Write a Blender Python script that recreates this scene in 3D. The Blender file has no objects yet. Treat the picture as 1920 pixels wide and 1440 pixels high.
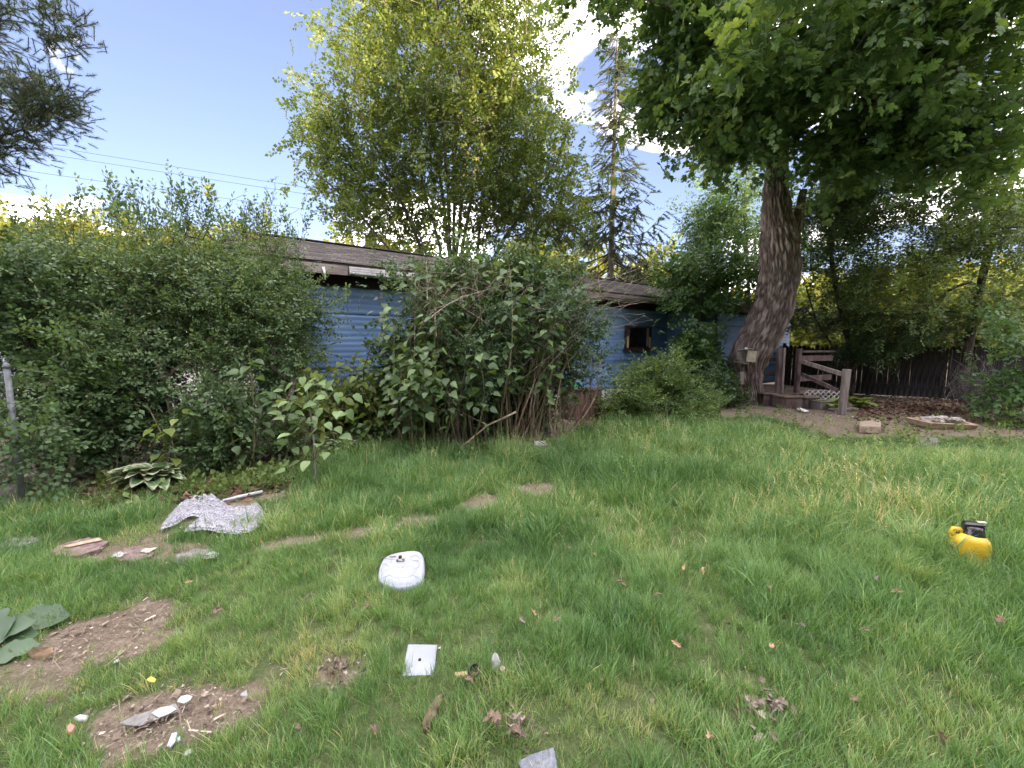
import bpy, bmesh, math, random
import numpy as np
from mathutils import Vector, Matrix

random.seed(7)
RNG = np.random.default_rng(7)
SC = bpy.context.scene
COL = SC.collection
R = math.radians

# ------------------------------------------------------------------ camera
F_PX, CX, CY = 750.0, 960.0, 720.0          # focal length and centre in the photograph's pixels
CAM_Z = 1.6
PITCH = math.atan(70 / F_PX)                # the horizon lies 70 px above the middle
cam_d = bpy.data.cameras.new('camera')
cam = bpy.data.objects.new('camera', cam_d)
COL.objects.link(cam)
cam_d.sensor_fit = 'HORIZONTAL'
cam_d.sensor_width = 36
cam_d.lens = 36 * F_PX / 1920
cam_d.clip_end = 1500
cam_d.clip_start = 0.05
cam.location = (0, 0, CAM_Z)
cam.rotation_euler = (R(90) - PITCH, 0, 0)
SC.camera = cam

# ------------------------------------------------------------------ light
SUN_EL, SUN_AZ = 17.0, 158.0                # azimuth clockwise from +Y: behind the camera, to its right
sd = Vector((math.sin(R(SUN_AZ)) * math.cos(R(SUN_EL)), math.cos(R(SUN_AZ)) * math.cos(R(SUN_EL)), math.sin(R(SUN_EL))))
sl = bpy.data.lights.new('sun', 'SUN')
sl.energy = 5.0
sl.angle = R(0.5)
sl.color = (1.0, 0.74, 0.38)
so = bpy.data.objects.new('sun', sl)
COL.objects.link(so)
so.rotation_euler = (-sd).to_track_quat('-Z', 'Y').to_euler()

world = bpy.data.worlds.new('World')
SC.world = world
world.use_nodes = True
wt = world.node_tree
for n in list(wt.nodes):
    wt.nodes.remove(n)
def wn(t, **k):
    n = wt.nodes.new(t)
    for a, v in k.items():
        setattr(n, a, v)
    return n
sky = wn('ShaderNodeTexSky', sky_type='NISHITA', sun_disc=False, sun_elevation=R(SUN_EL), sun_rotation=R(SUN_AZ),
         air_density=1.0, dust_density=0.6, ozone_density=2.0, altitude=100)
SKY_STRENGTH = 0.08
CLOUD = (44.0, 40.2, 40.8, 1)
tc = wn('ShaderNodeTexCoord')
sep = wn('ShaderNodeSeparateXYZ')
wt.links.new(tc.outputs['Generated'], sep.inputs[0])
def wmath(op, a, b=None, clamp=False):
    n = wn('ShaderNodeMath', operation=op, use_clamp=clamp)
    for i, x in enumerate((a, b)):
        if x is None:
            continue
        if isinstance(x, (int, float)):
            n.inputs[i].default_value = x
        else:
            wt.links.new(x, n.inputs[i])
    return n.outputs[0]
zz = wmath('MAXIMUM', sep.outputs[2], 0.0)
den = wmath('ADD', zz, 0.22)
px_ = wmath('DIVIDE', sep.outputs[0], den)
py_ = wmath('DIVIDE', sep.outputs[1], den)
comb = wn('ShaderNodeCombineXYZ')
wt.links.new(px_, comb.inputs[0]); wt.links.new(py_, comb.inputs[1])
cn = wn('ShaderNodeTexNoise', noise_dimensions='3D')
cn.inputs['Scale'].default_value = 1.05
cn.inputs['Detail'].default_value = 9.0
cn.inputs['Roughness'].default_value = 0.52
cn.inputs['Distortion'].default_value = 0.25
off = wn('ShaderNodeVectorMath', operation='ADD')
off.inputs[1].default_value = (15.18, 8.5, 8.4)
wt.links.new(comb.outputs[0], off.inputs[0])
wt.links.new(off.outputs[0], cn.inputs['Vector'])
cr = wn('ShaderNodeValToRGB')
cr.color_ramp.elements[0].position = 0.495
cr.color_ramp.elements[0].color = (0, 0, 0, 1)
cr.color_ramp.elements[1].position = 0.62
cr.color_ramp.elements[1].color = (1, 1, 1, 1)
wt.links.new(cn.outputs['Fac'], cr.inputs[0])
tint = wn('ShaderNodeMixRGB', blend_type='MULTIPLY')
tint.inputs[0].default_value = 1.0
tint.inputs[2].default_value = (1.03, 0.87, 0.94, 1)
wt.links.new(sky.outputs[0], tint.inputs[1])
# thin even veil of high haze over the blue
veil = wn('ShaderNodeMixRGB')
veil.inputs[0].default_value = 0.20
veil.inputs[2].default_value = (2.7, 3.0, 4.2, 1)
wt.links.new(tint.outputs[0], veil.inputs[1])
mx = wn('ShaderNodeMixRGB')
wt.links.new(cr.outputs[0], mx.inputs[0])
wt.links.new(veil.outputs[0], mx.inputs[1])
mx.inputs[2].default_value = CLOUD
bg = wn('ShaderNodeBackground')
bg.inputs['Strength'].default_value = SKY_STRENGTH
wt.links.new(mx.outputs[0], bg.inputs[0])
wo = wn('ShaderNodeOutputWorld')
wt.links.new(bg.outputs[0], wo.inputs[0])

SC.view_settings.view_transform = 'Standard'
SC.view_settings.look = 'None'
SC.view_settings.exposure = 2.0
SC.view_settings.gamma = 1.0
SC.view_settings.use_curve_mapping = False
SC.render.engine = 'CYCLES'
SC.cycles.use_denoising = True
SC.cycles.denoising_input_passes = 'RGB_ALBEDO_NORMAL'
SC.cycles.denoising_prefilter = 'NONE'
SC.cycles.denoising_quality = 'HIGH'
SC.cycles.use_adaptive_sampling = False
SC.cycles.use_light_tree = True
SC.cycles.max_bounces = 8
SC.cycles.diffuse_bounces = 5
SC.cycles.glossy_bounces = 2
SC.cycles.transmission_bounces = 4
SC.cycles.transparent_max_bounces = 8
SC.cycles.sample_clamp_indirect = 2.5

# ------------------------------------------------------------------ pixel <-> place
_cp, _sp = math.cos(PITCH), math.sin(PITCH)
def ray(px, py):
    x, y = (px - CX) / F_PX, (CY - py) / F_PX
    return np.array([x, _cp + y * _sp, -_sp + y * _cp])
def at(px, py, Y):
    d = ray(px, py)
    return np.array([0, 0, CAM_Z]) + d * (Y / d[1])
def gp(px, py, z=0.0):
    d = ray(px, py)
    return np.array([0, 0, CAM_Z]) + d * ((z - CAM_Z) / d[2])
def project(P):
    P = np.asarray(P, float)
    q = P - np.array([0, 0, CAM_Z])
    f = q[..., 1] * _cp - q[..., 2] * _sp
    u = q[..., 1] * _sp + q[..., 2] * _cp
    f = np.where(f < 1e-3, 1e-3, f)
    return CX + F_PX * q[..., 0] / f, CY - F_PX * u / f

# ------------------------------------------------------------------ noise (for shapes)
def _h(ix, iy, iz, s):
    n = (ix * 374761393 + iy * 668265263 + iz * 2147483647 + s * 1274126177) & 0xffffffff
    n = ((n ^ (n >> 13)) * 1274126177) & 0xffffffff
    return ((n ^ (n >> 16)) & 0xffffff) / float(0xffffff)
def vnoise(P, s=0):
    P = np.asarray(P, float)
    i = np.floor(P).astype(np.int64)
    f = P - i
    f = f * f * (3 - 2 * f)
    o = 0
    for a in (0, 1):
        for b in (0, 1):
            for c in (0, 1):
                w = (f[..., 0] if a else 1 - f[..., 0]) * (f[..., 1] if b else 1 - f[..., 1]) * (f[..., 2] if c else 1 - f[..., 2])
                o = o + w * _h(i[..., 0] + a, i[..., 1] + b, i[..., 2] + c, s)
    return o
def fbm(P, s=0, oct=4):
    P = np.asarray(P, float)
    o, a, t = 0, 0.5, 0
    for k in range(oct):
        o = o + a * vnoise(P * 2 ** k, s + k); t += a; a *= .5
    return o / t
def n2(x, y, sc, s=0, oct=3):
    x = np.asarray(x, float); y = np.asarray(y, float)
    return fbm(np.stack([x * sc, y * sc, np.zeros_like(x)], -1), s, oct)
def sstep(a, b, x):
    t = np.clip((np.asarray(x, float) - a) / (b - a), 0, 1)
    return t * t * (3 - 2 * t)
def gz(x, y):
    """height of the ground"""
    x = np.asarray(x, float); y = np.asarray(y, float)
    near = np.exp(-((x / 25) ** 2 + (y / 25) ** 2))
    return (0.10 * (n2(x, y, .55, 31) - .5) + 0.035 * (n2(x, y, 2.6, 32) - .5)) * near

# ------------------------------------------------------------------ materials
MATS = {}
class NT:
    def __init__(self, name):
        self.m = bpy.data.materials.new(name)
        self.m.use_nodes = True
        self.t = self.m.node_tree
        self.t.nodes.clear()
        self.out = self.n('ShaderNodeOutputMaterial')
    def n(self, t, **k):
        nd = self.t.nodes.new(t)
        for a, v in k.items():
            setattr(nd, a, v)
        return nd
    def l(self, a, b):
        self.t.links.new(a, b)
    def ramp(self, fac, stops, interp='LINEAR'):
        r = self.n('ShaderNodeValToRGB')
        r.color_ramp.interpolation = interp
        e = r.color_ramp.elements
        while len(e) < len(stops):
            e.new(0.5)
        for el, (p, c) in zip(e, stops):
            el.position = p
            el.color = (*c, 1) if len(c) == 3 else c
        self.l(fac, r.inputs[0])
        return r.outputs[0]
    def noise(self, scale, detail=4, rough=.55, coords='Object', stretch=(1, 1, 1), dist=0.0):
        tcn = self.n('ShaderNodeTexCoord')
        mp = self.n('ShaderNodeMapping')
        mp.inputs['Scale'].default_value = stretch
        self.l(tcn.outputs[coords], mp.inputs[0])
        nn = self.n('ShaderNodeTexNoise')
        nn.inputs['Scale'].default_value = scale
        nn.inputs['Detail'].default_value = detail
        nn.inputs['Roughness'].default_value = rough
        nn.inputs['Distortion'].default_value = dist
        self.l(mp.outputs[0], nn.inputs['Vector'])
        return nn.outputs['Fac']
    def mix(self, fac, a, b, mode='MIX'):
        m = self.n('ShaderNodeMixRGB', blend_type=mode)
        for i, x in ((0, fac), (1, a), (2, b)):
            if isinstance(x, (int, float)):
                m.inputs[i].default_value = x
            elif isinstance(x, tuple):
                m.inputs[i].default_value = (*x, 1) if len(x) == 3 else x
            else:
                self.l(x, m.inputs[i])
        return m.outputs[0]
    def bsdf(self, col, rough=.8, spec=.3, bump=None, bstr=.4, bdist=.02, metal=0.0, **k):
        b = self.n('ShaderNodeBsdfPrincipled')
        if isinstance(col, tuple):
            b.inputs['Base Color'].default_value = (*col, 1)
        else:
            self.l(col, b.inputs['Base Color'])
        if isinstance(rough, (int, float)):
            b.inputs['Roughness'].default_value = rough
        else:
            self.l(rough, b.inputs['Roughness'])
        b.inputs['Specular IOR Level'].default_value = spec
        b.inputs['Metallic'].default_value = metal
        for kk, v in k.items():
            b.inputs[kk].default_value = v
        if bump is not None:
            bn = self.n('ShaderNodeBump')
            bn.inputs['Strength'].default_value = bstr
            bn.inputs['Distance'].default_value = bdist
            self.l(bump, bn.inputs['Height'])
            self.l(bn.outputs[0], b.inputs['Normal'])
        return b
    def end(self, sh):
        self.l(sh.outputs[0], self.out.inputs[0])
        return self.m

def mat_simple(name, c1, c2=None, scale=8, rough=.8, spec=.3, bstr=.3, stretch=(1, 1, 1), detail=5, c3=None, metal=0.0, lo=.35, hi=.65, bdist=.01):
    if name in MATS:
        return MATS[name]
    t = NT(name)
    if c2 is None:
        b = t.bsdf(c1, rough, spec, metal=metal)
    else:
        nz = t.noise(scale, detail, .6, stretch=stretch)
        stops = [(lo, c1), (hi, c2)] if c3 is None else [(lo, c1), ((lo + hi) / 2, c2), (hi, c3)]
        col = t.ramp(nz, stops)
        b = t.bsdf(col, rough, spec, bump=nz, bstr=bstr, metal=metal, bdist=bdist)
    MATS[name] = t.end(b)
    return MATS[name]

def mat_leaf(name, dark, mid, light, trans=.35, rough=.5, spec=.35, attr='tint', inst=False, tcol=None):
    """leaf: colour by the leaf's own tint, some light passes through"""
    if name in MATS:
        return MATS[name]
    t = NT(name)
    a = t.n('ShaderNodeAttribute', attribute_name=attr)
    a.attribute_type = 'INSTANCER' if inst else 'GEOMETRY'
    fac = a.outputs['Fac']
    if inst:
        a2 = t.n('ShaderNodeAttribute', attribute_name='tint')
        ad = t.n('ShaderNodeMath', operation='ADD'); t.l(a.outputs['Fac'], ad.inputs[0]); t.l(a2.outputs['Fac'], ad.inputs[1])
        fac = ad.outputs[0]
    col = t.ramp(fac, [(0.0, dark), (.5, mid), (1.0, light)])
    b = t.bsdf(col, rough, spec)
    tr = t.n('ShaderNodeBsdfTranslucent')
    tcx = t.mix(1.0, col, tcol or (1.5, 1.35, .55), 'MULTIPLY')
    t.l(tcx, tr.inputs[0])
    mxs = t.n('ShaderNodeMixShader')
    mxs.inputs[0].default_value = trans
    t.l(b.outputs[0], mxs.inputs[1]); t.l(tr.outputs[0], mxs.inputs[2])
    MATS[name] = t.end(mxs)
    return MATS[name]

# ------------------------------------------------------------------ objects
def tag(o, label=None, cat=None, group=None, kind=None):
    for k, v in (('label', label), ('category', cat), ('group', group), ('kind', kind)):
        if v:
            o[k] = v
    return o
def thing(name, label, cat, loc=(0, 0, 0), rz=0.0, group=None):
    o = bpy.data.objects.new(name, None)
    o.empty_display_size = .1
    COL.objects.link(o)
    o.location = loc
    o.rotation_euler = (0, 0, rz)
    return tag(o, label, cat, group)
def link(name, me, parent=None, loc=(0, 0, 0), mat=None, rot=None):
    o = bpy.data.objects.new(name, me)
    COL.objects.link(o)
    if parent is not None:
        o.parent = parent
    o.location = loc
    if rot is not None:
        o.rotation_euler = rot
    return o
def mesh_np(name, V, loops, totals, mats=(), midx=None, tints=None, smooth=False):
    me = bpy.data.meshes.new(name)
    V = np.ascontiguousarray(V, np.float32)
    loops = np.ascontiguousarray(loops, np.int32)
    totals = np.ascontiguousarray(totals, np.int32)
    me.vertices.add(len(V)); me.vertices.foreach_set('co', V.ravel())
    me.loops.add(len(loops)); me.loops.foreach_set('vertex_index', loops)
    me.polygons.add(len(totals))
    st = np.zeros(len(totals), np.int32); st[1:] = np.cumsum(totals)[:-1]
    me.polygons.foreach_set('loop_start', st)
    me.polygons.foreach_set('loop_total', totals)
    if midx is not None:
        me.polygons.foreach_set('material_index', np.ascontiguousarray(midx, np.int32))
    me.polygons.foreach_set('use_smooth', np.full(len(totals), bool(smooth)))
    for m in mats:
        me.materials.append(m)
    if tints is not None:
        a = me.attributes.new('tint', 'FLOAT', 'POINT')
        a.data.foreach_set('value', np.ascontiguousarray(tints, np.float32))
    me.update(calc_edges=True)
    return me

class MB:
    """collects shapes, then links them as ONE mesh object"""
    def __init__(self):
        self.v, self.f, self.m, self.t = [], [], [], []
    def add(self, vs, fs, m=0, tint=0.5):
        b = len(self.v)
        self.v += [tuple(map(float, p)) for p in vs]
        self.t += [tint] * len(vs)
        self.f += [tuple(i + b for i in f) for f in fs]
        self.m += [m] * len(fs)
        return self
    def box(self, c, s, rot=None, m=0, ch=0.0):
        hx, hy, hz = s[0] / 2, s[1] / 2, s[2] / 2
        if ch <= 0:
            vs = [Vector((x * hx, y * hy, z * hz)) for x in (-1, 1) for y in (-1, 1) for z in (-1, 1)]
            fs = [(0, 1, 3, 2), (4, 6, 7, 5), (0, 4, 5, 1), (2, 3, 7, 6), (0, 2, 6, 4), (1, 5, 7, 3)]
        else:
            bm = bmesh.new()
            bmesh.ops.create_cube(bm, size=1)
            for v in bm.verts:
                v.co = Vector((v.co.x * s[0], v.co.y * s[1], v.co.z * s[2]))
            bmesh.ops.bevel(bm, geom=bm.edges[:], offset=ch, segments=1, affect='EDGES')
            bm.verts.index_update()
            vs = [v.co.copy() for v in bm.verts]
            fs = [tuple(v.index for v in f.verts) for f in bm.faces]
            bm.free()
        if rot is not None:
            vs = [rot @ v for v in vs]
        c = Vector(c)
        return self.add([v + c for v in vs], fs, m)
    def bar(self, p, q, w, h, m=0, ch=0.0, up=(0, 0, 1)):
        p, q = Vector(p), Vector(q)
        y = (q - p).normalized()
        x = y.cross(Vector(up))
        if x.length < 1e-4:
            x = Vector((1, 0, 0))
        x.normalize()
        z = x.cross(y)
        rot = Matrix((x, y, z)).transposed()
        return self.box((p + q) / 2, (w, (q - p).length, h), rot, m, ch)
    def tube(self, pts, rads, n=6, cap=True, m=0, tint=.5):
        pts = [np.asarray(p, float) for p in pts]
        k = len(pts)
        if np.isscalar(rads):
            rads = [rads] * k
        b = len(self.v)
        prev = None
        for i in range(k):
            d = pts[min(i + 1, k - 1)] - pts[max(i - 1, 0)]
            d = d / (np.linalg.norm(d) + 1e-9)
            if prev is None:
                a = np.array([1., 0, 0]) if abs(d[0]) < .8 else np.array([0, 1., 0])
            else:
                a = prev
            x = a - d * a.dot(d); x /= np.linalg.norm(x) + 1e-9
            y = np.cross(d, x)
            prev = x
            for j in range(n):
                t = 2 * math.pi * j / n
                self.v.append(tuple(pts[i] + rads[i] * (math.cos(t) * x + math.sin(t) * y)))
                self.t.append(tint)
        for i in range(k - 1):
            for j in range(n):
                a0, a1 = b + i * n + j, b + i * n + (j + 1) % n
                self.f.append((a0, a1, a1 + n, a0 + n)); self.m.append(m)
        if cap and n > 2:
            self.f.append(tuple(b + j for j in reversed(range(n)))); self.m.append(m)
            self.f.append(tuple(b + (k - 1) * n + j for j in range(n))); self.m.append(m)
        return self
    def prism(self, poly, z0, z1, m=0, top=None):
        n = len(poly)
        vs = [(p[0], p[1], z0) for p in poly] + [(p[0], p[1], z1 if top is None else top(p[0], p[1])) for p in poly]
        fs = [tuple(reversed(range(n))), tuple(range(n, 2 * n))] + [(i, (i + 1) % n, n + (i + 1) % n, n + i) for i in range(n)]
        return self.add(vs, fs, m)
    def lathe(self, prof, n=16, c=(0, 0, 0), m=0, sx=1.0, sy=1.0, power=2.0):
        b = len(self.v)
        for r, z in prof:
            for j in range(n):
                t = 2 * math.pi * j / n
                cx, sy_ = math.cos(t), math.sin(t)
                x = math.copysign(abs(cx) ** (2 / power), cx) * r * sx
                y = math.copysign(abs(sy_) ** (2 / power), sy_) * r * sy
                self.v.append((c[0] + x, c[1] + y, c[2] + z)); self.t.append(.5)
        for i in range(len(prof) - 1):
            for j in range(n):
                a0, a1 = b + i * n + j, b + i * n + (j + 1) % n
                self.f.append((a0, a1, a1 + n, a0 + n)); self.m.append(m)
        self.f.append(tuple(b + j for j in reversed(range(n)))); self.m.append(m)
        self.f.append(tuple(b + (len(prof) - 1) * n + j for j in range(n))); self.m.append(m)
        return self
    def mesh(self, name, mats, origin=None, smooth=False):
        V = np.array(self.v, float)
        if origin is not None:
            V = V - np.asarray(origin, float)
        loops = np.array([i for f in self.f for i in f], np.int32)
        tot = np.array([len(f) for f in self.f], np.int32)
        mats = mats if isinstance(mats, (list, tuple)) else [mats]
        return mesh_np(name, V, loops, tot, mats, self.m, self.t, smooth)
    def build(self, name, mats, parent=None, origin=None, smooth=False, world=False):
        """world=True: the coordinates are world ones and the parent has no rotation"""
        if world and parent is not None:
            origin = np.array(parent.location)
        me = self.mesh(name, mats, origin, smooth)
        return link(name, me, parent, (0, 0, 0) if (parent is not None or origin is None) else tuple(origin))

# ------------------------------------------------------------------ leaves
def unit(a):
    a = np.asarray(a, float)
    return a / (np.linalg.norm(a, axis=-1, keepdims=True) + 1e-9)
def frames(d, up):
    """rotation matrices whose y axis is d and whose z axis is near up"""
    y = unit(d)
    x = np.cross(y, up); x = unit(x + 1e-6)
    z = np.cross(x, y)
    return np.stack([x, y, z], -1)
class Tpl:
    """a small shape to be scattered: vertices, faces, material per face, tint per vertex"""
    def __init__(self):
        self.V, self.F, self.M, self.T = [], [], [], []
    def add(self, V, F, m=0, t=0.0):
        b = len(self.V)
        self.V += [tuple(p) for p in V]
        self.F += [tuple(i + b for i in f) for f in F]
        self.M += [m] * len(F)
        self.T += list(t) if hasattr(t, '__len__') else [t] * len(V)
        return self
    def pack(self):
        self.Va = np.array(self.V, float); self.Ta = np.array(self.T, float)
        self.L = np.array([i for f in self.F for i in f], np.int64)
        self.N = np.array([len(f) for f in self.F], np.int64)
        self.Ma = np.array(self.M, np.int64)
        return self
def scatter_np(name, tpls, pos, rot, scl, tint, mats, pick=None, origin=None):
    """copies of small shapes joined into ONE mesh"""
    pos = np.asarray(pos, float)
    if origin is not None:
        pos = pos - np.asarray(origin)[None]
    n = len(pos)
    pick = RNG.integers(0, len(tpls), n) if pick is None else pick
    Vs, Ls, Ns, Ms, Ts, b = [], [], [], [], [], 0
    for k, tp in enumerate(tpls):
        ix = np.nonzero(pick == k)[0]
        if not len(ix):
            continue
        V = np.einsum('nij,vj->nvi', rot[ix], tp.Va) * scl[ix][:, None, None] + pos[ix][:, None]
        nv = len(tp.Va)
        Vs.append(V.reshape(-1, 3))
        Ls.append((tp.L[None] + (np.arange(len(ix)) * nv)[:, None] + b).ravel())
        Ns.append(np.tile(tp.N, len(ix))); Ms.append(np.tile(tp.Ma, len(ix)))
        Ts.append((tint[ix][:, None] + tp.Ta[None]).ravel())
        b += nv * len(ix)
    if not Vs:
        return mesh_np(name, np.zeros((0, 3)), [], [], mats)
    return mesh_np(name, np.concatenate(Vs), np.concatenate(Ls), np.concatenate(Ns), mats, np.concatenate(Ms), np.clip(np.concatenate(Ts), 0, 1))

def ovate(w=.3, droop=.12, fold=.07):
    V = [(0, 0, 0), (-w, .42, fold), (0, .5, 0), (w, .42, fold), (0, 1, -droop)]
    return V, [(0, 2, 1), (0, 3, 2), (1, 2, 4), (2, 3, 4)]
def lobed(far=False):
    """palmate maple leaf"""
    if far:
        V = [(0, 0, 0), (-.42, .30, .03), (-.18, .45, .0), (-.30, .78, -.02), (0, 1, -.10), (.30, .78, -.02), (.18, .45, 0), (.42, .30, .03), (0, .42, .04)]
        F = [(0, 8, 1), (1, 8, 2), (2, 8, 3), (3, 8, 4), (4, 8, 5), (5, 8, 6), (6, 8, 7), (7, 8, 0)]
        return V, F
    V = [(0, 0, 0), (-.18, .03, .02), (-.42, .12, -.02), (-.28, .28, .02), (-.58, .50, -.06), (-.40, .53, 0), (-.42, .70, -.04), (-.17, .58, .03), (-.20, .80, -.02), (0, 1.06, -.12),
         (.20, .80, -.02), (.17, .58, .03), (.42, .70, -.04), (.40, .53, 0), (.58, .50, -.06), (.28, .28, .02), (.42, .12, -.02), (.18, .03, .02), (0, .38, .05)]
    c = len(V) - 1
    return V, [(i, c, (i + 1) % c) for i in range(c)][::1]
def heart(w=.42):
    """broad heart-shaped leaf folded along its midrib, tip hanging"""
    L = [(-.10, -.06, .03), (-.30, .02, .07), (-w, .25, .09), (-.36, .52, .05), (-.18, .80, -.05)]
    V = [(0, 0, 0), (0, .3, .0), (0, .62, -.03), (0, 1.05, -.20)] + L + [(-x, y, z) for x, y, z in L]
    F = []
    for o in (4, 9):
        q = [(0, o, o + 1), (0, o + 1, o + 2), (0, o + 2, 1), (1, o + 2, o + 3), (1, o + 3, 2), (2, o + 3, o + 4), (2, o + 4, 3)]
        F += q if o == 4 else [tuple(reversed(f)) for f in q]
    return V, F
def xf(V, d, up, s, p):
    M = frames(np.array([d], float), np.array([up], float))[0]
    return (np.array(V, float) @ M.T) * s + np.array(p, float)
def make_sprig(rg, n, leaf, size, spread=.9, length=1.0, stem=.012, lift=.25, tip=True, stemmat=1, jit=.35, rise=0.0):
    """a twig along +Y with n leaves set on both sides"""
    t = Tpl()
    pts = [np.array([0, 0, 0.])]
    for k in range(3):
        pts.append(np.array([rg.normal(0, .04) * length, (k + 1) / 3 * length, rg.normal(0, .04) * length + rise * ((k + 1) / 3) ** 2]))
    for a, b, r0, r1 in zip(pts[:-1], pts[1:], (stem, stem * .8, stem * .6), (stem * .8, stem * .6, stem * .3)):
        V = []
        for p, r in ((a, r0), (b, r1)):
            for j in range(3):
                V.append(p + r * np.array([math.cos(j * 2.094), 0, math.sin(j * 2.094)]))
        t.add(V, [(0, 1, 4, 3), (1, 2, 5, 4), (2, 0, 3, 5)], stemmat, .0)
    for i in range(n):
        f = (i + 1) / n if tip else (i + .7) / n
        f = min(1, max(.05, f + rg.normal(0, .03)))
        k = min(2, int(f * 3)); g = f * 3 - k
        p = pts[k] * (1 - g) + pts[k + 1] * g
        side = 1 if i % 2 else -1
        d = np.array([side * spread * rg.uniform(.6, 1.2), rg.uniform(.3, .9), lift * rg.normal(.2, 1)])
        if tip and i == n - 1:
            d = np.array([rg.normal(0, .2), 1, rg.normal(0, .2)])
        up = np.array([rg.normal(0, jit), rg.normal(0, jit), 1.0])
        V, F = leaf
        sz = size * rg.uniform(.65, 1.15)
        t.add(xf(V, d, up, sz, p + unit(d) * size * .15), F, 0, rg.uniform(-.16, .16))
    return t.pack()

# ------------------------------------------------------------------ branching
def inside(el, n, rg, shell=.55):
    """points in an ellipsoid, more of them towards its skin"""
    c, r = np.asarray(el[0], float), np.asarray(el[1], float)
    d = unit(rg.normal(size=(n, 3)))
    q = rg.uniform(shell ** 3, 1, n) ** (1 / 3)
    return c + d * q[:, None] * r
def clumpy(el, n, rg, shell=.3, per=11, tight=.17):
    """points gathered in loose clumps, so that gaps stay between them"""
    k = max(3, int(n / per))
    c = inside(el, k, rg, shell)
    i = rg.integers(0, k, n)
    s = rg.uniform(.6, 1.35, k)
    m = float(np.mean(el[1]))
    return c[i] + rg.normal(0, tight * m, (n, 3)) * s[i][:, None]
class Skeleton:
    """a trunk polyline plus branches that run from the nearest wood to every target"""
    def __init__(self, rg):
        self.P, self.par, self.len, self.dirv, self.rg, self.chains = [], [], [], [], rg, []
    def line(self, pts, parent=-1):
        ids = [parent] if parent >= 0 else []
        for p in pts:
            p = np.asarray(p, float)
            pa = ids[-1] if ids else -1
            self.P.append(p); self.par.append(pa)
            self.len.append(0 if pa < 0 else self.len[pa] + np.linalg.norm(p - self.P[pa]))
            self.dirv.append(np.array([0, 0, 1.]) if pa < 0 else unit(p - self.P[pa]))
            ids.append(len(self.P) - 1)
        self.chains.append(ids)
        return ids
    def reach(self, targets, arch=.2, bias=.3, first=0, stepl=.5, up=(0, 0, 1)):
        targets = np.asarray(targets, float)
        base = np.array(self.P)
        d0 = np.array([np.min(np.linalg.norm(base[first:] - t, axis=1)) for t in targets])
        tips = []
        for t in targets[np.argsort(d0)]:
            A = np.array(self.P)
            v = t - A
            dist = np.linalg.norm(v, axis=1)
            al = np.einsum('ij,ij->i', unit(v), np.array(self.dirv))
            cost = dist * (1.25 - .45 * al) + bias * np.array(self.len)
            cost[:first] = 1e9
            j = int(np.argmin(cost))
            p0, dd = A[j], dist[j]
            c = p0 + unit(self.dirv[j] * .6 + unit(v[j]) * .8) * dd * .45 + np.array(up) * arch * dd
            k = max(2, int(dd / stepl))
            pts = []
            for i in range(1, k + 1):
                s = i / k
                q = (1 - s) ** 2 * p0 + 2 * s * (1 - s) * c + s * s * t
                if i < k:
                    q = q + self.rg.normal(0, .035 * dd / k + .008, 3)
                pts.append(q)
            tips.append(self.line(pts, j)[-1])
        return tips
    def radii(self, rtip, power=2.3):
        n = len(self.P)
        kids = [0] * n
        acc = [0.0] * n
        for i in range(n - 1, -1, -1):
            if acc[i] == 0:
                acc[i] = rtip ** power
            if self.par[i] >= 0:
                acc[self.par[i]] += acc[i]
        return [a ** (1 / power) for a in acc]
    def wood(self, mb, rtip, sides=5, power=2.3, rmax=None, skip=(), rmin=0.0):
        r = self.radii(rtip, power)
        if rmax:
            r = [min(a, rmax) for a in r]
        for ci, ids in enumerate(self.chains):
            if ci in skip:
                continue
            rr = [r[i] for i in ids]
            if self.chains[ci][0] in self._starts(ci):
                rr[0] = min(rr[0], rr[1] * 1.15) if len(rr) > 1 else rr[0]
            mb.tube([self.P[i] for i in ids], [max(rmin, x) for x in rr], sides if rr[0] < .05 else sides + 3, cap=False)
        return r
    def _starts(self, ci):
        return (self.chains[ci][0],) if ci else ()
def tips_dirs(sk, tips):
    P = np.array([sk.P[i] for i in tips])
    D = np.array([sk.dirv[i] for i in tips])
    return P, D
def sprays(P, D, per, rg, spread=.35, droop=0.0, outward=.8, rnd=.9, back=.35, center=None, up_j=.35, zscale=1.0):
    """several leafy twigs round every branch tip: positions, rotations"""
    n = len(P)
    pos = np.repeat(P, per, 0)
    dd = np.repeat(D, per, 0)
    pos = pos + rg.normal(0, spread, pos.shape) * np.array([1, 1, zscale])
    d = dd * outward + rg.normal(0, rnd, dd.shape) * np.array([1, 1, .7])
    if center is not None:
        d = d + unit(pos - np.asarray(center)) * .6
    d[:, 2] -= droop
    up = rg.normal(0, up_j, pos.shape); up[:, 2] += 1
    return pos, frames(d, up)
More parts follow.
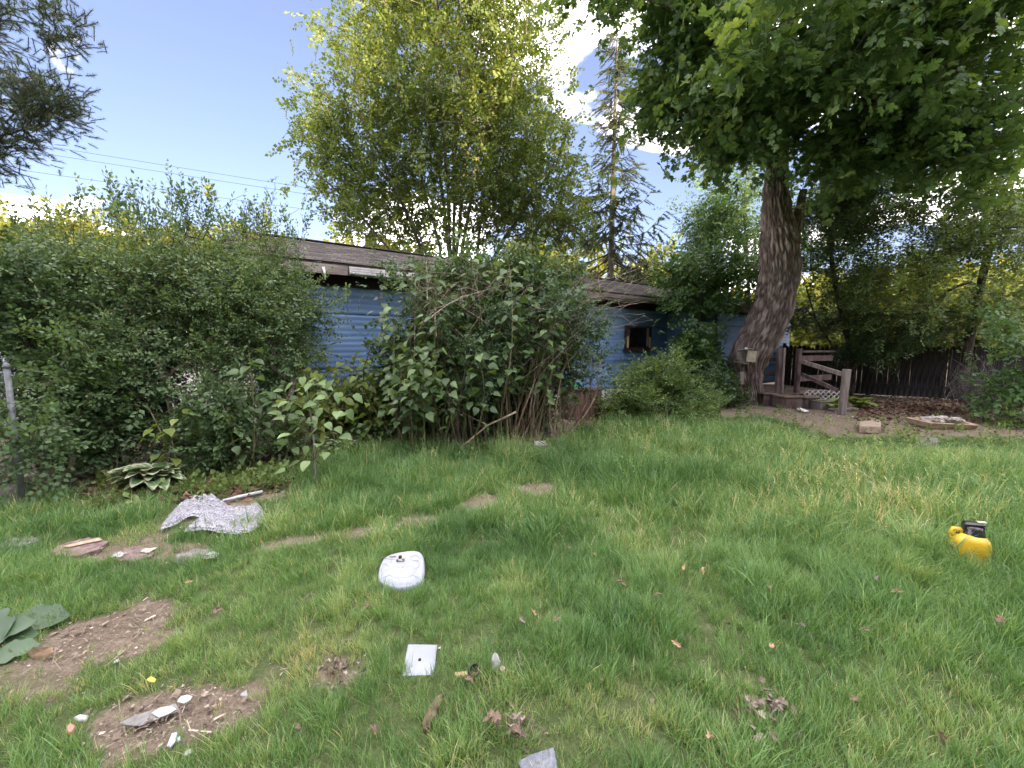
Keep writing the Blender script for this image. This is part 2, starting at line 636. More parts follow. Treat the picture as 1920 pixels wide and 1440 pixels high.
# ------------------------------------------------------------------ ground
HX = np.array([-400, 0, 200, 420, 520, 620, 720, 900, 1050, 1120, 1180, 1330, 1430, 1500, 1560, 1650, 1750, 1920, 2400.])
HY = np.array([965, 948, 915, 918, 895, 858, 850, 852, 845, 800, 790, 790, 786, 800, 822, 826, 822, 832, 850.])
SOIL = [(215, 1188, 150, 44, -14, 1.1), (300, 1345, 140, 50, -14, 1.0), (60, 1270, 110, 45, 0, .55), (160, 1030, 150, 24, -4, .68), (330, 1038, 120, 22, -2, .6),
        (330, 985, 110, 22, -18, .5), (560, 1020, 80, 14, -9, .9), (690, 998, 62, 14, -9, 1.0), (785, 978, 62, 13, -10, 1.1), (895, 946, 50, 13, -8, 1.1), (1010, 917, 44, 11, -10, 1.0), (1270, 868, 70, 10, 5, .5),
        (635, 1270, 50, 32, 0, .7), (1640, 800, 120, 16, 2, .8), (1790, 805, 110, 14, 2, .7), (1000, 1370, 110, 45, 20, .35), (1420, 1345, 70, 40, 30, .4),
        (1250, 1330, 120, 60, 10, .25), (560, 1230, 120, 50, 0, .3), (470, 935, 90, 16, -10, .8)]
def soil(x, y):
    """how bare the ground is, 0 to 1"""
    x = np.asarray(x, float); y = np.asarray(y, float)
    px, py = project(np.stack([x, y, np.zeros_like(x)], -1))
    wob = (n2(x, y, 2.6, 5, 5) - .5)
    fine = .9 * (n2(x, y, 9.0, 15, 3) - .5)
    s = np.zeros_like(x)
    for cx, cy, rx, ry, a, k in SOIL:
        c, d = math.cos(R(a)), math.sin(R(a))
        ux, uy = (px - cx) * c + (py - cy) * d, -(px - cx) * d + (py - cy) * c
        q = np.sqrt((ux / rx) ** 2 + (uy / ry) ** 2) + wob * 2.1
        s = np.maximum(s, k * (1 - sstep(.45, 1.3, q + fine)))
    lim = np.interp(px, HX, HY)
    Yl = F_PX * CAM_Z / np.maximum(lim - 650, 5)
    hed = sstep(-.15, .45, y - Yl + wob * .5)
    s = np.maximum(s, hed * .95)
    s = np.maximum(s, .30 * sstep(.57, .72, n2(x, y, .9, 77, 4)))
    return np.where(y < .8, .2, s)

def build_ground():
    xs = np.concatenate([[-400, -150, -70, -40, -25, -17, -13], np.arange(-11, 17.01, .11), [18, 20, 24, 32, 48, 80, 150, 400]])
    ys = np.concatenate([[-400, -150, -70, -35, -18, -8, -3, -1, 0, .6], np.arange(.9, 15.01, .10), [15.6, 17, 19, 22, 27, 35, 50, 80, 150, 420]])
    X, Y = np.meshgrid(xs, ys)
    Z = gz(X, Y)
    S = soil(X, Y)
    Z = Z - .012 * S * (Y > .8) * (Y < 13)
    V = np.stack([X, Y, Z], -1).reshape(-1, 3)
    ny, nx = X.shape
    i = (np.arange(ny - 1)[:, None] * nx + np.arange(nx - 1)[None]).ravel()
    L = np.stack([i, i + 1, i + nx + 1, i + nx], -1).ravel()
    t = NT('ground_soil')
    a = t.n('ShaderNodeAttribute', attribute_name='tint')
    nz = t.noise(9, 8, .7)
    nf = t.noise(70, 5, .75)
    soilc = t.ramp(nf, [(.25, (.090, .071, .053)), (.5, (.20, .162, .122)), (.75, (.31, .262, .207))])
    thatch = t.ramp(nf, [(.25, (.030, .046, .016)), (.5, (.070, .095, .036)), (.8, (.15, .16, .08))])
    ed = t.n('ShaderNodeMath', operation='MULTIPLY_ADD')
    t.l(nz, ed.inputs[0]); ed.inputs[1].default_value = .8; ed.inputs[2].default_value = -.4
    ad = t.n('ShaderNodeMath', operation='ADD', use_clamp=True)
    t.l(a.outputs['Fac'], ad.inputs[0]); t.l(ed.outputs[0], ad.inputs[1])
    fac = t.ramp(ad.outputs[0], [(.3, (0, 0, 0)), (.65, (1, 1, 1))])
    damp = t.noise(2.3, 5, .65)
    soilc = t.mix(t.ramp(damp, [(.40, (.35, .35, .35)), (.6, (0, 0, 0))]), soilc, (.060, .048, .036))
    col = t.mix(fac, thatch, soilc)
    b = t.bsdf(col, .95, .1, bump=nf, bstr=.8, bdist=.02)
    me = mesh_np('ground', V, L, np.full(len(i), 4), [t.end(b)], None, S.ravel(), True)
    g = link('ground', me)
    tag(g, 'shaded back yard earth under the lawn, bare in brown patches', 'ground', None, 'structure')
build_ground()

# driveway beyond the left shrubs
def build_drive():
    mb = MB()
    pts = [(-22, 7.4), (-5.0, 7.0), (-5.6, 10.5), (-12, 30), (-60, 44), (-60, 12)]
    mb.prism(pts, -.05, .07)
    m = mat_simple('pale_gravel', (.17, .155, .145), (.29, .265, .25), 22, .95, .1, .5, detail=8, bdist=.02)
    o = mb.build('driveway', m)
    tag(o, 'pale gravel drive glimpsed between the stems of the left shrubs', 'driveway', None, 'structure')
build_drive()

# ------------------------------------------------------------------ the blue house
HU = np.array([.834, .552]); HV = np.array([-.552, .834]); HP = np.array([-3.35, 7.40])
HROT = math.atan2(HU[1], HU[0])
def hw(t, yl):
    p = HP + HU * t + HV * yl
    return p
def ht(px, yl, z=1.6):
    """distance along the house whose point (at yl behind the eave) shows at pixel column px"""
    k = (px - CX) / F_PX
    a, b = HP + HV * yl
    # depth along the view axis is about Y*cos + ... ; the column depends on Y*cp - (z-cam)*sp
    t = 0
    for _ in range(4):
        y = (b + HU[1] * t)
        f = y * _cp - (z - CAM_Z) * _sp
        t = (k * f - a) / HU[0]
    return t
def hz(py, t, yl):
    P = hw(t, yl)
    d = ray(CX, py)
    return CAM_Z + d[2] / d[1] * P[1]

M_BLUE = None
def house_mats():
    global M_BLUE
    t = NT('blue_siding_paint')
    big = t.noise(1.1, 5, .6, stretch=(.6, 1, 2.0))
    fine = t.noise(14, 6, .65, stretch=(.3, 1, 2.5))
    c = t.ramp(big, [(.3, (.100, .190, .375)), (.5, (.142, .252, .462)), (.72, (.205, .325, .525))])
    chip = t.ramp(fine, [(.66, (0, 0, 0)), (.76, (1, 1, 1))])
    rib_light = t.noise(3.0, 5, .7, stretch=(.25, 1, 14))  # pale streaks put the light caught by the ribs into the paint colour
    c = t.mix(t.ramp(rib_light, [(.5, (0, 0, 0)), (.75, (.35, .35, .35))]), c, (.26, .33, .43))
    c = t.mix(t.mix(.35, (0, 0, 0), chip), c, (.34, .36, .40))
    b = t.bsdf(c, .45, .45, bump=fine, bstr=.08)
    M_BLUE = t.end(b)
house_mats()
M_BROWNBAND = mat_simple('dark_brown_board', (.020, .012, .012), (.050, .030, .026), 6, .8, .2, .3, stretch=(.3, 1, 3))
M_FASCIA = mat_simple('weathered_grey_board', (.16, .13, .12), (.33, .29, .27), 7, .85, .2, .4, stretch=(.35, 1, 3))
M_WHITE = mat_simple('old_white_paint', (.66, .66, .66), (.80, .80, .79), 9, .6, .3, .15)
M_SKIRT = mat_simple('pale_skirting', (.42, .41, .38), (.66, .65, .61), 4, .7, .3, .2)
M_DARKWOOD = mat_simple('dark_window_frame', (.030, .018, .016), (.075, .045, .038), 12, .7, .3, .3)
def glass_mat():
    t = NT('dark_inside_glass')
    nz = t.noise(3, 4, .6)
    c = t.ramp(nz, [(.35, (.004, .004, .005)), (.7, (.030, .026, .024))])  # the unlit space behind the pane is put into its colour
    return t.end(t.bsdf(c, .06, .5))
M_GLASS = glass_mat()
def shingle_mat():
    t = NT('roof_shingle_grit')
    a = t.n('ShaderNodeAttribute', attribute_name='tint')
    nf = t.noise(24, 8, .8)
    c = t.ramp(a.outputs['Fac'], [(0, (.075, .068, .066)), (.5, (.15, .135, .128)), (1, (.25, .225, .205))])
    c = t.mix(t.ramp(nf, [(.38, (.1, .1, .1)), (.62, (1, 1, 1))]), (.035, .033, .03), c)
    mo = t.noise(2.6, 6, .65)
    c = t.mix(t.ramp(mo, [(.56, (0, 0, 0)), (.68, (.6, .6, .6))]), c, (.17, .165, .085))
    return t.end(t.bsdf(c, .95, .1, bump=nf, bstr=.6))
M_SHINGLE = shingle_mat()

HOUSE = thing('house', 'long low blue house with corrugated metal siding and a grey shingled roof', 'house', (HP[0], HP[1], 0), HROT)
T0, T1 = ht(478, 0), 17.2
WY = .42
def siding_panel_mesh(w, h, key={}):
    k = (round(w, 2), round(h, 2))
    if k in key:
        return key[k]
    n = max(4, int(h / .107)) * 4
    V, L, N = [], [], []
    for i in range(n + 1):
        z = h * i / n
        ph = (z / .107) % 1.0
        y = -.019 * abs(math.sin(math.pi * ph)) ** .7
        V += [(0.004, y, z), (w - .004, y, z)]
    V += [(0.004, .012, 0), (w - .004, .012, 0), (0.004, .012, h), (w - .004, .012, h)]
    F = [(2 * i, 2 * i + 1, 2 * i + 3, 2 * i + 2) for i in range(n)]
    e = 2 * n + 2
    F += [(e + 1, 1, 0, e), (2 * n, 2 * n + 1, e + 3, e + 2)]
    key[k] = mesh_np('siding_panel', V, [i for f in F for i in f], [len(f) for f in F], [M_BLUE], None, None, True)
    return key[k]
def build_house():
    L = T1 - T0
    # core wall behind the siding
    mb = MB()
    mb.box(((T0 + T1) / 2, WY + .02 + 2.1, 1.66), (L, 4.2 - .0, 2.66))
    mb.build('wall', M_BROWNBAND, HOUSE)
    zr = [.34, 1.16, 2.23, 2.76]
    tw = T0
    seam = ht(1196, WY)
    starts = [seam + 2.44 * k for k in range(-7, 4)]
    for r in range(3):
        for s in starts:
            a, b = max(s, T0), min(s + 2.44, T1)
            if b - a < .3:
                continue
            w_, h_ = b - a, zr[r + 1] - zr[r] - .006
            link('siding_panel', siding_panel_mesh(w_, h_), HOUSE, (a, WY + RNG.uniform(-.004, .004), zr[r]))
    # skirting
    for s in starts:
        a, b = max(s, T0), min(s + 2.44, T1)
        if b - a > .3:
            mb = MB(); mb.box(((a + b) / 2, WY + .03, .155), (b - a - .01, .03, .33)); mb.build('skirting_panel', M_SKIRT, HOUSE)
    # end wall sheets
    for tt, sx in ((T0, -1), (T1, 1)):
        mb = MB()
        mb.add([(tt + sx * .006, WY, .34), (tt + sx * .006, WY + 4.2, .34), (tt + sx * .006, WY + 4.2, 3.0), (tt + sx * .006, WY + 2.1, 3.85), (tt + sx * .006, WY, 3.0)], [(0, 1, 2, 3, 4)])
        mb.build('gable_wall', M_BLUE, HOUSE)
    # roof: deck, shingles, fascia
    ye, ze, yr, zr_ = 0.0, 3.13, 2.5, 4.02
    mb = MB()
    a, b = T0 - .25, T1 + .25
    for (y0, z0, y1, z1) in ((ye, ze, yr, zr_), (yr, zr_, 2 * yr - ye, ze)):
        mb.add([(a, y0, z0), (b, y0, z0), (b, y1, z1), (a, y1, z1), (a, y0, z0 - .05), (b, y0, z0 - .05), (b, y1, z1 - .05), (a, y1, z1 - .05)],
               [(0, 1, 2, 3), (7, 6, 5, 4), (0, 4, 5, 1), (1, 5, 6, 2), (2, 6, 7, 3), (3, 7, 4, 0)])
    roof = mb.build('roof', mat_simple('roof_deck_board', (.06, .05, .045), (.10, .085, .08), 5, .9), HOUSE)
    sl = math.hypot(yr - ye, zr_ - ze); ang = math.atan2(zr_ - ze, yr - ye)
    nrow = int(sl / .14)
    protos = []
    for k in range(7):
        m1 = MB(); w = .30
        m1.add([(0, 0, .004), (w - .006, 0, .004), (w - .006, .2, .0), (0, .2, 0), (0, 0, .014), (w - .006, 0, .014), (w - .006, .2, .006), (0, .2, .006)],
               [(4, 5, 6, 7), (0, 4, 7, 3), (1, 2, 6, 5), (0, 1, 5, 4)], 0, RNG.uniform(.05, .95))
        protos.append(m1.mesh('shingle', M_SHINGLE))
    cells = []
    for r in range(nrow):
        x = a - (.15 if r % 2 else 0)
        while x < b - .1:
            cells.append((r, x)); x += .30
    pos = []
    for r, x in cells:
        s = r * .14 - .03
        pos.append((x, ye + s * math.cos(ang), ze + s * math.sin(ang) + .004))
    P = np.array(pos)
    W = np.stack([HP[0] + HU[0] * P[:, 0] + HV[0] * P[:, 1], HP[1] + HU[1] * P[:, 0] + HV[1] * P[:, 1], P[:, 2]], -1)
    pxx, _ = project(W)
    d = np.linalg.norm(W - np.array([0, 0, 1.6]), axis=1) + np.where((pxx > 470) & (pxx < 790), 0, 6)
    near = set(np.argsort(d)[:290].tolist())
    rest = MB()
    for i, p in enumerate(pos):
        j = RNG.integers(0, 7)
        if i in near:
            link('shingle', protos[j], roof, (p[0], p[1], p[2] + RNG.uniform(0, .003)), rot=(ang, 0, RNG.normal(0, .006)))
        else:
            w = .294; c, s = math.cos(ang), math.sin(ang)
            q = lambda u, v, h: (p[0] + u, p[1] + v * c - h * s, p[2] + v * s + h * c)
            rest.add([q(0, 0, .014), q(w, 0, .014), q(w, .2, .006), q(0, .2, .006), q(0, 0, .002), q(w, 0, .002)], [(0, 1, 2, 3), (4, 5, 1, 0)], 0, RNG.uniform(.05, .95))
    o = rest.build('shingles', M_SHINGLE, roof); o['kind'] = 'stuff'
    mb = MB(); mb.box(((a + b) / 2, yr, zr_ + .022), (b - a, .22, .02), None, 0, .006); mb.build('ridge_cap', M_SHINGLE, roof)
    # fascia boards
    cut = [a, ht(560, 0), ht(658, 0), ht(1120, 0), ht(1225, 0), b]
    for k in range(len(cut) - 1):
        mb = MB(); mb.box(((cut[k] + cut[k + 1]) / 2, -.018 + .004 * (k % 2), ze - .13), (cut[k + 1] - cut[k] - .012, .028, .17))
        mb.build('fascia_board', M_FASCIA, HOUSE)
    g0, g1 = ht(660, -.05), ht(800, -.05)
    mb = MB()
    for k in range(3):
        mb.box(((g0 + g1) / 2, -.062 - .012 * k, ze - .085 - .045 * k), (g1 - g0, .06, .040), None, 0, .006)
    mb.build('gutter', mat_simple('dull_white_gutter', (.33, .33, .33), (.48, .47, .47), 6, .6, .3, .15), HOUSE)
    mb = MB(); g0, g1 = ht(1128, -.05), ht(1270, -.05)
    for k in range(2):
        mb.box(((g0 + g1) / 2, -.06 - .012 * k, ze - .09 - .05 * k), (g1 - g0, .05, .045), None, 0, .006)
    mb.build('gutter', M_FASCIA, HOUSE)
    t = ht(613, -.05)
    mb = MB(); mb.add([(t - .03, -.05, 3.02), (t + .02, -.05, 3.03), (t + .035, -.055, 2.90), (t + .02, -.05, 2.80), (t - .0, -.06, 2.9), (t - .03, -.04, 3.02), (t + .02, -.04, 3.03), (t + .035, -.045, 2.90), (t + .02, -.04, 2.80), (t, -.05, 2.9)],
                      [(0, 4, 3, 2, 1), (5, 6, 7, 8, 9), (0, 5, 9, 4), (1, 2, 7, 6), (2, 3, 8, 7), (3, 4, 9, 8)])
    o = mb.build('gutter_hanger', M_WHITE, HOUSE)
    # soffit
    mb = MB(); mb.box(((T0 + T1) / 2, WY / 2 + .01, 3.005), (L, WY - .03, .02)); mb.build('soffit', M_BROWNBAND, HOUSE)
    mb = MB(); mb.box(((T0 + T1) / 2, WY - .012, 2.775), (L, .02, .025)); mb.build('siding_trim', M_DARKWOOD, HOUSE)
    # window by the knotweed
    def window(pl, pr, pt, pb, panels=True):
        tl, tr = ht(pl, WY), ht(pr, WY)
        tm = (tl + tr) / 2
        z1, z0 = hz(pt, tm, WY), hz(pb, tm, WY)
        y = WY - .045
        mb = MB()
        f = .055
        mb.box((tl + f / 2, y, (z0 + z1) / 2), (f, .09, z1 - z0)); mb.box((tr - f / 2, y, (z0 + z1) / 2), (f, .09, z1 - z0))
        mb.box((tm, y, z1 - f / 2), (tr - tl - 2 * f, .085, f)); mb.box((tm, y, z0 + f / 2), (tr - tl - 2 * f, .085, f))
        w = mb.build('window', M_DARKWOOD, HOUSE)
        mb = MB(); mb.box((tm, WY - .022, (z0 + z1) / 2), (tr - tl - 2 * f, .012, z1 - z0 - 2 * f)); mb.build('pane', M_GLASS, w)
        mb = MB(); mb.box((tm, y - .03, z0 - .025), (tr - tl + .12, .15, .045)); mb.build('sill', M_DARKWOOD, w)
        return w, tl, tr, z0, z1
    w, tl, tr, z0, z1 = window(1170, 1218, 612, 655)
    hgt = z1 - z0
    M_TAN = mat_simple('bare_tan_wood', (.42, .30, .17), (.58, .44, .27), 14, .8, .2, .2, stretch=(1, 1, .2))
    M_RED = mat_simple('reddish_brick_inside', (.07, .035, .028), (.14, .075, .06), 20, .8)
    for x, zt in ((tl + .075, .52), (tr - .075, .50)):
        mb = MB(); mb.box((x, WY - .085, z0 + .06 + zt * hgt / 2 - .02), (.085, .02, zt * hgt - .02)); mb.build('tan_strip', M_TAN, w)
    mb = MB(); mb.box((tr - .15, WY - .045, (z0 + z1) / 2 + .02), (.08, .03, hgt - .14)); mb.build('inner_jamb', M_FASCIA, w)
    mb = MB(); mb.box((tl + .15, WY - .036, z1 - .2), (.12, .012, .24)); mb.build('curtain', M_RED, w)
    window(1306, 1331, 598, 626)
    # white framed hatch low on the wall
    t = ht(1311, WY); zz_ = hz(692, t, WY)
    mb = MB(); mb.box((t, WY - .03, zz_), (.42, .05, .36)); h = mb.build('vent_hatch', M_WHITE, HOUSE)
    mb = MB(); mb.box((t - .02, WY - .06, zz_ - .01), (.26, .02, .24)); mb.build('vent_opening', M_GLASS, h)
    # room that stands forward at the right end
    ya = -1.25
    ta, tb = ht(1345, ya), ht(1497, ya)
    mb = MB(); mb.box(((ta + tb) / 2, ya + .9, 1.5), (tb - ta, 1.75, 2.36)); mb.build('side_room_wall', M_BROWNBAND, HOUSE)
    zr2 = [.34, 1.16, 2.23, 2.62]
    n = 3
    for r in range(3):
        for k in range(n):
            w_ = (tb - ta) / n
            link('siding_panel', siding_panel_mesh(w_, zr2[r + 1] - zr2[r] - .006), HOUSE, (ta + w_ * k, ya + .002, zr2[r]))
    for sx, tt in ((-1, ta), (1, tb)):
        mb = MB(); mb.box((tt + sx * .008, ya + .9, 1.5), (.012, 1.7, 2.34)); mb.build('side_room_cladding', M_BLUE, HOUSE)
    mb = MB()
    mb.add([(ta - .3, ya - .4, 2.98), (tb + .3, ya - .4, 2.98), (tb + .3, 0.35, 3.30), (ta - .3, 0.35, 3.30), (ta - .3, ya - .4, 2.90), (tb + .3, ya - .4, 2.90), (tb + .3, 0.35, 3.20), (ta - .3, 0.35, 3.20)],
           [(0, 1, 2, 3), (7, 6, 5, 4), (0, 4, 5, 1), (1, 5, 6, 2), (2, 6, 7, 3), (3, 7, 4, 0)])
    mb.build('side_room_roof', M_SHINGLE, HOUSE)
    mb = MB(); mb.box(((ta + tb) / 2, ya - .42, 2.88), (tb - ta + .6, .03, .16)); mb.build('fascia_board', M_FASCIA, HOUSE)
    t = (ta + tb) / 2 - .2
    mb = MB(); mb.box((t, ya - .03, 2.0), (.55, .05, .55)); mb.build('boarded_window', mat_simple('brown_board', (.10, .065, .05), (.18, .12, .09), 7, .8), HOUSE)
build_house()

# ------------------------------------------------------------------ deck with steps
M_DECK = mat_simple('brown_deck_paint', (.060, .038, .038), (.120, .080, .076), 6, .75, .25, .4, stretch=(1, 1, .25), c3=(.17, .13, .12))
M_DECK2 = mat_simple('worn_deck_top', (.10, .075, .06), (.21, .16, .125), 9, .85, .2, .4, stretch=(.3, 2, 1))
M_GREYWOOD = mat_simple('bare_grey_wood', (.13, .11, .10), (.27, .235, .21), 9, .85, .2, .5, stretch=(2, 2, .25))
def build_deck():
    Y0 = 10.75
    A = at(1432, 737, Y0); zf = A[2]
    x0 = A[0]
    x1 = at(1578, 730, Y0 + .3)[0]
    D = thing('deck', 'brown painted wooden deck with railings and steps beside the leaning tree', 'deck', (x0, Y0, 0), R(4))
    W, Dp = x1 - x0, 2.5
    # deck boards
    n = int(Dp / .145)
    bm_ = {}
    for k in range(n):
        mb = MB(); mb.box((W / 2 + RNG.uniform(-.01, .01), -.04 + .145 * (k + .5), zf - .02), (W + .05, .138, .035), None, 0, .005)
        mb.build('deck_board', M_DECK2, D)
    wj = at(1503, 700, Y0)[0] - x0
    mb = MB(); mb.box((wj / 2, 0.02, zf - .115), (wj, .035, .15)); mb.build('rim_joist', M_DECK, D)
    # vertical boards of the front skirt, left of the steps
    xs = np.arange(0, .75, .15)
    for x in xs:
        mb = MB(); mb.box((x + .07, .03 + RNG.uniform(-.003, .003), (zf - .2) / 2), (.143, .02, zf - .2)); mb.build('skirt_board', M_DECK, D)
    # posts
    px1 = at(1462, 700, Y0)[0] - x0; px2 = at(1500, 700, Y0)[0] - x0
    zt = at(1462, 655, Y0)[2]
    for x in (px1, px2):
        mb = MB(); mb.box((x, .02, zt / 2 + .02), (.105, .105, zt + .0), None, 0, .008); p = mb.build('post', M_DECK, D)
    mb = MB(); mb.box((px1 + .085, -.02, zt / 2 + .2), (.04, .09, zt - .32)); mb.build('post_batten', M_GREYWOOD, D)
    # back and side rails
    for x in (0.1, W * .5, W - .05):
        mb = MB(); mb.box((x, Dp - .1, zf + .55), (.09, .09, 1.1)); mb.build('post', M_DECK, D)
    for z in (zf + 1.02, zf + .82, zf + .35):
        mb = MB(); mb.box((W * .5, Dp - .16, z), (W, .03, .13 if z < zf + 1 else .04)); mb.build('rail', M_DECK, D)
    for z, h in ((zf + 1.12, .05), (zf + .93, .15), (zf + .38, .15)):
        mb = MB(); mb.bar((px2 + .06, .06, z), (W + .05, .55, z), .04 if h > .1 else .12, h); mb.build('rail', M_DECK, D)
    for i, x in enumerate(np.linspace(.3, px1 - .1, 3)):
        mb = MB(); mb.box((x, Dp - .13, zf + .5), (.06, .03, .7)); mb.build('baluster', M_DECK, D)
    # leaning newel post and two sloping handrails
    nb = gp(1578, 778) - np.array([x0, Y0, 0]); 
    c, s = math.cos(R(-4)), math.sin(R(-4))
    rot2 = lambda p: np.array([p[0] * c - p[1] * s, p[0] * s + p[1] * c, p[2]])
    nb = rot2(nb)
    Yn = gp(1578, 778)[1]
    ntop = rot2(at(1588, 692, Yn) - np.array([x0, Y0, 0]))
    mb = MB(); mb.bar(nb, ntop, .13, .13, 0, .015); mb.build('newel_post', M_GREYWOOD, D)
    e1 = rot2(at(1504, 678, Y0) - np.array([x0, Y0, 0])); e2 = rot2(at(1584, 703, Yn + .1) - np.array([x0, Y0, 0]))
    mb = MB(); mb.bar(e1, e2, .05, .10); mb.build('handrail', M_GREYWOOD, D)
    e1 = rot2(at(1504, 702, Y0) - np.array([x0, Y0, 0])); e2 = rot2(at(1570, 732, Yn + .1) - np.array([x0, Y0, 0]))
    mb = MB(); mb.bar(e1, e2, .045, .09); mb.build('handrail', M_DECK, D)
    # box steps
    sx0 = at(1470, 760, Y0 - .5)[0] - x0
    mb = MB(); mb.box((sx0 + .22, -.28, .14), (.44, .5, .28)); st = mb.build('step_box', M_DECK, D)
    for k in range(3):
        mb = MB(); mb.box((sx0 + .07 + .148 * k, -.535, .13), (.143, .02, .26)); mb.build('step_board', M_DECK, st)
    mb = MB(); mb.box((sx0 + .24, -.28, .297), (.54, .58, .035), None, 0, .005); mb.build('tread', M_DECK2, st)
    mb = MB(); mb.box((sx0 + .72, -.26, .13), (.52, .44, .26)); st2 = mb.build('step_box', M_DECK, D)
    mb = MB(); mb.box((sx0 + .72, -.28, .277), (.56, .5, .03), None, 0, .005); mb.build('tread', M_DECK2, st2)
    mb = MB(); mb.box((sx0 + 1.02, -.62, .10), (.62, .34, .2)); st3 = mb.build('step_box', M_GREYWOOD, D)
    mb = MB(); mb.box((sx0 + 1.02, -.62, .213), (.68, .38, .025), None, 0, .005); mb.build('tread', M_GREYWOOD, st3)
    mb = MB(); mb.bar((sx0 + .82, -1.0, .05), (sx0 + 1.5, -.95, .06), .2, .04); mb.build('bottom_plank', M_GREYWOOD, D)
    # white lattice on the open side
    la, lb = rot2(at(1503, 742, Y0 - .02) - np.array([x0, Y0, 0])), rot2(at(1578, 742, Y0 - .1) - np.array([x0, Y0, 0]))
    lz0, lz1 = at(1520, 756, Y0)[2], at(1520, 730, Y0)[2]
    lw = np.linalg.norm((lb - la)[:2]); ux = unit((lb - la)[:2]); hh = lz1 - lz0
    lat = bpy.data.objects.new('lattice', None); COL.objects.link(lat); lat.parent = D
    pt = .135
    for d in (0, 1):
        k = -hh
        while k < lw:
            xa, xb = max(k, 0), min(k + hh, lw)
            if xb - xa > .015:
                za, zb = (xa - k), (xb - k)
                if d:
                    za, zb = hh - za, hh - zb
                y = -.012 * d
                P = lambda x, z: (la[0] + ux[0] * x - ux[1] * y, la[1] + ux[1] * x + y - .07, lz0 + z)
                mb = MB(); mb.bar(P(xa, za), P(xb, zb), .007, .030, up=(ux[1], -ux[0], 0)); mb.build('lattice_slat', M_WHITE, lat)
            k += pt
    return D
DECK = build_deck()

# ------------------------------------------------------------------ fence on the right
M_FENCE = mat_simple('weathered_fence_board', (.022, .020, .021), (.055, .050, .050), 9, .9, .15, .5, stretch=(3, 3, .3), c3=(.095, .088, .086))
def build_fence():
    A, B = np.array([9.9, 14.6]), np.array([13.1, 12.2])
    C2 = np.array([15.6, 9.2])
    F = thing('stockade_fence', 'tall dark weathered picket fence under the trees on the right', 'fence', (A[0], A[1], 0))
    for P, Q in ((A, B), (B, C2)):
        L = np.linalg.norm(Q - P); u = (Q - P) / L; ang = math.atan2(u[1], u[0])
        n = int(L / .128)
        for k in range(n):
            p = P + u * (k + .5) * .128 - A
            h = 1.62 + RNG.normal(0, .025)
            w = .0632
            mb = MB()
            pts = [(-w, 0), (w, 0), (w, h - .09), (0, h), (-w, h - .09)]
            mb.add([(x, -.01, z) for x, z in pts] + [(x, .01, z) for x, z in pts],
                   [(0, 1, 2, 3, 4), (9, 8, 7, 6, 5)] + [(i, 5 + i, 5 + (i + 1) % 5, (i + 1) % 5) for i in range(5)])
            o = link('picket', mb.mesh('picket', M_FENCE), F, (p[0], p[1], .03), rot=(RNG.normal(0, .006), RNG.normal(0, .005), ang + RNG.normal(0, .015)))
        for z in (.35, 1.25):
            mb = MB(); mb.bar((*(P - A), z), (*(Q - A), z), .04, .09)
            o = mb.build('fence_rail', M_FENCE, F)
            o.location = (-u[1] * .035 * -1, u[0] * .035, 0)
        for k in range(0, int(L / 2.4) + 1):
            p = P + u * min(L, k * 2.4) - A
            mb = MB(); mb.box((p[0] + u[1] * -.07, p[1] + u[0] * .07 + .02, .85), (.1, .1, 1.75), None, 0, .01); mb.build('fence_post', M_FENCE, F)
build_fence()

# ------------------------------------------------------------------ wire gate at the far left
M_GALV = mat_simple('galvanised_steel', (.085, .095, .10), (.16, .18, .185), 20, .6, .4, .1, metal=0.0)
def build_gate():
    b = gp(43, 948)
    G = thing('wire_gate', 'galvanised pipe gate post with wire mesh at the far left edge', 'gate', (b[0], b[1], 0))
    top = at(43, 690, b[1])[2]
    mb = MB(); mb.tube([(0, 0, -.05), (0, 0, top)], .024, 10); mb.lathe([(.03, 0), (.03, .02), (.018, .045), (.004, .055)], 10, (0, 0, top)); mb.build('post', M_GALV, G, smooth=True)
    u = np.array([-.93, .12, 0.])
    for z in (top - .05, .06):
        mb = MB(); mb.tube([u * .0 + (0, 0, z), u * 1.4 + (0, 0, z)], .018, 8); mb.build('rail', M_GALV, G, smooth=True)
    mb = MB(); mb.tube([u * 1.4 + (0, 0, .04), u * 1.4 + (0, 0, top - .05)], .018, 8); mb.build('upright', M_GALV, G, smooth=True)
    H = top - .12
    for d in (1, -1):
        for k in range(40):
            x = -H + k * .065
            pa = []
            a, e = max(x, .03), min(x + H, 1.36)
            if e - a < .03:
                continue
            za, ze_ = a - x, e - x
            if d < 0:
                za, ze_ = H - za, H - ze_
            mb = MB(); mb.tube([u * a + (0, .004 * d, .07 + za), u * e + (0, .004 * d, .07 + ze_)], .0018, 3, False); mb.build('mesh_wire', M_GALV, G)
build_gate()
def build_old_post():
    b = gp(88, 915)
    mb = MB(); mb.box((0, 0, .19), (.10, .09, .44), Matrix.Rotation(.05, 3, 'Y'), 0, .01)
    mb.tube([(.03, -.05, .0), (.035, -.052, .4)], .006, 4)
    o = mb.build('wooden_post', M_GREYWOOD); o.location = (b[0], b[1] + .02, gz(b[0], b[1]))
    tag(o, 'short grey split wooden post between the gate and the shrubs', 'post')
build_old_post()
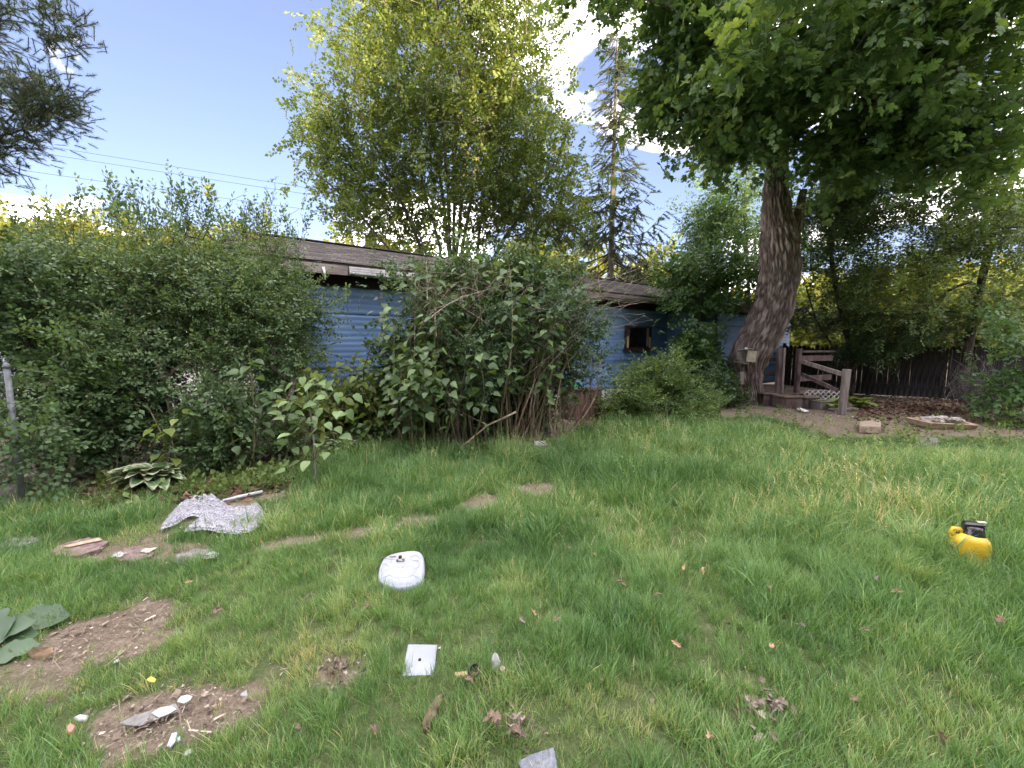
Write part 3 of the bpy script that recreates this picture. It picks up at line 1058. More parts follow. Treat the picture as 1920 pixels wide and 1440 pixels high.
# ------------------------------------------------------------------ vegetation
def E(px, py, Y, rx, ry, rd):
    return (at(px, py, Y), (rx * Y / F_PX, rd, ry * Y / F_PX))
M_BARK = mat_simple('bark_brown', (.030, .024, .020), (.085, .068, .056), 16, .95, .1, .8, stretch=(1, 1, .25), c3=(.15, .125, .11))
M_BARKG = mat_simple('bark_grey', (.075, .070, .062), (.165, .155, .138), 14, .95, .1, .8, stretch=(1, 1, .3), c3=(.25, .24, .215))
M_TWIG = mat_simple('twig_brown', (.035, .026, .02), (.09, .068, .052), 30, .9, .1)
M_TWIGG = mat_simple('twig_green', (.05, .055, .022), (.11, .105, .05), 30, .9, .1)
M_DEAD = mat_simple('dead_twig', (.20, .165, .13), (.38, .32, .26), 12, .9, .1)
M_DEADG = mat_simple('dead_twig_grey', (.09, .082, .078), (.21, .195, .19), 12, .9, .1)

L_MAPLE = mat_leaf('maple_leaf_fresh', (0.0699, 0.1235, 0.0330), (0.1358, 0.2016, 0.0550), (0.2586, 0.3087, 0.0935), .40, tcol=(1.3, 1.18, .5))
L_BIG = mat_leaf('maple_leaf_dark', (0.0513, 0.1090, 0.0400), (0.1029, 0.1869, 0.0635), (0.2380, 0.3377, 0.1169), .38)
L_SHRUB = mat_leaf('shrub_leaf', (0.0461, 0.0910, 0.0404), (0.0965, 0.1656, 0.0712), (0.2031, 0.2857, 0.1348), .32)
L_SHRUBD = mat_leaf('shrub_leaf_dark', (0.0316, 0.0661, 0.0276), (0.0633, 0.1190, 0.0483), (0.1265, 0.2049, 0.0828), .28)
L_SHRUBY = mat_leaf('shrub_leaf_olive', (0.0878, 0.1148, 0.0338), (0.1485, 0.1823, 0.0567), (0.2700, 0.2903, 0.1013), .35)
L_KNOT = mat_leaf('knotweed_leaf', (0.0459, 0.0862, 0.0340), (0.0896, 0.1542, 0.0580), (0.1782, 0.2641, 0.1050), .34, .42)
L_KNOTY = mat_leaf('knotweed_leaf_yellow', (0.1013, 0.1418, 0.0297), (0.1890, 0.2565, 0.0567), (0.3240, 0.4050, 0.1013), .38, .42)
L_SAP = mat_leaf('sapling_leaf', (0.1013, 0.1688, 0.0607), (0.1688, 0.2633, 0.1013), (0.2700, 0.3780, 0.1620), .34, .45)
L_OLIVE = mat_leaf('olive_leaf', (0.0638, 0.1038, 0.0362), (0.1330, 0.2049, 0.0696), (0.2660, 0.3688, 0.1392), .42)
L_DARKT = mat_leaf('dark_fine_leaf', (0.0283, 0.0625, 0.0238), (0.0597, 0.1141, 0.0429), (0.1494, 0.2301, 0.0826), .30)
L_FAR = mat_leaf('far_leaf', (0.0800, 0.1100, 0.0180), (0.1400, 0.1700, 0.0280), (0.2200, 0.2300, 0.0450), .35)
L_FARD = mat_leaf('far_leaf_dark', (0.0220, 0.0450, 0.0180), (0.0450, 0.0750, 0.0280), (0.0900, 0.1200, 0.0450), .35)
L_NEEDLE = mat_leaf('spruce_needle', (0.0297, 0.0540, 0.0267), (0.0624, 0.0945, 0.0446), (0.1263, 0.1604, 0.0713), .15, .6)
L_PINE = mat_leaf('pine_needle', (0.0378, 0.0675, 0.0351), (0.0743, 0.1148, 0.0567), (0.1350, 0.1755, 0.0810), .2, .55)
L_BUSHL = mat_leaf('fine_bush_leaf', (0.0500, 0.0980, 0.0330), (0.1000, 0.1700, 0.0560), (0.2000, 0.2900, 0.1000), .36)
L_VINE = mat_leaf('vine_leaf', (0.0416, 0.0966, 0.0356), (0.0861, 0.1708, 0.0594), (0.1782, 0.2822, 0.1010), .33)
L_WEED = mat_leaf('weed_leaf', (0.0743, 0.1148, 0.0338), (0.1350, 0.2025, 0.0607), (0.2430, 0.3240, 0.1080), .33)

def foliage(parent, name, P, D, per, tpls, mats, scale=(.75, 1.2), tint=(.5, .2), origin=None, seed=1, cull=None, **k):
    rg = np.random.default_rng(seed)
    pos, rot = sprays(P, D, per, rg, **k)
    if cull is not None:
        keep = cull(pos); pos, rot = pos[keep], rot[keep]
    n = len(pos)
    # clumps lighter and darker by nature
    tn = tint[0] + tint[1] * (rg.normal(0, .55, n) + 1.6 * (fbm(pos * .9 + 7, 3, 3) - .5))
    me = scatter_np(name, tpls, pos, rot, rg.uniform(*scale, n), np.clip(tn, .05, .95), mats, rg.integers(0, len(tpls), n), origin)
    o = link(name, me, parent)
    o['kind'] = 'stuff'
    return o

def sprig_set(seed, k, *a, **kw):
    rg = np.random.default_rng(seed)
    return [make_sprig(rg, *a, **kw) for _ in range(k)]
def needle_sprig(seed, length=.5, n=34, nl=.05, w=.006, droop=0.0):
    rg = np.random.default_rng(seed)
    t = Tpl()
    V = []
    for y in (0, length):
        for j in range(3):
            V.append((.006 * math.cos(j * 2.1), y, .006 * math.sin(j * 2.1) - droop * (y / length) ** 2))
    t.add(V, [(0, 1, 4, 3), (1, 2, 5, 4), (2, 0, 3, 5)], 1)
    for i in range(n):
        y = length * (i + 1) / n
        a = rg.uniform(0, 6.283)
        d = np.array([math.cos(a), rg.uniform(.4, 1.0), math.sin(a)]); d /= np.linalg.norm(d)
        s = np.cross(d, [0, 1, 0]); s /= np.linalg.norm(s) + 1e-9
        p = np.array([0, y, -droop * (y / length) ** 2])
        l = nl * rg.uniform(.7, 1.2)
        t.add([p - s * w / 2, p + s * w / 2, p + d * l], [(0, 1, 2)], 0, rg.uniform(-.15, .15))
    return t.pack()

# ---- the multi-stemmed maple behind the house
def build_maple():
    rg = np.random.default_rng(11)
    Y = 17.0
    b = at(845, 480, Y); base = np.array([b[0], Y, 0.0])
    T = thing('maple_tree', 'tall many-stemmed maple with fresh yellow-green leaves behind the blue house', 'tree', base)
    sk = Skeleton(rg)
    root = sk.line([base, base + (0, 0, .8), base + (.02, 0, 1.6)])
    stems = [(600, 330, -1.0, 5), (655, 190, .8, 5), (720, 90, -1.2, 5), (770, 40, .9, 5), (815, 0, -.6, 5), (868, -60, .3, 5), (905, 20, 1.2, 5), (960, 60, -1.0, 5), (1000, 150, .8, 5), (1060, 290, -.6, 5), (690, 260, -1.8, 5)]
    for px, py, dy, k in stems:
        e = at(px, py, Y + dy)
        s = base + np.array([rg.normal(0, .12), rg.normal(0, .1), rg.uniform(1.0, 1.7)])
        c = s + np.array([(e - s)[0] * .28, (e - s)[1] * .3, (e - s)[2] * .55])
        pts = [s]
        for i in range(1, 13):
            t = i / 12
            pts.append((1 - t) ** 2 * s + 2 * t * (1 - t) * c + t * t * e + rg.normal(0, .05, 3))
        sk.line(pts[1:], root[1])
    env = [(E(845, 60, Y, 185, 200, 4.4), 330), (E(840, 270, Y, 180, 110, 4.0), 120), (E(695, 290, Y, 90, 105, 2.4), 70), (E(985, 300, Y, 85, 130, 3.0), 120), (E(860, -130, Y, 165, 170, 4.0), 100),
           (E(850, 390, Y, 210, 50, 2.6), 60), (E(730, 400, Y, 85, 36, 1.8), 26), (E(960, 420, Y, 85, 36, 1.8), 26), (E(665, 385, Y, 60, 32, 1.5), 16), (E(598, 215, Y, 40, 32, .8), 10), (E(595, 295, Y, 42, 34, .8), 10), (E(1055, 430, Y, 42, 46, 1.2), 12), (E(700, 60, Y, 70, 50, 2), 20), (E(630, 240, Y, 44, 60, 1.0), 14)]
    tg = np.concatenate([np.concatenate([clumpy(e, n // 2, rg, .35, 6, .20), inside(e, n - n // 2, rg, .3)]) for e, n in env])
    tips = sk.reach(tg, arch=.10, bias=.10, first=4, stepl=.6)
    mb = MB(); sk.wood(mb, .011, 5, 2.15, rmax=.24)
    mb.build('stems', M_BARKG, T, world=True, smooth=True)
    P, D = tips_dirs(sk, tips)
    # also leaves along the thinner wood
    tp = sprig_set(21, 6, 9, ovate(.42, .18), .150, 1.0, .55, .006)
    foliage(T, 'crown', P, D, 12, tp, [L_MAPLE, M_TWIG], (.7, 1.15), (.45, .3), origin=base, seed=5, spread=.46, outward=.9, rnd=.8, up_j=.6, droop=.0)
build_maple()

# ---- spruce
def build_spruce(px, Y, ztop, name, label, lmax, seed, bare=4.0):
    rg = np.random.default_rng(seed)
    x = at(px, 480, Y)[0]
    base = np.array([x, Y, 0.])
    T = thing('spruce_tree', label, 'tree', base)
    mb = MB()
    top = at(px + 13, 40, Y); 
    n = 14
    tr = [base + np.array([(top[0] - x) * (i / n) ** 1.3, 0, ztop * i / n]) for i in range(n + 1)]
    mb.tube(tr, [.19 * (1 - i / n) ** .8 + .012 for i in range(n + 1)], 9)
    mb.build('trunk', M_BARKG, T, world=True, smooth=True)
    wood = MB(); pos, dirs = [], []
    z = bare
    while z < ztop - .25:
        f = (z - bare) / (ztop - bare)
        L0 = lmax * (1 - f) ** .55 if f < .42 else .34 + lmax * .40 * (1 - f)
        for k in range(rg.integers(4, 7)):
            a = rg.uniform(0, 6.283); L = L0 * rg.uniform(.55, 1.12)
            c = base + np.array([(top[0] - x) * (z / ztop) ** 1.3, 0, z + rg.uniform(-.15, .15)])
            h = np.array([math.cos(a), math.sin(a), 0])
            dr = .42 * (1 - f) + .05
            pts = []
            for i in range(8):
                t = i / 7
                pts.append(c + h * L * t + np.array([0, 0, L * (-dr * math.sin(t * 2.0) * .8 + .22 * t ** 3 + .35 * f * t)]) + rg.normal(0, .02, 3))
            wood.tube(pts, [.028 * (1 - i / 8) * min(1, L / 2) + .004 for i in range(8)], 4, False)
            dens = .10 if f < .7 else .075
            m = int(L / dens)
            for j in range(m):
                t = (j + rg.uniform()) / m
                if t < (.26 if f < .55 else .05) or (f < .5 and rg.uniform() < .08):
                    continue
                q = t * 7; i0 = min(6, int(q))
                p = pts[i0] + (pts[i0 + 1] - pts[i0]) * (q - i0)
                side = rg.choice([-1, 1])
                d = h * rg.uniform(.3, .9) + side * np.array([-h[1], h[0], 0]) * rg.uniform(.2, .9) + np.array([0, 0, -rg.uniform(.1, .8) * (1 - f * .8)])
                pos.append(p); dirs.append(d)
        z += .42 * rg.uniform(.8, 1.2)
    wood.build('branches', M_TWIG, T, world=True)
    pos = np.array(pos); dirs = np.array(dirs)
    up = rg.normal(0, .4, pos.shape); up[:, 2] += 1
    tps = [needle_sprig(60 + k, .50, 44, .085, .026, .10) for k in range(4)]
    nn = len(pos)
    me = scatter_np('needles', tps, pos, frames(dirs, up), rg.uniform(.8, 1.7, nn), np.clip(rg.normal(.5, .2, nn), .05, .95), [L_NEEDLE, M_TWIG], None, base)
    o = link('needles', me, T); o['kind'] = 'stuff'
build_spruce(1145, 20.0, at(1158, 35, 20.0)[2], 'spruce_tree', 'thin ragged spruce with drooping sparse branches behind the house, right of the maple', 3.2, 31)
build_spruce(1205, 26.0, at(1205, 505, 26.0)[2], 'spruce_tree', 'small dark spruce top peeping over the house roof beside the tall ragged spruce', 2.2, 32, 2.5)

# ---- pine whose branches hang in from the left
def build_pine():
    rg = np.random.default_rng(41)
    base = np.array([-12.2, 7.4, 0.])
    T = thing('pine_tree', 'pine tree with long-needled branches reaching in at the upper left corner', 'tree', base)
    sk = Skeleton(rg)
    trunk = sk.line([base + np.array([.02 * i * i * .1, 0, i * 1.1]) for i in range(14)])
    Y = 7.2
    tips = []
    tg = []
    for e, n in ((E(35, 25, Y, 90, 30, .7), 26), (E(-60, 20, Y, 120, 60, .9), 26), (E(30, 195, Y, 100, 48, .8), 46), (E(95, 190, Y, 70, 22, .4), 14), (E(-80, 210, Y, 130, 60, 1.0), 26), (E(-10, 318, Y, 30, 8, .3), 5),
                 (E(20, 270, Y, 36, 14, .4), 8), (E(-300, 120, Y + .5, 170, 260, 2.0), 40), (E(-300, -250, Y, 260, 200, 2.2), 50)):
        tg.append(inside(e, n, rg, .2))
    tips = sk.reach(np.concatenate(tg), arch=.06, bias=.12, first=4, stepl=.3)
    mb = MB(); mb2 = MB()
    sk.wood(mb2, .005, 4, 2.2, rmax=.10, skip=(0,))
    mb.tube([sk.P[i] for i in trunk], [.24 * (1 - i / 15) + .02 for i in range(14)], 10)
    mb.build('trunk', M_BARK, T, world=True, smooth=True)
    mb2.build('branches', M_BARK, T, world=True)
    P, D = tips_dirs(sk, tips)
    tps = [needle_sprig(80 + k, .20, 62, .070, .0050, .0) for k in range(4)]
    pos, rot = sprays(P, D, 15, rg, spread=.14, outward=1.0, rnd=.7, up_j=.4)
    n = len(pos)
    me = scatter_np('needles', tps, pos, rot, rg.uniform(.7, 1.15, n), np.clip(rg.normal(.5, .22, n), 0, 1), [L_PINE, M_TWIG], None, base)
    o = link('needles', me, T); o['kind'] = 'stuff'
build_pine()

# ---- the big leaning tree
def bark_big():
    t = NT('furrowed_bark')
    a = t.n('ShaderNodeAttribute', attribute_name='tint')
    nf = t.noise(26, 6, .7, stretch=(1, 1, .35))
    nb = t.noise(1.6, 4, .6)
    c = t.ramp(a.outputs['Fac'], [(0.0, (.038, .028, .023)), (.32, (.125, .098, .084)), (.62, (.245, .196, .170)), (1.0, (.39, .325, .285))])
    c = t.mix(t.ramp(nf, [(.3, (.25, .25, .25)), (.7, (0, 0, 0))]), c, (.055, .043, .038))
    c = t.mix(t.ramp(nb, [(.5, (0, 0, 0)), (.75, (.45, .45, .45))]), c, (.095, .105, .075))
    return t.end(t.bsdf(c, .95, .1, bump=nf, bstr=.7, bdist=.03))
M_BIGBARK = bark_big()
def bark_tube(pts, rads, n=120, per=36, twist=.25, amp=.05, seed=1, flare=None, cap=False):
    """a trunk with real furrows: radius pushed in and out"""
    pts = np.array(pts, float); k = len(pts)
    s = np.concatenate([[0], np.cumsum(np.linalg.norm(np.diff(pts, axis=0), axis=1))])
    m = max(8, int(s[-1] / .035))
    u = np.linspace(0, s[-1], m)
    # smooth centre line
    def cr(v):
        out = np.zeros(m)
        for j in range(m):
            i = min(k - 2, max(0, int(np.searchsorted(s, u[j], 'right') - 1)))
            t = (u[j] - s[i]) / (s[i + 1] - s[i])
            p0, p1, p2, p3 = v[max(0, i - 1)], v[i], v[i + 1], v[min(k - 1, i + 2)]
            out[j] = .5 * (2 * p1 + (-p0 + p2) * t + (2 * p0 - 5 * p1 + 4 * p2 - p3) * t * t + (-p0 + 3 * p1 - 3 * p2 + p3) * t ** 3)
        return out
    C = np.stack([cr(pts[:, j]) for j in range(3)], -1)
    rr = cr(np.array(rads, float))
    d = unit(np.gradient(C, axis=0))
    x = np.array([1., 0, 0]); X, Yv = [], []
    for i in range(m):
        x = unit(x - d[i] * x.dot(d[i])); X.append(x); Yv.append(np.cross(d[i], x))
    X, Yv = np.array(X), np.array(Yv)
    th = np.linspace(0, 2 * np.pi, n, endpoint=False)
    TH, U = np.meshgrid(th, u)
    tt = TH + twist * U
    Q = np.stack([np.cos(tt) * 2.6, np.sin(tt) * 2.6, U * .55], -1)
    w = fbm(Q * 1.0 + 3, seed, 3)
    Q2 = np.stack([np.cos(tt) * per / 6.3, np.sin(tt) * per / 6.3, U * 2.5 + w * .7], -1)
    g = fbm(Q2, seed + 5, 3)
    ridge = 1 - np.abs(g - .5) * 4.2
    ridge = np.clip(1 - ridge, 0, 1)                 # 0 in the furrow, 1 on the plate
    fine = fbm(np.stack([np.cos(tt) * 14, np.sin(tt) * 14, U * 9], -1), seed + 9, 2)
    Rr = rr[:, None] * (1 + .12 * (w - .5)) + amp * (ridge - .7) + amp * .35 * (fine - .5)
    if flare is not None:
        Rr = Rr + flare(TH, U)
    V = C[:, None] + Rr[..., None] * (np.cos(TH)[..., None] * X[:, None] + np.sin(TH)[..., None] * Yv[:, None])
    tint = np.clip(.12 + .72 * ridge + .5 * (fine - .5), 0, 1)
    i = (np.arange(m - 1)[:, None] * n + np.arange(n)[None])
    j = (np.arange(m - 1)[:, None] * n + (np.arange(n)[None] + 1) % n)
    L = np.stack([i, j, j + n, i + n], -1).reshape(-1)
    V = V.reshape(-1, 3); N = np.full(len(L) // 4, 4)
    if cap:
        V = np.concatenate([V, C[-1:] + d[-1:] * .0]); c = len(V) - 1
        last = (m - 1) * n
        L = np.concatenate([L, np.stack([last + np.arange(n), last + (np.arange(n) + 1) % n, np.full(n, c)], -1).ravel()]); N = np.concatenate([N, np.full(n, 3)])
        tint = np.append(tint.ravel(), .3)
    return V, L, N, tint.ravel()
def build_big_tree():
    rg = np.random.default_rng(51)
    Y = 11.3
    prof = [(1402, 775, 64), (1402, 755, 56), (1402, 735, 50), (1402, 695, 55), (1412, 655, 66), (1438, 605, 70), (1454, 555, 68), (1461, 505, 66), (1460, 455, 64), (1456, 405, 52), (1455, 350, 41), (1457, 290, 32), (1464, 220, 29), (1472, 130, 27), (1484, 30, 24), (1490, -80, 22), (1500, -220, 14)]
    pts = [at(px, py, Y) for px, py, w in prof]
    rad = [w / 2 * Y / F_PX * .97 for px, py, w in prof]
    base = np.array([pts[1][0], Y, 0.0])
    T = thing('large_tree', 'large dark-leaved maple with a thick bent trunk and deeply furrowed bark', 'tree', base)
    def flare(TH, U):
        lob = .5 + .5 * np.cos(TH * 3 + 1.0) + .35 * np.cos(TH * 5 + 2)
        return .22 * np.exp(-U / .26) * lob + .10 * np.exp(-((U - 1.35) / .45) ** 2) * np.clip(np.cos(TH - math.pi * .95), 0, 1) ** 2 + .05 * np.exp(-((U - 4.3) / .3) ** 2) * np.clip(np.cos(TH), 0, 1)
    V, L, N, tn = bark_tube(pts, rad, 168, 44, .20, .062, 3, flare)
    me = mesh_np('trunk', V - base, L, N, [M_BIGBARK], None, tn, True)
    tr = link('trunk', me, T)
    # broken stub limb
    s = [at(1474, 470, Y), at(1489, 435, Y - .05), at(1498, 400, Y - .1), at(1507, 356, Y - .1)]
    V, L, N, tn = bark_tube(s, [.22, .165, .125, .085], 48, 20, .1, .025, 8, None, True)
    link('broken_limb', mesh_np('broken_limb', V - base, L, N, [M_BIGBARK], None, tn, True), T)
    # scar of torn orange wood under the stub
    mb = MB()
    sc = [(1490, 447), (1500, 440), (1501, 460), (1496, 478), (1489, 490), (1486, 470)]
    q = [at(x, y, Y - .36) for x, y in sc]
    mb.add([p for p in q] + [p + np.array([0, .12, 0]) for p in q], [tuple(reversed(range(6)))] + [(i, (i + 1) % 6, 6 + (i + 1) % 6, 6 + i) for i in range(6)])
    mb.build('torn_wood', mat_simple('torn_orange_wood', (.10, .04, .02), (.24, .115, .06), 25, .9, .1, .5), T, world=True)
    sk = Skeleton(rg)
    sk.line(pts[9:])
    nodes = {i: k for k, i in enumerate(range(9, len(pts)))}
    limbs = [(12, [(1540, 205, 10.8), (1620, 215, 10.2), (1710, 250, 9.8), (1800, 265, 9.6)]), (13, [(1400, 90, 10.8), (1310, 80, 10.2), (1230, 110, 9.9)]), (12, [(1500, 150, 10.2), (1560, 70, 9.0), (1640, 20, 8.0)]),
             (13, [(1540, 60, 11.5), (1640, -40, 11.6), (1760, -80, 11.5)]), (14, [(1420, -60, 10.8), (1330, -120, 10.4)]), (14, [(1560, -60, 10.6), (1650, -160, 9.6)]), (11, [(1430, 225, 10.8), (1370, 190, 10.0), (1300, 200, 9.4)])]
    for s0, seg in limbs:
        sk.line([at(*q) for q in seg], nodes[s0])
    env = [(E(1490, 65, 10.6, 230, 128, 3.0), 220), (E(1305, 70, 10.2, 95, 115, 1.8), 100), (E(1700, 115, 9.4, 245, 105, 2.4), 190), (E(1470, 185, 9.9, 120, 48, 1.6), 60), (E(1840, 90, 8.4, 190, 150, 2.0), 90),
           (E(1620, 30, 7.6, 260, 110, 1.2), 90), (E(1520, -260, 11, 420, 200, 3.6), 130), (E(1335, 225, 9.7, 42, 42, .8), 24), (E(1262, 195, 10.1, 42, 36, .8), 18), (E(1580, 315, 9.5, 50, 12, .6), 9), (E(1640, 232, 9.4, 90, 34, 1.0), 24),
           (E(1070, -30, 9.5, 60, 18, .5), 6), (E(1160, -20, 9.8, 60, 26, .7), 12), (E(1350, 160, 9.2, 66, 46, 1.2), 30), (E(1800, 222, 9.0, 110, 38, 1.0), 26), (E(1570, 275, 9.6, 70, 26, .8), 22), (E(1700, 285, 9.4, 100, 26, .9), 26), (E(1860, 285, 9.0, 90, 30, .9), 26), (E(1400, 250, 9.6, 60, 26, .7), 16)]
    tg = np.concatenate([clumpy(e, n, rg, .3, 10, .16) for e, n in env])
    tips = sk.reach(tg, arch=.04, bias=.12, first=2, stepl=.45)
    mb = MB(); sk.wood(mb, .0085, 5, 2.1, rmax=.17, skip=(0,))
    mb.build('limbs', M_BARK, T, world=True, smooth=True)
    P, D = tips_dirs(sk, tips)
    tp = sprig_set(22, 5, 6, lobed(), .165, .9, .42, .005, lift=.3, jit=.45)
    tp2 = sprig_set(23, 4, 6, lobed(True), .165, .9, .42, .005, lift=.3, jit=.45)
    lowz = P[:, 2] < 10.4
    foliage(T, 'crown', P[lowz], D[lowz], 6, tp, [L_BIG, M_TWIG], (.75, 1.2), (.42, .34), origin=base, seed=6, spread=.33, outward=.6, rnd=.8, droop=.30, up_j=.5)
    foliage(T, 'crown', P[~lowz], D[~lowz], 6, tp2, [L_BIG, M_TWIG], (.75, 1.2), (.42, .34), origin=base, seed=7, spread=.36, outward=.6, rnd=.8, droop=.30, up_j=.5)
    return T
build_big_tree()

# ---- broken bird box nailed to the trunk
def build_birdbox():
    Y = 10.78
    c = at(1400, 670, Y)
    B = thing('birdhouse', 'broken grey wooden bird box nailed to the bent trunk', 'birdhouse', c)
    k = Y / F_PX
    def q(px, py, dy=0.):
        return at(px, py, Y + dy) - c
    M_T = mat_simple('pale_plywood', (.30, .255, .19), (.44, .385, .30), 10, .85, .2, .2)
    mb = MB(); mb.box(q(1409, 668, -.10), (.245, .02, .30), Matrix.Rotation(.10, 3, 'Y')); mb.build('front_panel', M_T, B)
    mb = MB(); mb.box(q(1393, 669, .02), (.20, .02, .40), Matrix.Rotation(-.05, 3, 'Y')); mb.build('back_board', M_GREYWOOD, B)
    mb = MB(); mb.box(q(1390, 680, -.05), (.26, .24, .02), Matrix.Rotation(.22, 3, 'Y')); mb.build('floor_board', M_GREYWOOD, B)
    mb = MB(); mb.box(q(1396, 655, -.05), (.30, .24, .02), Matrix.Rotation(-.12, 3, 'Y')); mb.build('roof_board', M_GREYWOOD, B)
    mb = MB(); mb.box(q(1385, 667, -.05), (.02, .20, .20)); mb.build('side_board', M_GREYWOOD, B)
    mb = MB(); mb.box(q(1391, 709, -.02), (.10, .03, .34), Matrix.Rotation(-.10, 3, 'Y')); mb.build('lower_strip', M_GREYWOOD, B)
    mb = MB(); mb.box(q(1399, 653, -.12), (.06, .02, .04), Matrix.Rotation(.3, 3, 'Y')); mb.build('white_scrap', M_WHITE, B)
build_birdbox()

# ---- trees at the right
def bushy_tree(name, label, cat, lines, env, tpl, per, mats, seed, rtip=.006, rmax=.2, bark=M_BARK, arch=.05, tint=(.45, .3), first=1, group=None, shell=.3, crown='crown', woodname='trunk', scale=(.7, 1.2), power=2.1, bias=.12, **k):
    rg = np.random.default_rng(seed)
    base = np.array(lines[0][0], float)
    T = thing(name, label, cat, base, 0, group)
    sk = Skeleton(rg)
    for ln in lines:
        sk.line(ln)
    tg = np.concatenate([clumpy(e, n, rg, shell) for e, n in env])
    tips = sk.reach(tg, arch=arch, bias=bias, first=first, stepl=.35)
    mb = MB(); sk.wood(mb, rtip, 4, power, rmax=rmax)
    mb.build(woodname, bark, T, world=True, smooth=True)
    P, D = tips_dirs(sk, tips)
    if tpl is not None:
        foliage(T, crown, P, D, per, tpl, mats, scale, tint, origin=base, seed=seed + 1, **k)
    return T
def path(*pts, z0=True):
    out = [at(*p) for p in pts]
    if z0:
        b = out[0].copy(); b[2] = -.03
        out = [b] + out
    return out
FINE = sprig_set(24, 5, 11, ovate(.27, .1), .11, 1.1, .45, .003, lift=.12, jit=.25)
FINE2 = sprig_set(25, 5, 11, ovate(.30, .1), .10, 1.0, .45, .003, lift=.15, jit=.3)
bushy_tree('slender_tree', 'dark fine-leaved tree with thin slanting stems behind the deck', 'tree',
           [path((1596, 690, 12.6), (1590, 640, 12.6), (1575, 580, 12.7), (1560, 500, 12.8), (1555, 420, 13)), path((1600, 690, 12.5), (1618, 640, 12.4), (1650, 590, 12.2), (1690, 545, 12.0)), path((1586, 690, 12.7), (1555, 640, 12.8), (1530, 600, 13.0), (1512, 540, 13.1))],
           [(E(1620, 450, 13, 135, 95, 1.8), 190), (E(1535, 410, 13.4, 50, 70, 1.3), 50), (E(1565, 585, 13, 80, 45, 1.0), 50), (E(1680, 610, 12.3, 80, 40, .9), 60), (E(1630, 660, 12.2, 60, 30, .7), 36), (E(1650, 350, 13, 110, 40, 1.5), 70), (E(1550, 350, 13.2, 60, 50, 1.2), 46), (E(1585, 500, 13.2, 100, 60, 1.2), 50)],
           FINE, 9, [L_DARKT, M_TWIG], 61, rmax=.075, up_j=.25, spread=.30, rnd=.6, zscale=.5, droop=.1, tint=(.45, .3))
bushy_tree('olive_tree', 'olive-leaved tree with hanging sprays and a leaning trunk in front of the picket fence', 'tree',
           [path((1806, 752, 11.6), (1808, 700, 11.6), (1818, 630, 11.6), (1835, 550, 11.6), (1855, 460, 11.6), (1878, 380, 11.6), (1897, 320, 11.6), (1915, 200, 11.6))],
           [(E(1790, 430, 11.6, 165, 105, 2.0), 120), (E(1880, 510, 10.8, 120, 90, 1.4), 80), (E(1730, 545, 11.3, 110, 55, 1.4), 80), (E(1850, 330, 11.2, 140, 50, 1.6), 34), (E(1990, 420, 11, 130, 200, 1.8), 70)],
           FINE2, 8, [L_OLIVE, M_TWIG], 63, rmax=.26, up_j=.25, spread=.32, rnd=.55, zscale=.45, droop=.18, tint=(.5, .3), power=1.8)
bushy_tree('light_green_tree', 'airy light green tree beyond the house roof, left of the bent trunk', 'tree',
           [path((1405, 560, 19), (1400, 480, 19), (1395, 400, 19), (1400, 320, 19))],
           [(E(1390, 380, 19, 75, 90, 2), 120), (E(1350, 470, 18.5, 60, 60, 1.6), 70), (E(1430, 470, 19, 60, 70, 2), 60), (E(1540, 420, 19, 90, 90, 2.2), 90)],
           sprig_set(26, 4, 10, ovate(.34, .1), .13, 1.0, .55, .004), 9, [L_VINE, M_TWIG], 65, rmax=.12, up_j=.5, spread=.35, tint=(.6, .3))
bushy_tree('vine_thicket', 'leafy green thicket climbing the house wall left of the bent trunk', 'bush',
           [path((1300, 745, 11.9), (1305, 690, 11.9), (1308, 620, 11.9), (1315, 550, 12)), path((1345, 740, 11.7), (1340, 680, 11.7), (1345, 600, 12))],
           [(E(1318, 555, 12, 42, 36, .6), 44), (E(1325, 650, 11.7, 42, 40, .5), 50), (E(1345, 520, 12.2, 50, 30, .6), 40), (E(1310, 610, 11.9, 30, 50, .4), 24), (E(1340, 700, 11.6, 45, 26, .4), 30), (E(1275, 540, 12, 28, 22, .4), 20), (E(1290, 510, 12.2, 40, 24, .5), 24), (E(1395, 530, 12.6, 60, 30, .6), 30), (E(1350, 480, 12.6, 45, 35, .8), 26)],
           sprig_set(27, 5, 7, lobed(True), .12, .9, .36, .003), 6, [L_VINE, M_TWIG], 67, rmax=.05, up_j=.5, spread=.22, tint=(.5, .34))
bushy_tree('low_bush', 'low light green bush with fine leaves in front of the blue wall', 'bush',
           [[np.append(gp(p, 800)[:2] + RNG.normal(0, .1, 2), 0), np.append(gp(p, 800)[:2], .25)] for p in (1160, 1190, 1220, 1250, 1280, 1310)],
           [(E(1235, 762, 8.4, 80, 28, .45), 110), (E(1180, 770, 8.5, 50, 22, .4), 60), (E(1300, 775, 8.2, 45, 24, .4), 60), (E(1250, 720, 8.6, 34, 28, .35), 50), (E(1148, 775, 8.4, 34, 18, .3), 26), (E(1318, 788, 8.0, 40, 14, .3), 26), (E(1285, 728, 8.5, 22, 26, .25), 26), (E(1215, 700, 8.7, 20, 25, .25), 20), (E(1172, 735, 8.8, 14, 40, .2), 14), (E(1262, 700, 8.6, 16, 30, .2), 14)],
           sprig_set(28, 5, 11, ovate(.30, .1), .055, 1.0, .26, .002), 8, [L_BUSHL, M_TWIGG], 69, rmax=.012, rtip=.002, up_j=.5, spread=.12, rnd=.5, tint=(.5, .32), woodname='stems', crown='foliage', bias=.02)
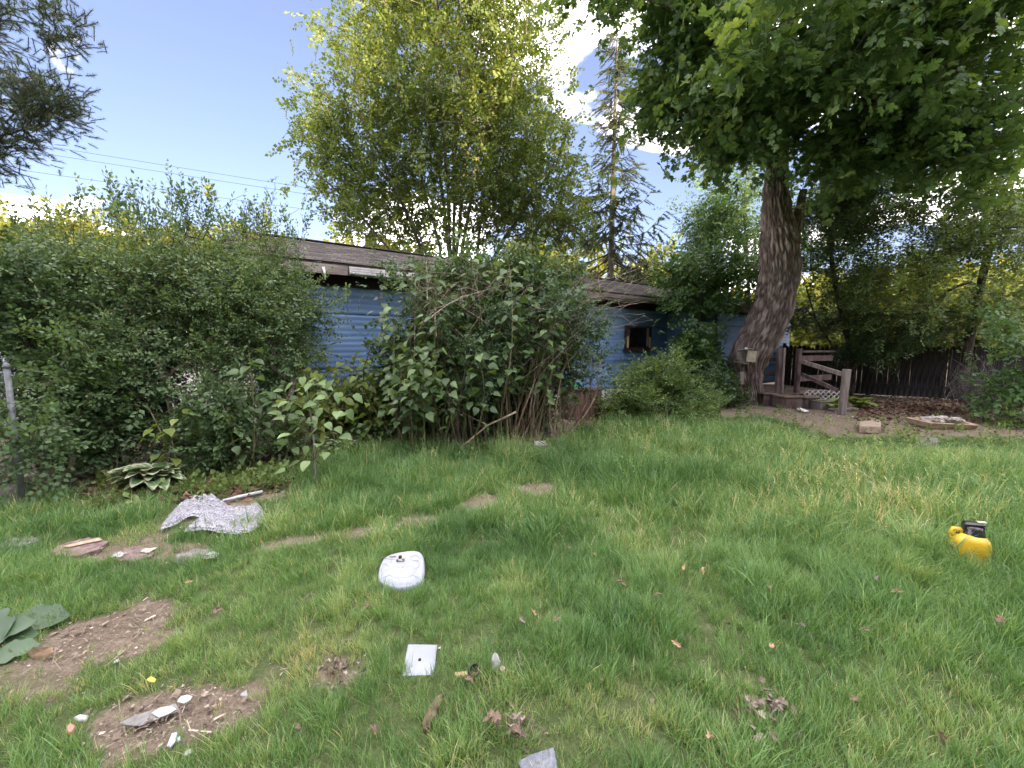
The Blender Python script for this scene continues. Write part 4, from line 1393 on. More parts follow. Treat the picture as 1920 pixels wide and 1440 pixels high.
bushy_tree('dark_bush', 'dark leafy bush behind the low light bush at the foot of the wall', 'bush',
           [[np.append(gp(p, 775)[:2] + RNG.normal(0, .1, 2), 0), np.append(gp(p, 775)[:2], .3)] for p in (1310, 1330, 1350, 1370)],
           [(E(1335, 735, 10.6, 45, 26, .4), 60), (E(1300, 745, 10.3, 40, 24, .4), 50), (E(1365, 750, 10.6, 22, 18, .3), 24)],
           sprig_set(29, 4, 8, ovate(.36, .1), .08, 1.0, .3, .002), 7, [L_SHRUBD, M_TWIG], 70, rmax=.012, rtip=.002, up_j=.5, spread=.15, tint=(.55, .34), woodname='stems', crown='foliage', bias=.02)
bushy_tree('right_bush', 'broad-leaved bush at the right edge in front of the picket fence', 'bush',
           [[np.append(gp(p, 812)[:2], 0), np.append(gp(p, 812)[:2], .4)] for p in (1880, 1905, 1935)],
           [(E(1910, 640, 8.6, 30, 50, .4), 24), (E(1905, 730, 8.4, 28, 34, .4), 20), (E(1915, 785, 8.0, 44, 20, .4), 22), (E(1970, 700, 8.2, 40, 110, .5), 40)],
           sprig_set(30, 4, 6, ovate(.40, .15), .11, .9, .3, .003), 5, [L_VINE, M_TWIG], 71, rmax=.02, rtip=.003, up_j=.5, spread=.2, tint=(.45, .3), woodname='stems', crown='foliage', bias=.02)
def dead_brush():
    rg = np.random.default_rng(72)
    b = gp(1812, 768)
    mb = MB()
    for k in range(70):
        s = b + np.array([rg.normal(0, .25), rg.normal(0, .12) - .25, rg.uniform(0, .3)])
        e = at(rg.uniform(1778, 1860), rg.uniform(665, 745), b[1] - rg.uniform(.2, .7))
        c = (s + e) / 2 + rg.normal(0, .18, 3)
        mb.tube([s, (s + c) / 2 + rg.normal(0, .03, 3), c, (c + e) / 2 + rg.normal(0, .04, 3), e], [.010, .008, .007, .005, .003], 4, False)
        for j in range(2):
            f = e + rg.normal(0, .14, 3)
            mb.tube([c, (c + f) / 2 + rg.normal(0, .04, 3), f], [.006, .004, .002], 3, False)
    o = mb.build('dead_brush', M_DEADG, None, b)
    tag(o, 'tangle of bare grey dead twigs at the foot of the olive tree', 'dead branches')
dead_brush()

# ---- shrubs of the left hedge
def ground_stems(pxs, pys, rg, h=.5, jit=.12):
    out = []
    for px, py in zip(pxs, pys):
        p = gp(px, py)
        p[:2] += rg.normal(0, jit, 2)
        out.append([np.array([p[0], p[1], -.03]), np.array([p[0] + rg.normal(0, .06), p[1] + rg.normal(0, .05), h * .5]), np.array([p[0] + rg.normal(0, .14), p[1] + rg.normal(0, .1), h])])
    return out
SM = sprig_set(33, 7, 12, ovate(.30, .06), .056, .95, .30, .0022, lift=.25, jit=.5)
SMD = sprig_set(34, 7, 10, ovate(.36, .06), .066, .95, .30, .0024, lift=.25, jit=.5)
SHOOT = sprig_set(35, 6, 7, ovate(.26, .03), .092, .60, .34, .0026, lift=.18, jit=.6)
def shrub(label, pxs, pys, env, tp, per, mats, seed, h=.8, shoots=(), tint=(.45, .3), bark=M_BARK, rmax=.052, spread=.17, name='shrub', **k):
    rg = np.random.default_rng(seed)
    lines = ground_stems(pxs, pys, rg, h)
    base = np.array([np.mean([l[0][0] for l in lines]), np.mean([l[0][1] for l in lines]), 0])
    T = thing(name, label, 'shrub', base)
    sk = Skeleton(rg)
    for l in lines:
        sk.line(l)
    tg = np.concatenate([clumpy(e, n, rg, .45, 9, .20) for e, n in env])
    tips = sk.reach(tg, arch=.06, bias=.05, first=1, stepl=.3)
    P, D = tips_dirs(sk, tips)
    foliage(T, 'foliage', P, D, per, tp, mats, (.7, 1.2), tint, origin=base, seed=seed + 1, spread=spread, rnd=.7, up_j=.6, **k)
    if len(shoots):
        sp, sdirs = [], []
        for px, pyb, pyt, Y in shoots:
            for q in range(4):
                bpt = at(px + rg.normal(0, 10), pyb, Y + rg.normal(0, .15)); tpt = at(px + rg.normal(0, 16), pyt + abs(rg.normal(0, 22)), Y + rg.normal(0, .1))
                pts = [bpt]
                m = max(4, int(np.linalg.norm(tpt - bpt) / .10))
                A = np.array(sk.P); j = int(np.argmin(np.linalg.norm(A - bpt, axis=1)))
                bow = rg.normal(0, .06, 3)
                pts = [bpt + (tpt - bpt) * i / m + bow * math.sin(math.pi * i / m) for i in range(m + 1)]
                sk.line(pts, j)
                for i in range(1, m + 1):
                    f = i / m
                    if rg.uniform() < .38:
                        continue
                    for s in range(1 if f > .8 else 2):
                        sp.append(pts[i]); a = rg.uniform(0, 6.28)
                        sdirs.append(np.array([math.cos(a) * (.75 - .4 * f), math.sin(a) * (.75 - .4 * f), .75 + .5 * f]))
        sp, sdirs = np.array(sp), np.array(sdirs)
        n = len(sp)
        up = rg.normal(0, 1, sp.shape)
        me = scatter_np('shoot_leaves', SHOOT, sp, frames(sdirs, up), rg.uniform(.45, .95, n), np.clip(rg.normal(.55, .2, n), 0, 1), mats, None, base)
        o = link('shoot_leaves', me, T); o['kind'] = 'stuff'
    for _ in range(34):
        j = int(rg.integers(0, len(sk.P))); p = sk.P[j]
        q = p + unit(sk.dirv[j] * .5 + rg.normal(0, .8, 3)) * rg.uniform(.2, .6)
        sk.line([p + (q - p) * f + rg.normal(0, .02, 3) for f in (.35, .7)] + [q], j)
    mb = MB(); sk.wood(mb, .0028, 4, 2.0, rmax=rmax)
    mb.build('stems', bark, T, world=True)
    return T
shrub('dark green shrub growing round the wire gate at the far left', (30, 70, 100, 130), (925, 922, 925, 920),
      [(E(90, 680, 5.0, 95, 115, .36), 100), (E(50, 790, 3.95, 24, 44, .06), 14), (E(130, 820, 4.7, 60, 50, .25), 30), (E(30, 560, 5.0, 90, 70, .5), 60), (E(-140, 640, 5.0, 90, 120, .6), 50), (E(170, 740, 4.9, 70, 90, .4), 70)],
      SMD, 9, [L_SHRUBD, M_TWIG], 101, .7, tint=(.5, .32))
shrub('tall grey-green shrub with feathery tips second from the left edge', (150, 180, 215, 240), (905, 900, 905, 900),
      [(E(180, 610, 5.5, 125, 95, .8), 116), (E(130, 530, 5.7, 85, 45, .6), 30), (E(210, 535, 5.8, 85, 50, .6), 42), (E(210, 690, 5.2, 90, 60, .5), 70), (E(200, 810, 5.0, 60, 26, .3), 12)],
      SM, 9, [L_SHRUB, M_TWIG], 103, .8, [(85, 480, 375, 5.7), (155, 470, 358, 5.7), (205, 460, 340, 5.7), (265, 470, 368, 5.7), (40, 520, 415, 5.6), (225, 450, 372, 5.8)], tint=(.5, .32))
shrub('tall grey-green shrub with the highest feathery tips in the middle of the left thicket', (300, 330, 370, 400), (890, 885, 890, 885),
      [(E(340, 600, 5.8, 110, 90, .8), 106), (E(330, 535, 6.0, 85, 50, .6), 46), (E(420, 545, 6.2, 80, 50, .6), 40), (E(290, 670, 5.4, 70, 44, .4), 40), (E(385, 692, 5.5, 52, 24, .25), 26), (E(430, 620, 5.8, 70, 44, .5), 40)],
      SM, 9, [L_SHRUB, M_TWIG], 105, .9, [(333, 460, 328, 6.0), (300, 470, 385, 6.0), (385, 450, 352, 6.0), (360, 460, 390, 6.1), (455, 450, 362, 6.2), (420, 470, 395, 6.2)], tint=(.5, .32))
shrub('grey-green shrub overlapping the left end of the blue wall', (470, 500, 530, 560), (880, 876, 872, 868),
      [(E(490, 560, 6.2, 58, 85, .6), 110), (E(530, 630, 6.3, 45, 50, .5), 40), (E(470, 520, 6.4, 60, 50, .5), 36), (E(500, 690, 6.0, 70, 50, .4), 60), (E(575, 545, 6.5, 24, 44, .3), 12), (E(600, 600, 6.6, 24, 26, .25), 10)],
      SM, 9, [L_SHRUB, M_TWIG], 107, .9, [(500, 470, 372, 6.3), (530, 480, 400, 6.3), (560, 500, 412, 6.4), (480, 450, 385, 6.3)], tint=(.55, .32))
shrub('low dark shrub under the taller ones near the variegated hosta', (250, 300, 350, 400, 440), (900, 896, 896, 890, 886),
      [(E(255, 780, 5.1, 70, 40, .3), 50), (E(340, 790, 5.2, 40, 26, .25), 18), (E(440, 790, 5.2, 50, 60, .3), 50), (E(150, 770, 4.8, 60, 44, .3), 30), (E(390, 840, 5.0, 60, 30, .25), 16)],
      SMD, 8, [L_SHRUBD, M_TWIG], 109, .5, tint=(.5, .3))
shrub('yellow-tinged loose shrub behind the left thicket, seen against the sky', (60, 180, 300, 420), (800, 800, 800, 800),
      [(E(60, 530, 7.4, 110, 60, .7), 50), (E(300, 490, 7.6, 120, 40, .6), 40), (E(420, 540, 7.6, 90, 60, .6), 50), (E(180, 560, 7.4, 110, 70, .6), 60), (E(480, 470, 7.4, 50, 40, .4), 22)],
      SM, 7, [L_SHRUBY, M_TWIG], 111, 1.4, tint=(.5, .32), spread=.25)

# ---- knotweed: canes with broad leaves
HEARTS = {}
def heart_meshes(key, mat, n=5, w=.42):
    if key not in HEARTS:
        out = []
        for k in range(n):
            V, F = heart(w * RNG.uniform(.88, 1.12))
            V = [(x + .03 * math.sin(5 * y + k), y, z + RNG.normal(0, .012)) for x, y, z in V]
            out.append(mesh_np('leaf', V, [i for f in F for i in f], [len(f) for f in F], [mat], None, np.full(len(V), [.08, .22, .36, .5, .75][k % 5]), True))
        HEARTS[key] = out
    return HEARTS[key]
def place_leaves(T, key, mat, pos, d, up, size, base, maxobj, rg, wood=None, w=.42, stuffname='foliage', prefer=None):
    """the most visible leaves one object each, the rest joined"""
    me = heart_meshes(key, mat, 5, w)
    pos, d, up, size = map(np.asarray, (pos, d, up, size))
    Rm = frames(d, up)
    score = pos[:, 1] - 2.0 * size * 4 if prefer is None else prefer
    order = np.argsort(score)
    sel, rest = order[:maxobj], order[maxobj:]
    for i in sel:
        o = bpy.data.objects.new('leaf', me[rg.integers(0, 5)])
        COL.objects.link(o); o.parent = T
        M = Matrix(Rm[i].tolist()).to_4x4() @ Matrix.Scale(float(size[i]), 4)
        M.translation = Vector((pos[i] - base).tolist())
        o.matrix_local = M
    if len(rest):
        tps = []
        for k in range(3):
            V, F = heart(w * (.9 + .1 * k)); tps.append(Tpl().add(V, F, 0, 0).pack())
        m = scatter_np(stuffname, tps, pos[rest], Rm[rest], size[rest], np.clip(rg.normal(.45, .22, len(rest)), 0, 1), [mat], None, base)
        o = link(stuffname, m, T); o['kind'] = 'stuff'
M_CANE = mat_simple('knotweed_cane', (.050, .060, .024), (.115, .115, .055), 9, .7, .3, .2, stretch=(1, 1, .3), c3=(.18, .14, .10))
M_CANED = mat_simple('dead_cane', (.085, .050, .036), (.20, .130, .10), 9, .8, .2, .2, stretch=(1, 1, .3), c3=(.32, .25, .20))
def knotweed(name, label, canes, key, mat, seed, maxobj, leafsize=(.075, .125), lf=(.42, 1.0), nleaf=12, dead=0, extra=None, rad=.013, deadfilter=None):
    rg = np.random.default_rng(seed)
    base = np.mean([c[0] for c in canes], axis=0); base[2] = 0
    T = thing(name, label, 'plant', base)
    pos, dd, up, sz = [], [], [], []
    pet = MB()
    for ci, (b, t) in enumerate(canes):
        b, t = np.array(b, float), np.array(t, float)
        isdead = deadfilter(b, t, rg) if deadfilter else False
        if isdead:
            t = b + (t - b) * rg.uniform(.55, .85)
        h = np.linalg.norm(t - b)
        bow = np.array([rg.normal(0, .08), rg.normal(0, .08), 0]) * h
        side = (t - b) * np.array([1, 1, 0])
        pts = []
        for i in range(8):
            f = i / 7
            p = b + np.array([0, 0, (t - b)[2]]) * (f ** .92) + side * f ** 1.5 + bow * math.sin(math.pi * f)
            pts.append(p)
        mb = MB(); r = rad * rg.uniform(.7, 1.25)
        mb.tube(pts, [r * (1 - .7 * i / 7) for i in range(8)], 5, False)
        mb.build('cane', M_CANED if isdead else M_CANE, T, world=True)
        if isdead:
            continue
        a0 = rg.uniform(0, 6.28)
        for j in range(nleaf):
            f = lf[0] + (lf[1] - lf[0]) * (j + rg.uniform(0, .6)) / nleaf
            if f > 1:
                continue
            q = f * 7; i0 = min(6, int(q)); p = pts[i0] + (pts[i0 + 1] - pts[i0]) * (q - i0)
            a = a0 + j * 2.6 + rg.normal(0, .4)
            h_ = np.array([math.cos(a), math.sin(a), 0])
            L = rg.uniform(.06, .26) * (1.1 - f * .5)
            e = p + h_ * L + np.array([0, 0, rg.uniform(-.02, .10)])
            pet.tube([p, (p + e) / 2 + (0, 0, .01), e], [.0025, .002, .0015], 3, False)
            pos.append(e); dd.append(h_ + np.array([rg.normal(0, .3), rg.normal(0, .3), -rg.uniform(.1, .75)]))
            up.append(np.array([rg.normal(0, .35), rg.normal(0, .35) - .25, 1])); sz.append(rg.uniform(*leafsize))
    if extra is not None:
        extra(T, rg, base)
    pet.build('leaf_stalks', M_CANE, T, world=True)
    place_leaves(T, key, mat, pos, dd, up, sz, base, maxobj, rg)
    return T
def mk_canes(rg, n, pxb, pyb, spread, cx, pyt, dy=(0, 1.2), lean=0.0):
    out = []
    for k in range(n):
        px = rg.uniform(*pxb)
        g = gp(px, np.interp(px, HX, HY) + pyb)
        b = g + np.array([0, rg.uniform(*dy), 0]); b[0] *= b[1] / g[1]
        b[2] = -.02
        txp = cx + (px - cx) * spread + rg.normal(0, 28) + lean * 60
        t = at(txp, rg.uniform(*pyt), b[1] + rg.normal(-.05, .25))
        out.append((b, t))
    return out
rgk = np.random.default_rng(121)
def k1_extra(T, rg, base):
    mb = MB()
    for k in range(100):
        side = rg.uniform()
        if side < .62:
            s = at(rg.uniform(920, 1110), rg.uniform(570, 720), 6.55 + rg.normal(0, .3)); e = at(rg.uniform(1020, 1225), rg.uniform(485, 600), 6.6 + rg.normal(0, .4))
        else:
            s = at(rg.uniform(760, 950), rg.uniform(540, 680), 6.3 + rg.normal(0, .3)); e = at(rg.uniform(740, 1000), rg.uniform(485, 570), 6.3 + rg.normal(0, .3))
        c = (s + e) / 2 + np.array([0, 0, rg.uniform(0, .15)])
        mb.tube([s, (s + c) / 2 + rg.normal(0, .02, 3), c, (c + e) / 2 + rg.normal(0, .02, 3), e], [.005, .0045, .004, .003, .0018], 3, False)
        for j in range(4):
            f = rg.uniform(.3, 1); p = s + (e - s) * f + (0, 0, .03); q = p + unit(e - s) * .12 + rg.normal(0, .12, 3)
            mb.tube([p, (p + q) / 2 + rg.normal(0, .015, 3), q], [.003, .0022, .0014], 3, False)
    mb.build('dead_twigs', M_DEAD, T, world=True)
cn = mk_canes(rgk, 74, (745, 1010), -6, 1.16, 900, (478, 620), (0, 1.1)) + mk_canes(rgk, 34, (950, 1062), -4, 1.1, 1000, (520, 660), (-.1, .6), 1.2) + mk_canes(rgk, 14, (740, 880), 4, 1.1, 800, (640, 730), (-.15, .2))
knotweed('knotweed_clump', 'large knotweed clump of upright canes and broad leaves in front of the house', cn, 'k1', L_KNOT, 123, 285, (.09, .15), (.36, 1.04), 24, extra=k1_extra,
         deadfilter=lambda b, t, rg: (project(b)[0] > 945 and rg.uniform() < .62) or rg.uniform() < .12)
cn = mk_canes(rgk, 40, (560, 735), -10, 1.0, 650, (665, 755), (.2, 1.1))
knotweed('yellow_knotweed', 'yellowish knotweed patch between the left shrubs and the large cane clump', cn, 'k2', L_KNOTY, 125, 250, (.09, .15), (.2, 1.0), 15)
cn = mk_canes(rgk, 16, (440, 560), -18, 1.0, 500, (650, 790), (-.1, .5))
knotweed('young_knotweed', 'mid-green knotweed shoots with hanging leaves left of the leafy sapling', cn, 'k3', L_KNOT, 127, 170, (.10, .16), (.2, 1.0), 11)
cn = mk_canes(rgk, 5, (305, 350), -22, 1.0, 330, (755, 800), (-.1, .1))
knotweed('knotweed_sprout', 'few broad yellow-green leaves on thin stems above the variegated hosta', cn, 'k2', L_KNOTY, 129, 40, (.10, .13), (.3, 1.0), 6)
# rambling rose over the canes
bushy_tree('rambling_rose', 'blue-green small-leaved briar scrambling over the front of the cane clump', 'shrub',
           [[np.append(gp(p, 858)[:2], 0), at(p, 760, gp(p, 858)[1]), at(p + 15, 680, gp(p, 858)[1] + .1)] for p in (860, 940, 1000)],
           [(E(955, 610, 5.9, 55, 45, .3), 40), (E(900, 670, 5.9, 45, 35, .25), 26), (E(1010, 570, 6.0, 60, 40, .3), 22), (E(850, 560, 6.1, 60, 40, .3), 18), (E(780, 540, 6.4, 50, 40, .3), 14), (E(1080, 620, 6.3, 40, 60, .3), 30), (E(890, 720, 5.9, 30, 30, .2), 18), (E(1110, 690, 6.4, 20, 40, .2), 12)],
           sprig_set(36, 5, 9, ovate(.38, .08), .05, .9, .22, .002, jit=.5), 6, [mat_leaf('briar_leaf', (.035, .075, .040), (.065, .125, .068), (.13, .20, .11), .3), M_TWIGG], 131, rtip=.002, rmax=.008, up_j=.4, spread=.14, tint=(.5, .32), woodname='stems', crown='foliage', bias=.03)
bushy_tree('back_thicket', 'dense leafy thicket filling the gap behind the knotweed canes', 'shrub',
           [[np.append(gp(p, 815)[:2], 0), at(p, 740, gp(p, 815)[1]), at(p, 660, gp(p, 815)[1])] for p in (720, 780, 850, 920, 990)],
           [(E(910, 530, 7.0, 130, 34, .35), 80), (E(1030, 560, 7.0, 60, 40, .3), 40), (E(860, 650, 7.5, 120, 90, .3), 120), (E(950, 610, 7.6, 120, 70, .3), 90), (E(1000, 550, 7.4, 100, 36, .3), 40), (E(640, 760, 7.2, 90, 40, .3), 60), (E(680, 795, 7.0, 110, 36, .3), 90), (E(830, 740, 7.3, 120, 80, .3), 170), (E(980, 740, 7.3, 90, 70, .3), 110), (E(1030, 680, 7.4, 60, 70, .3), 60), (E(770, 690, 7.3, 50, 60, .3), 50)],
           sprig_set(37, 5, 8, ovate(.42, .1), .085, .9, .34, .003, jit=.5), 7, [L_SHRUBD, M_TWIG], 133, rtip=.003, rmax=.012, up_j=.5, spread=.2, tint=(.55, .34), woodname='stems', crown='foliage', bias=.03)

# ---- the sapling in front
def build_sapling():
    rg = np.random.default_rng(141)
    g = gp(591, 908); Y = g[1]
    base = np.array([g[0], g[1], 0.])
    T = thing('sapling', 'small sapling with broad pale green leaves standing alone on the lawn edge', 'sapling', base)
    tp = [base + (0, 0, -.03), at(590, 880, Y), at(589, 830, Y), at(583, 780, Y), at(576, 735, Y), at(570, 700, Y)]
    mb = MB(); mb.tube(tp, [.016, .014, .012, .009, .007, .004], 7, False)
    mb.build('trunk', M_BARKG, T, world=True, smooth=True)
    spots = [(555, 712), (600, 716), (575, 725), (540, 735), (620, 728), (590, 742), (560, 748), (610, 750), (530, 760), (640, 745), (570, 765), (600, 770), (625, 768), (550, 778), (655, 760), (580, 790), (610, 795), (535, 792), (630, 800), (560, 805), (590, 812), (615, 822), (545, 815),
             (575, 832), (600, 838), (525, 775), (645, 785), (585, 752), (565, 738), (605, 730), (540, 748), (595, 862), (606, 845), (575, 868), (548, 866), (580, 718), (568, 700), (637, 812), (520, 750), (660, 735), (606, 880), (530, 880), (558, 870)]
    pos, dd, up, sz = [], [], [], []
    br = MB()
    for px, py in spots:
        e = at(px + rg.normal(0, 5), py + rg.normal(0, 4), Y + rg.normal(0, .17))
        i = min(4, max(1, int((900 - py) / 42))); p = np.array(tp[i]) * .5 + np.array(tp[min(5, i + 1)]) * .5
        p = p + np.array([0, 0, -.05])
        br.tube([p, (p + e) / 2 + (0, 0, .03), e], [.004, .003, .002], 4, False)
        h = (e - p) * np.array([1, 1, .3]); h = unit(h + rg.normal(0, .2, 3))
        pos.append(e); dd.append(h + np.array([0, -.15, -.35])); up.append(np.array([rg.normal(0, .25), -.45 + rg.normal(0, .2), 1])); sz.append(rg.uniform(.10, .15))
    br.build('branches', M_TWIGG, T, world=True)
    place_leaves(T, 'sap', L_SAP, pos, dd, up, sz, base, 200, rg, w=.40)
build_sapling()

# ---- hostas and strap leaves
def hosta_mesh(mats, two=True, seed=0):
    rg = np.random.default_rng(seed)
    V, F, M = [], [], []
    n = 9
    for i in range(n + 1):
        f = i / n
        w = .26 * math.sin(math.pi * min(1, f * .98 + .02)) ** .7 * (1 - .15 * f)
        if i == n: w = .002
        z = .35 * math.sin(f * 2.1) - .38 * f * f
        wav = .025 * math.sin(f * 14 + seed)
        for s in (-1, -.74, 0, .74, 1):
            V.append((s * w, f, z + abs(s) * w * .35 + (wav if abs(s) == 1 else 0)))
    for i in range(n):
        for j in range(4):
            a = i * 5 + j
            F.append((a, a + 1, a + 6, a + 5)); M.append(1 if (two and (j in (0, 3) or i == n - 1)) else 0)
    return mesh_np('leaf', V, [i for f in F for i in f], [4] * len(F), mats, M, np.full(len(V), rg.uniform(.3, .7)), True)
M_CREAM = mat_leaf('cream_margin', (0.2660, 0.2880, 0.1800), (0.3220, 0.3456, 0.2250), (0.3850, 0.4104, 0.2850), .25, .5, tcol=(1, 1, .8))
L_HOSTA = mat_leaf('hosta_green', (0.0540, 0.1148, 0.0473), (0.0878, 0.1688, 0.0702), (0.1350, 0.2295, 0.1013), .25, .4)
L_HOSTAL = mat_leaf('hosta_pale', (0.1350, 0.2025, 0.0607), (0.2160, 0.2970, 0.0945), (0.2970, 0.3915, 0.1350), .3, .4)
def hosta(label, px, py, n, size, mats, seed, two=True, wide=(.9, 1.4), low=.25, name='hosta'):
    rg = np.random.default_rng(seed)
    b = gp(px, py)
    T = thing(name, label, 'plant', (b[0], b[1], float(gz(b[0], b[1]))))
    me = [hosta_mesh(mats, two, seed * 10 + k) for k in range(4)]
    for k in range(n):
        a = rg.uniform(0, 6.283)
        if math.sin(a) > .3 and rg.uniform() < .5:
            a = -a
        tier = rg.uniform()
        d = np.array([math.cos(a), math.sin(a), low + .9 * tier])
        up = np.array([-math.cos(a) * .5, -math.sin(a) * .5, 1])
        s = size * rg.uniform(.75, 1.15)
        M = Matrix(frames(d[None], up[None])[0].tolist()).to_4x4() @ Matrix.Diagonal((s * rg.uniform(*wide), s, s, 1))
        r = rg.uniform(.02, .10)
        M.translation = Vector((math.cos(a) * r, math.sin(a) * r, .02 + .08 * tier))
        o = bpy.data.objects.new('leaf', me[rg.integers(0, 4)]); COL.objects.link(o); o.parent = T; o.matrix_local = M
hosta('variegated hosta with cream-edged leaves at the foot of the left shrubs', 290, 917, 52, .33, [L_HOSTA, M_CREAM], 151)
hosta('dark narrow cream-edged hosta behind the leafy sapling', 540, 862, 34, .26, [L_HOSTA, M_CREAM], 152, True, (.55, .8))
hosta('cream-edged hosta patch right of the sapling trunk under the yellow knotweed', 640, 852, 26, .22, [L_HOSTA, M_CREAM], 153, True, (.55, .8))
hosta('pale green hosta growing right of the leaning newel post', 1608, 768, 30, .32, [L_HOSTAL, M_CREAM], 154, False)
hosta('pale green hosta growing left of the leaning newel post by the lattice', 1556, 768, 20, .28, [L_HOSTAL, M_CREAM], 155, False)
def strap_plant(label, px, py, n, h, seed, mat):
    rg = np.random.default_rng(seed)
    b = gp(px, py); T = thing('strap_leaf_plant', label, 'plant', (b[0], b[1], 0))
    for k in range(n):
        a = rg.uniform(0, 6.28); L = h * rg.uniform(.7, 1.2); o = rg.normal(0, .06, 2); w = .011 * rg.uniform(.8, 1.3)
        V = []
        for i in range(7):
            f = i / 6
            r = L * (.15 * f + .55 * f * f); z = L * (1.15 * f - .62 * f * f * f)
            ww = w * (1 - f ** 3) + .0005
            V += [(o[0] + math.cos(a) * r - math.sin(a) * ww, o[1] + math.sin(a) * r + math.cos(a) * ww, z), (o[0] + math.cos(a) * r + math.sin(a) * ww, o[1] + math.sin(a) * r - math.cos(a) * ww, z)]
        F = [(2 * i, 2 * i + 1, 2 * i + 3, 2 * i + 2) for i in range(6)]
        link('leaf', mesh_np('leaf', V, [i for f in F for i in f], [4] * 6, [mat], None, np.full(len(V), rg.uniform(.2, .9)), True), T)
strap_plant('clump of long strap leaves right of the variegated hosta', 368, 900, 46, .42, 161, L_SHRUB)
strap_plant('small clump of strap leaves against the low dark shrub', 420, 888, 24, .3, 162, L_SHRUB)
# big leaves at the lower left corner
def burdock():
    rg = np.random.default_rng(165)
    b = gp(-15, 1215); base = np.array([b[0], b[1], 0.])
    T = thing('burdock', 'burdock with large grey-green leaves at the lower left edge', 'plant', base)
    mat = mat_leaf('burdock_leaf', (.035, .070, .035), (.055, .10, .052), (.08, .135, .07), .2, .5)
    pet = MB()
    for px, py, dx, s, dz in ((60, 1165, 1, .27, .05), (12, 1200, 1, .20, .05), (10, 1186, .3, .2, .08), (-40, 1180, -1, .30, .10), (22, 1222, .8, .17, .04)):
        p = gp(px, py, dz)
        V, F = [], []
        n = 9
        for i in range(n + 1):
            f = i / n; w = .34 * math.sin(math.pi * (f * .93 + .06)) ** .75
            for j, q in enumerate((-1, -.5, 0, .5, 1)):
                V.append((q * w * (1 + (.16 * math.sin(i * 2.2 + j) if abs(q) == 1 else 0)), f - .5, .10 * abs(q) * w * 3 * .5 - .22 * (f - .4) ** 2 + .02 * math.sin(i * 1.9 + j * 2)))
        F = [(i * 5 + j, i * 5 + j + 1, i * 5 + j + 6, i * 5 + j + 5) for i in range(n) for j in range(4)]
        me = mesh_np('leaf', V, [i for f in F for i in f], [4] * len(F), [mat], None, np.full(len(V), rg.uniform(.3, .7)), True)
        d = np.array([dx, rg.uniform(.1, .35), .12]); M = Matrix(frames(d[None], np.array([[0, -.35, 1]]))[0].tolist()).to_4x4() @ Matrix.Diagonal((s * 1.1, s * 1.25, s, 1))
        M.translation = Vector((p - base).tolist())
        o = bpy.data.objects.new('leaf', me); COL.objects.link(o); o.parent = T; o.matrix_local = M
        pet.tube([base + (0, 0, .0), (base + p) / 2 + (0, 0, .03), p], [.008, .006, .004], 5, False)
    pet.build('leaf_stalks', M_TWIGG, T, world=True)
burdock()

# ---- trees far behind
FARS = sprig_set(38, 5, 14, ovate(.45, .2), .42, 1.0, 1.5, .012, jit=.6, lift=.5)
def far_tree(label, px, pyt, Y, rx, mat, seed, n=110, zlow=.25, col='distant trees'):
    rg = np.random.default_rng(seed)
    top = at(px, pyt, Y); H = top[2]
    base = np.array([top[0], Y, 0.])
    Rr = rx * Y / F_PX
    zc = H * (1 + zlow) / 2
    lines = [[base, base + (0, 0, H * .3), base + (.2, 0, H * .6), base + (.1, .2, H * .85)]]
    return bushy_tree('distant_tree', label, 'tree', lines, [((base[0], Y, zc), (Rr, Rr * .8, H * (1 - zlow) / 2)) and ((np.array([base[0], Y, zc]), (Rr, Rr * .8, H * (1 - zlow) / 2 * .96)), n)], FARS, 5, [mat, M_TWIG], seed,
                      rtip=.03, rmax=.3, spread=.7, up_j=.6, tint=(.5, .3), shell=.55, group=None)
far_tree('rounded sunlit yellow tree far behind the left shrubs', 165, 414, 34, 78, L_FAR, 171, 190)
far_tree('sunlit yellow tree far behind the left shrubs, nearest the left picture edge', 15, 440, 36, 50, L_FAR, 172, 170)
far_tree('sunlit yellow tree far behind, just left of the house roof', 430, 416, 36, 75, L_FAR, 173, 180)
far_tree('sunlit yellow tree far behind the feathery shrub tips', 285, 432, 38, 65, L_FAR, 174, 160)
far_tree('low sunlit tree rising over the roof under the maple stems', 775, 450, 36, 60, L_FAR, 175)
far_tree('low sunlit tree over the roof ridge left of the maple stems', 655, 462, 40, 60, L_FAR, 176)
far_tree('sunlit tree over the roof right of the maple stems', 1000, 468, 38, 70, L_FAR, 177)
far_tree('sunlit tree over the roof left of the spruce trunk', 1095, 480, 40, 60, L_FAR, 178)
far_tree('green tree behind the spruce over the right end of the roof', 1235, 490, 34, 60, L_SHRUBY, 179)
far_tree('yellow sunlit tree seen through the stems behind the deck', 1540, 552, 30, 70, L_FAR, 180, 130, .1)
far_tree('yellow sunlit tree seen above the dark pickets', 1680, 568, 32, 80, L_FAR, 181, 130, .1)
far_tree('pale sunlit tree at the right edge beyond the fence', 1880, 550, 30, 90, L_SHRUBY, 182, 130, .1)
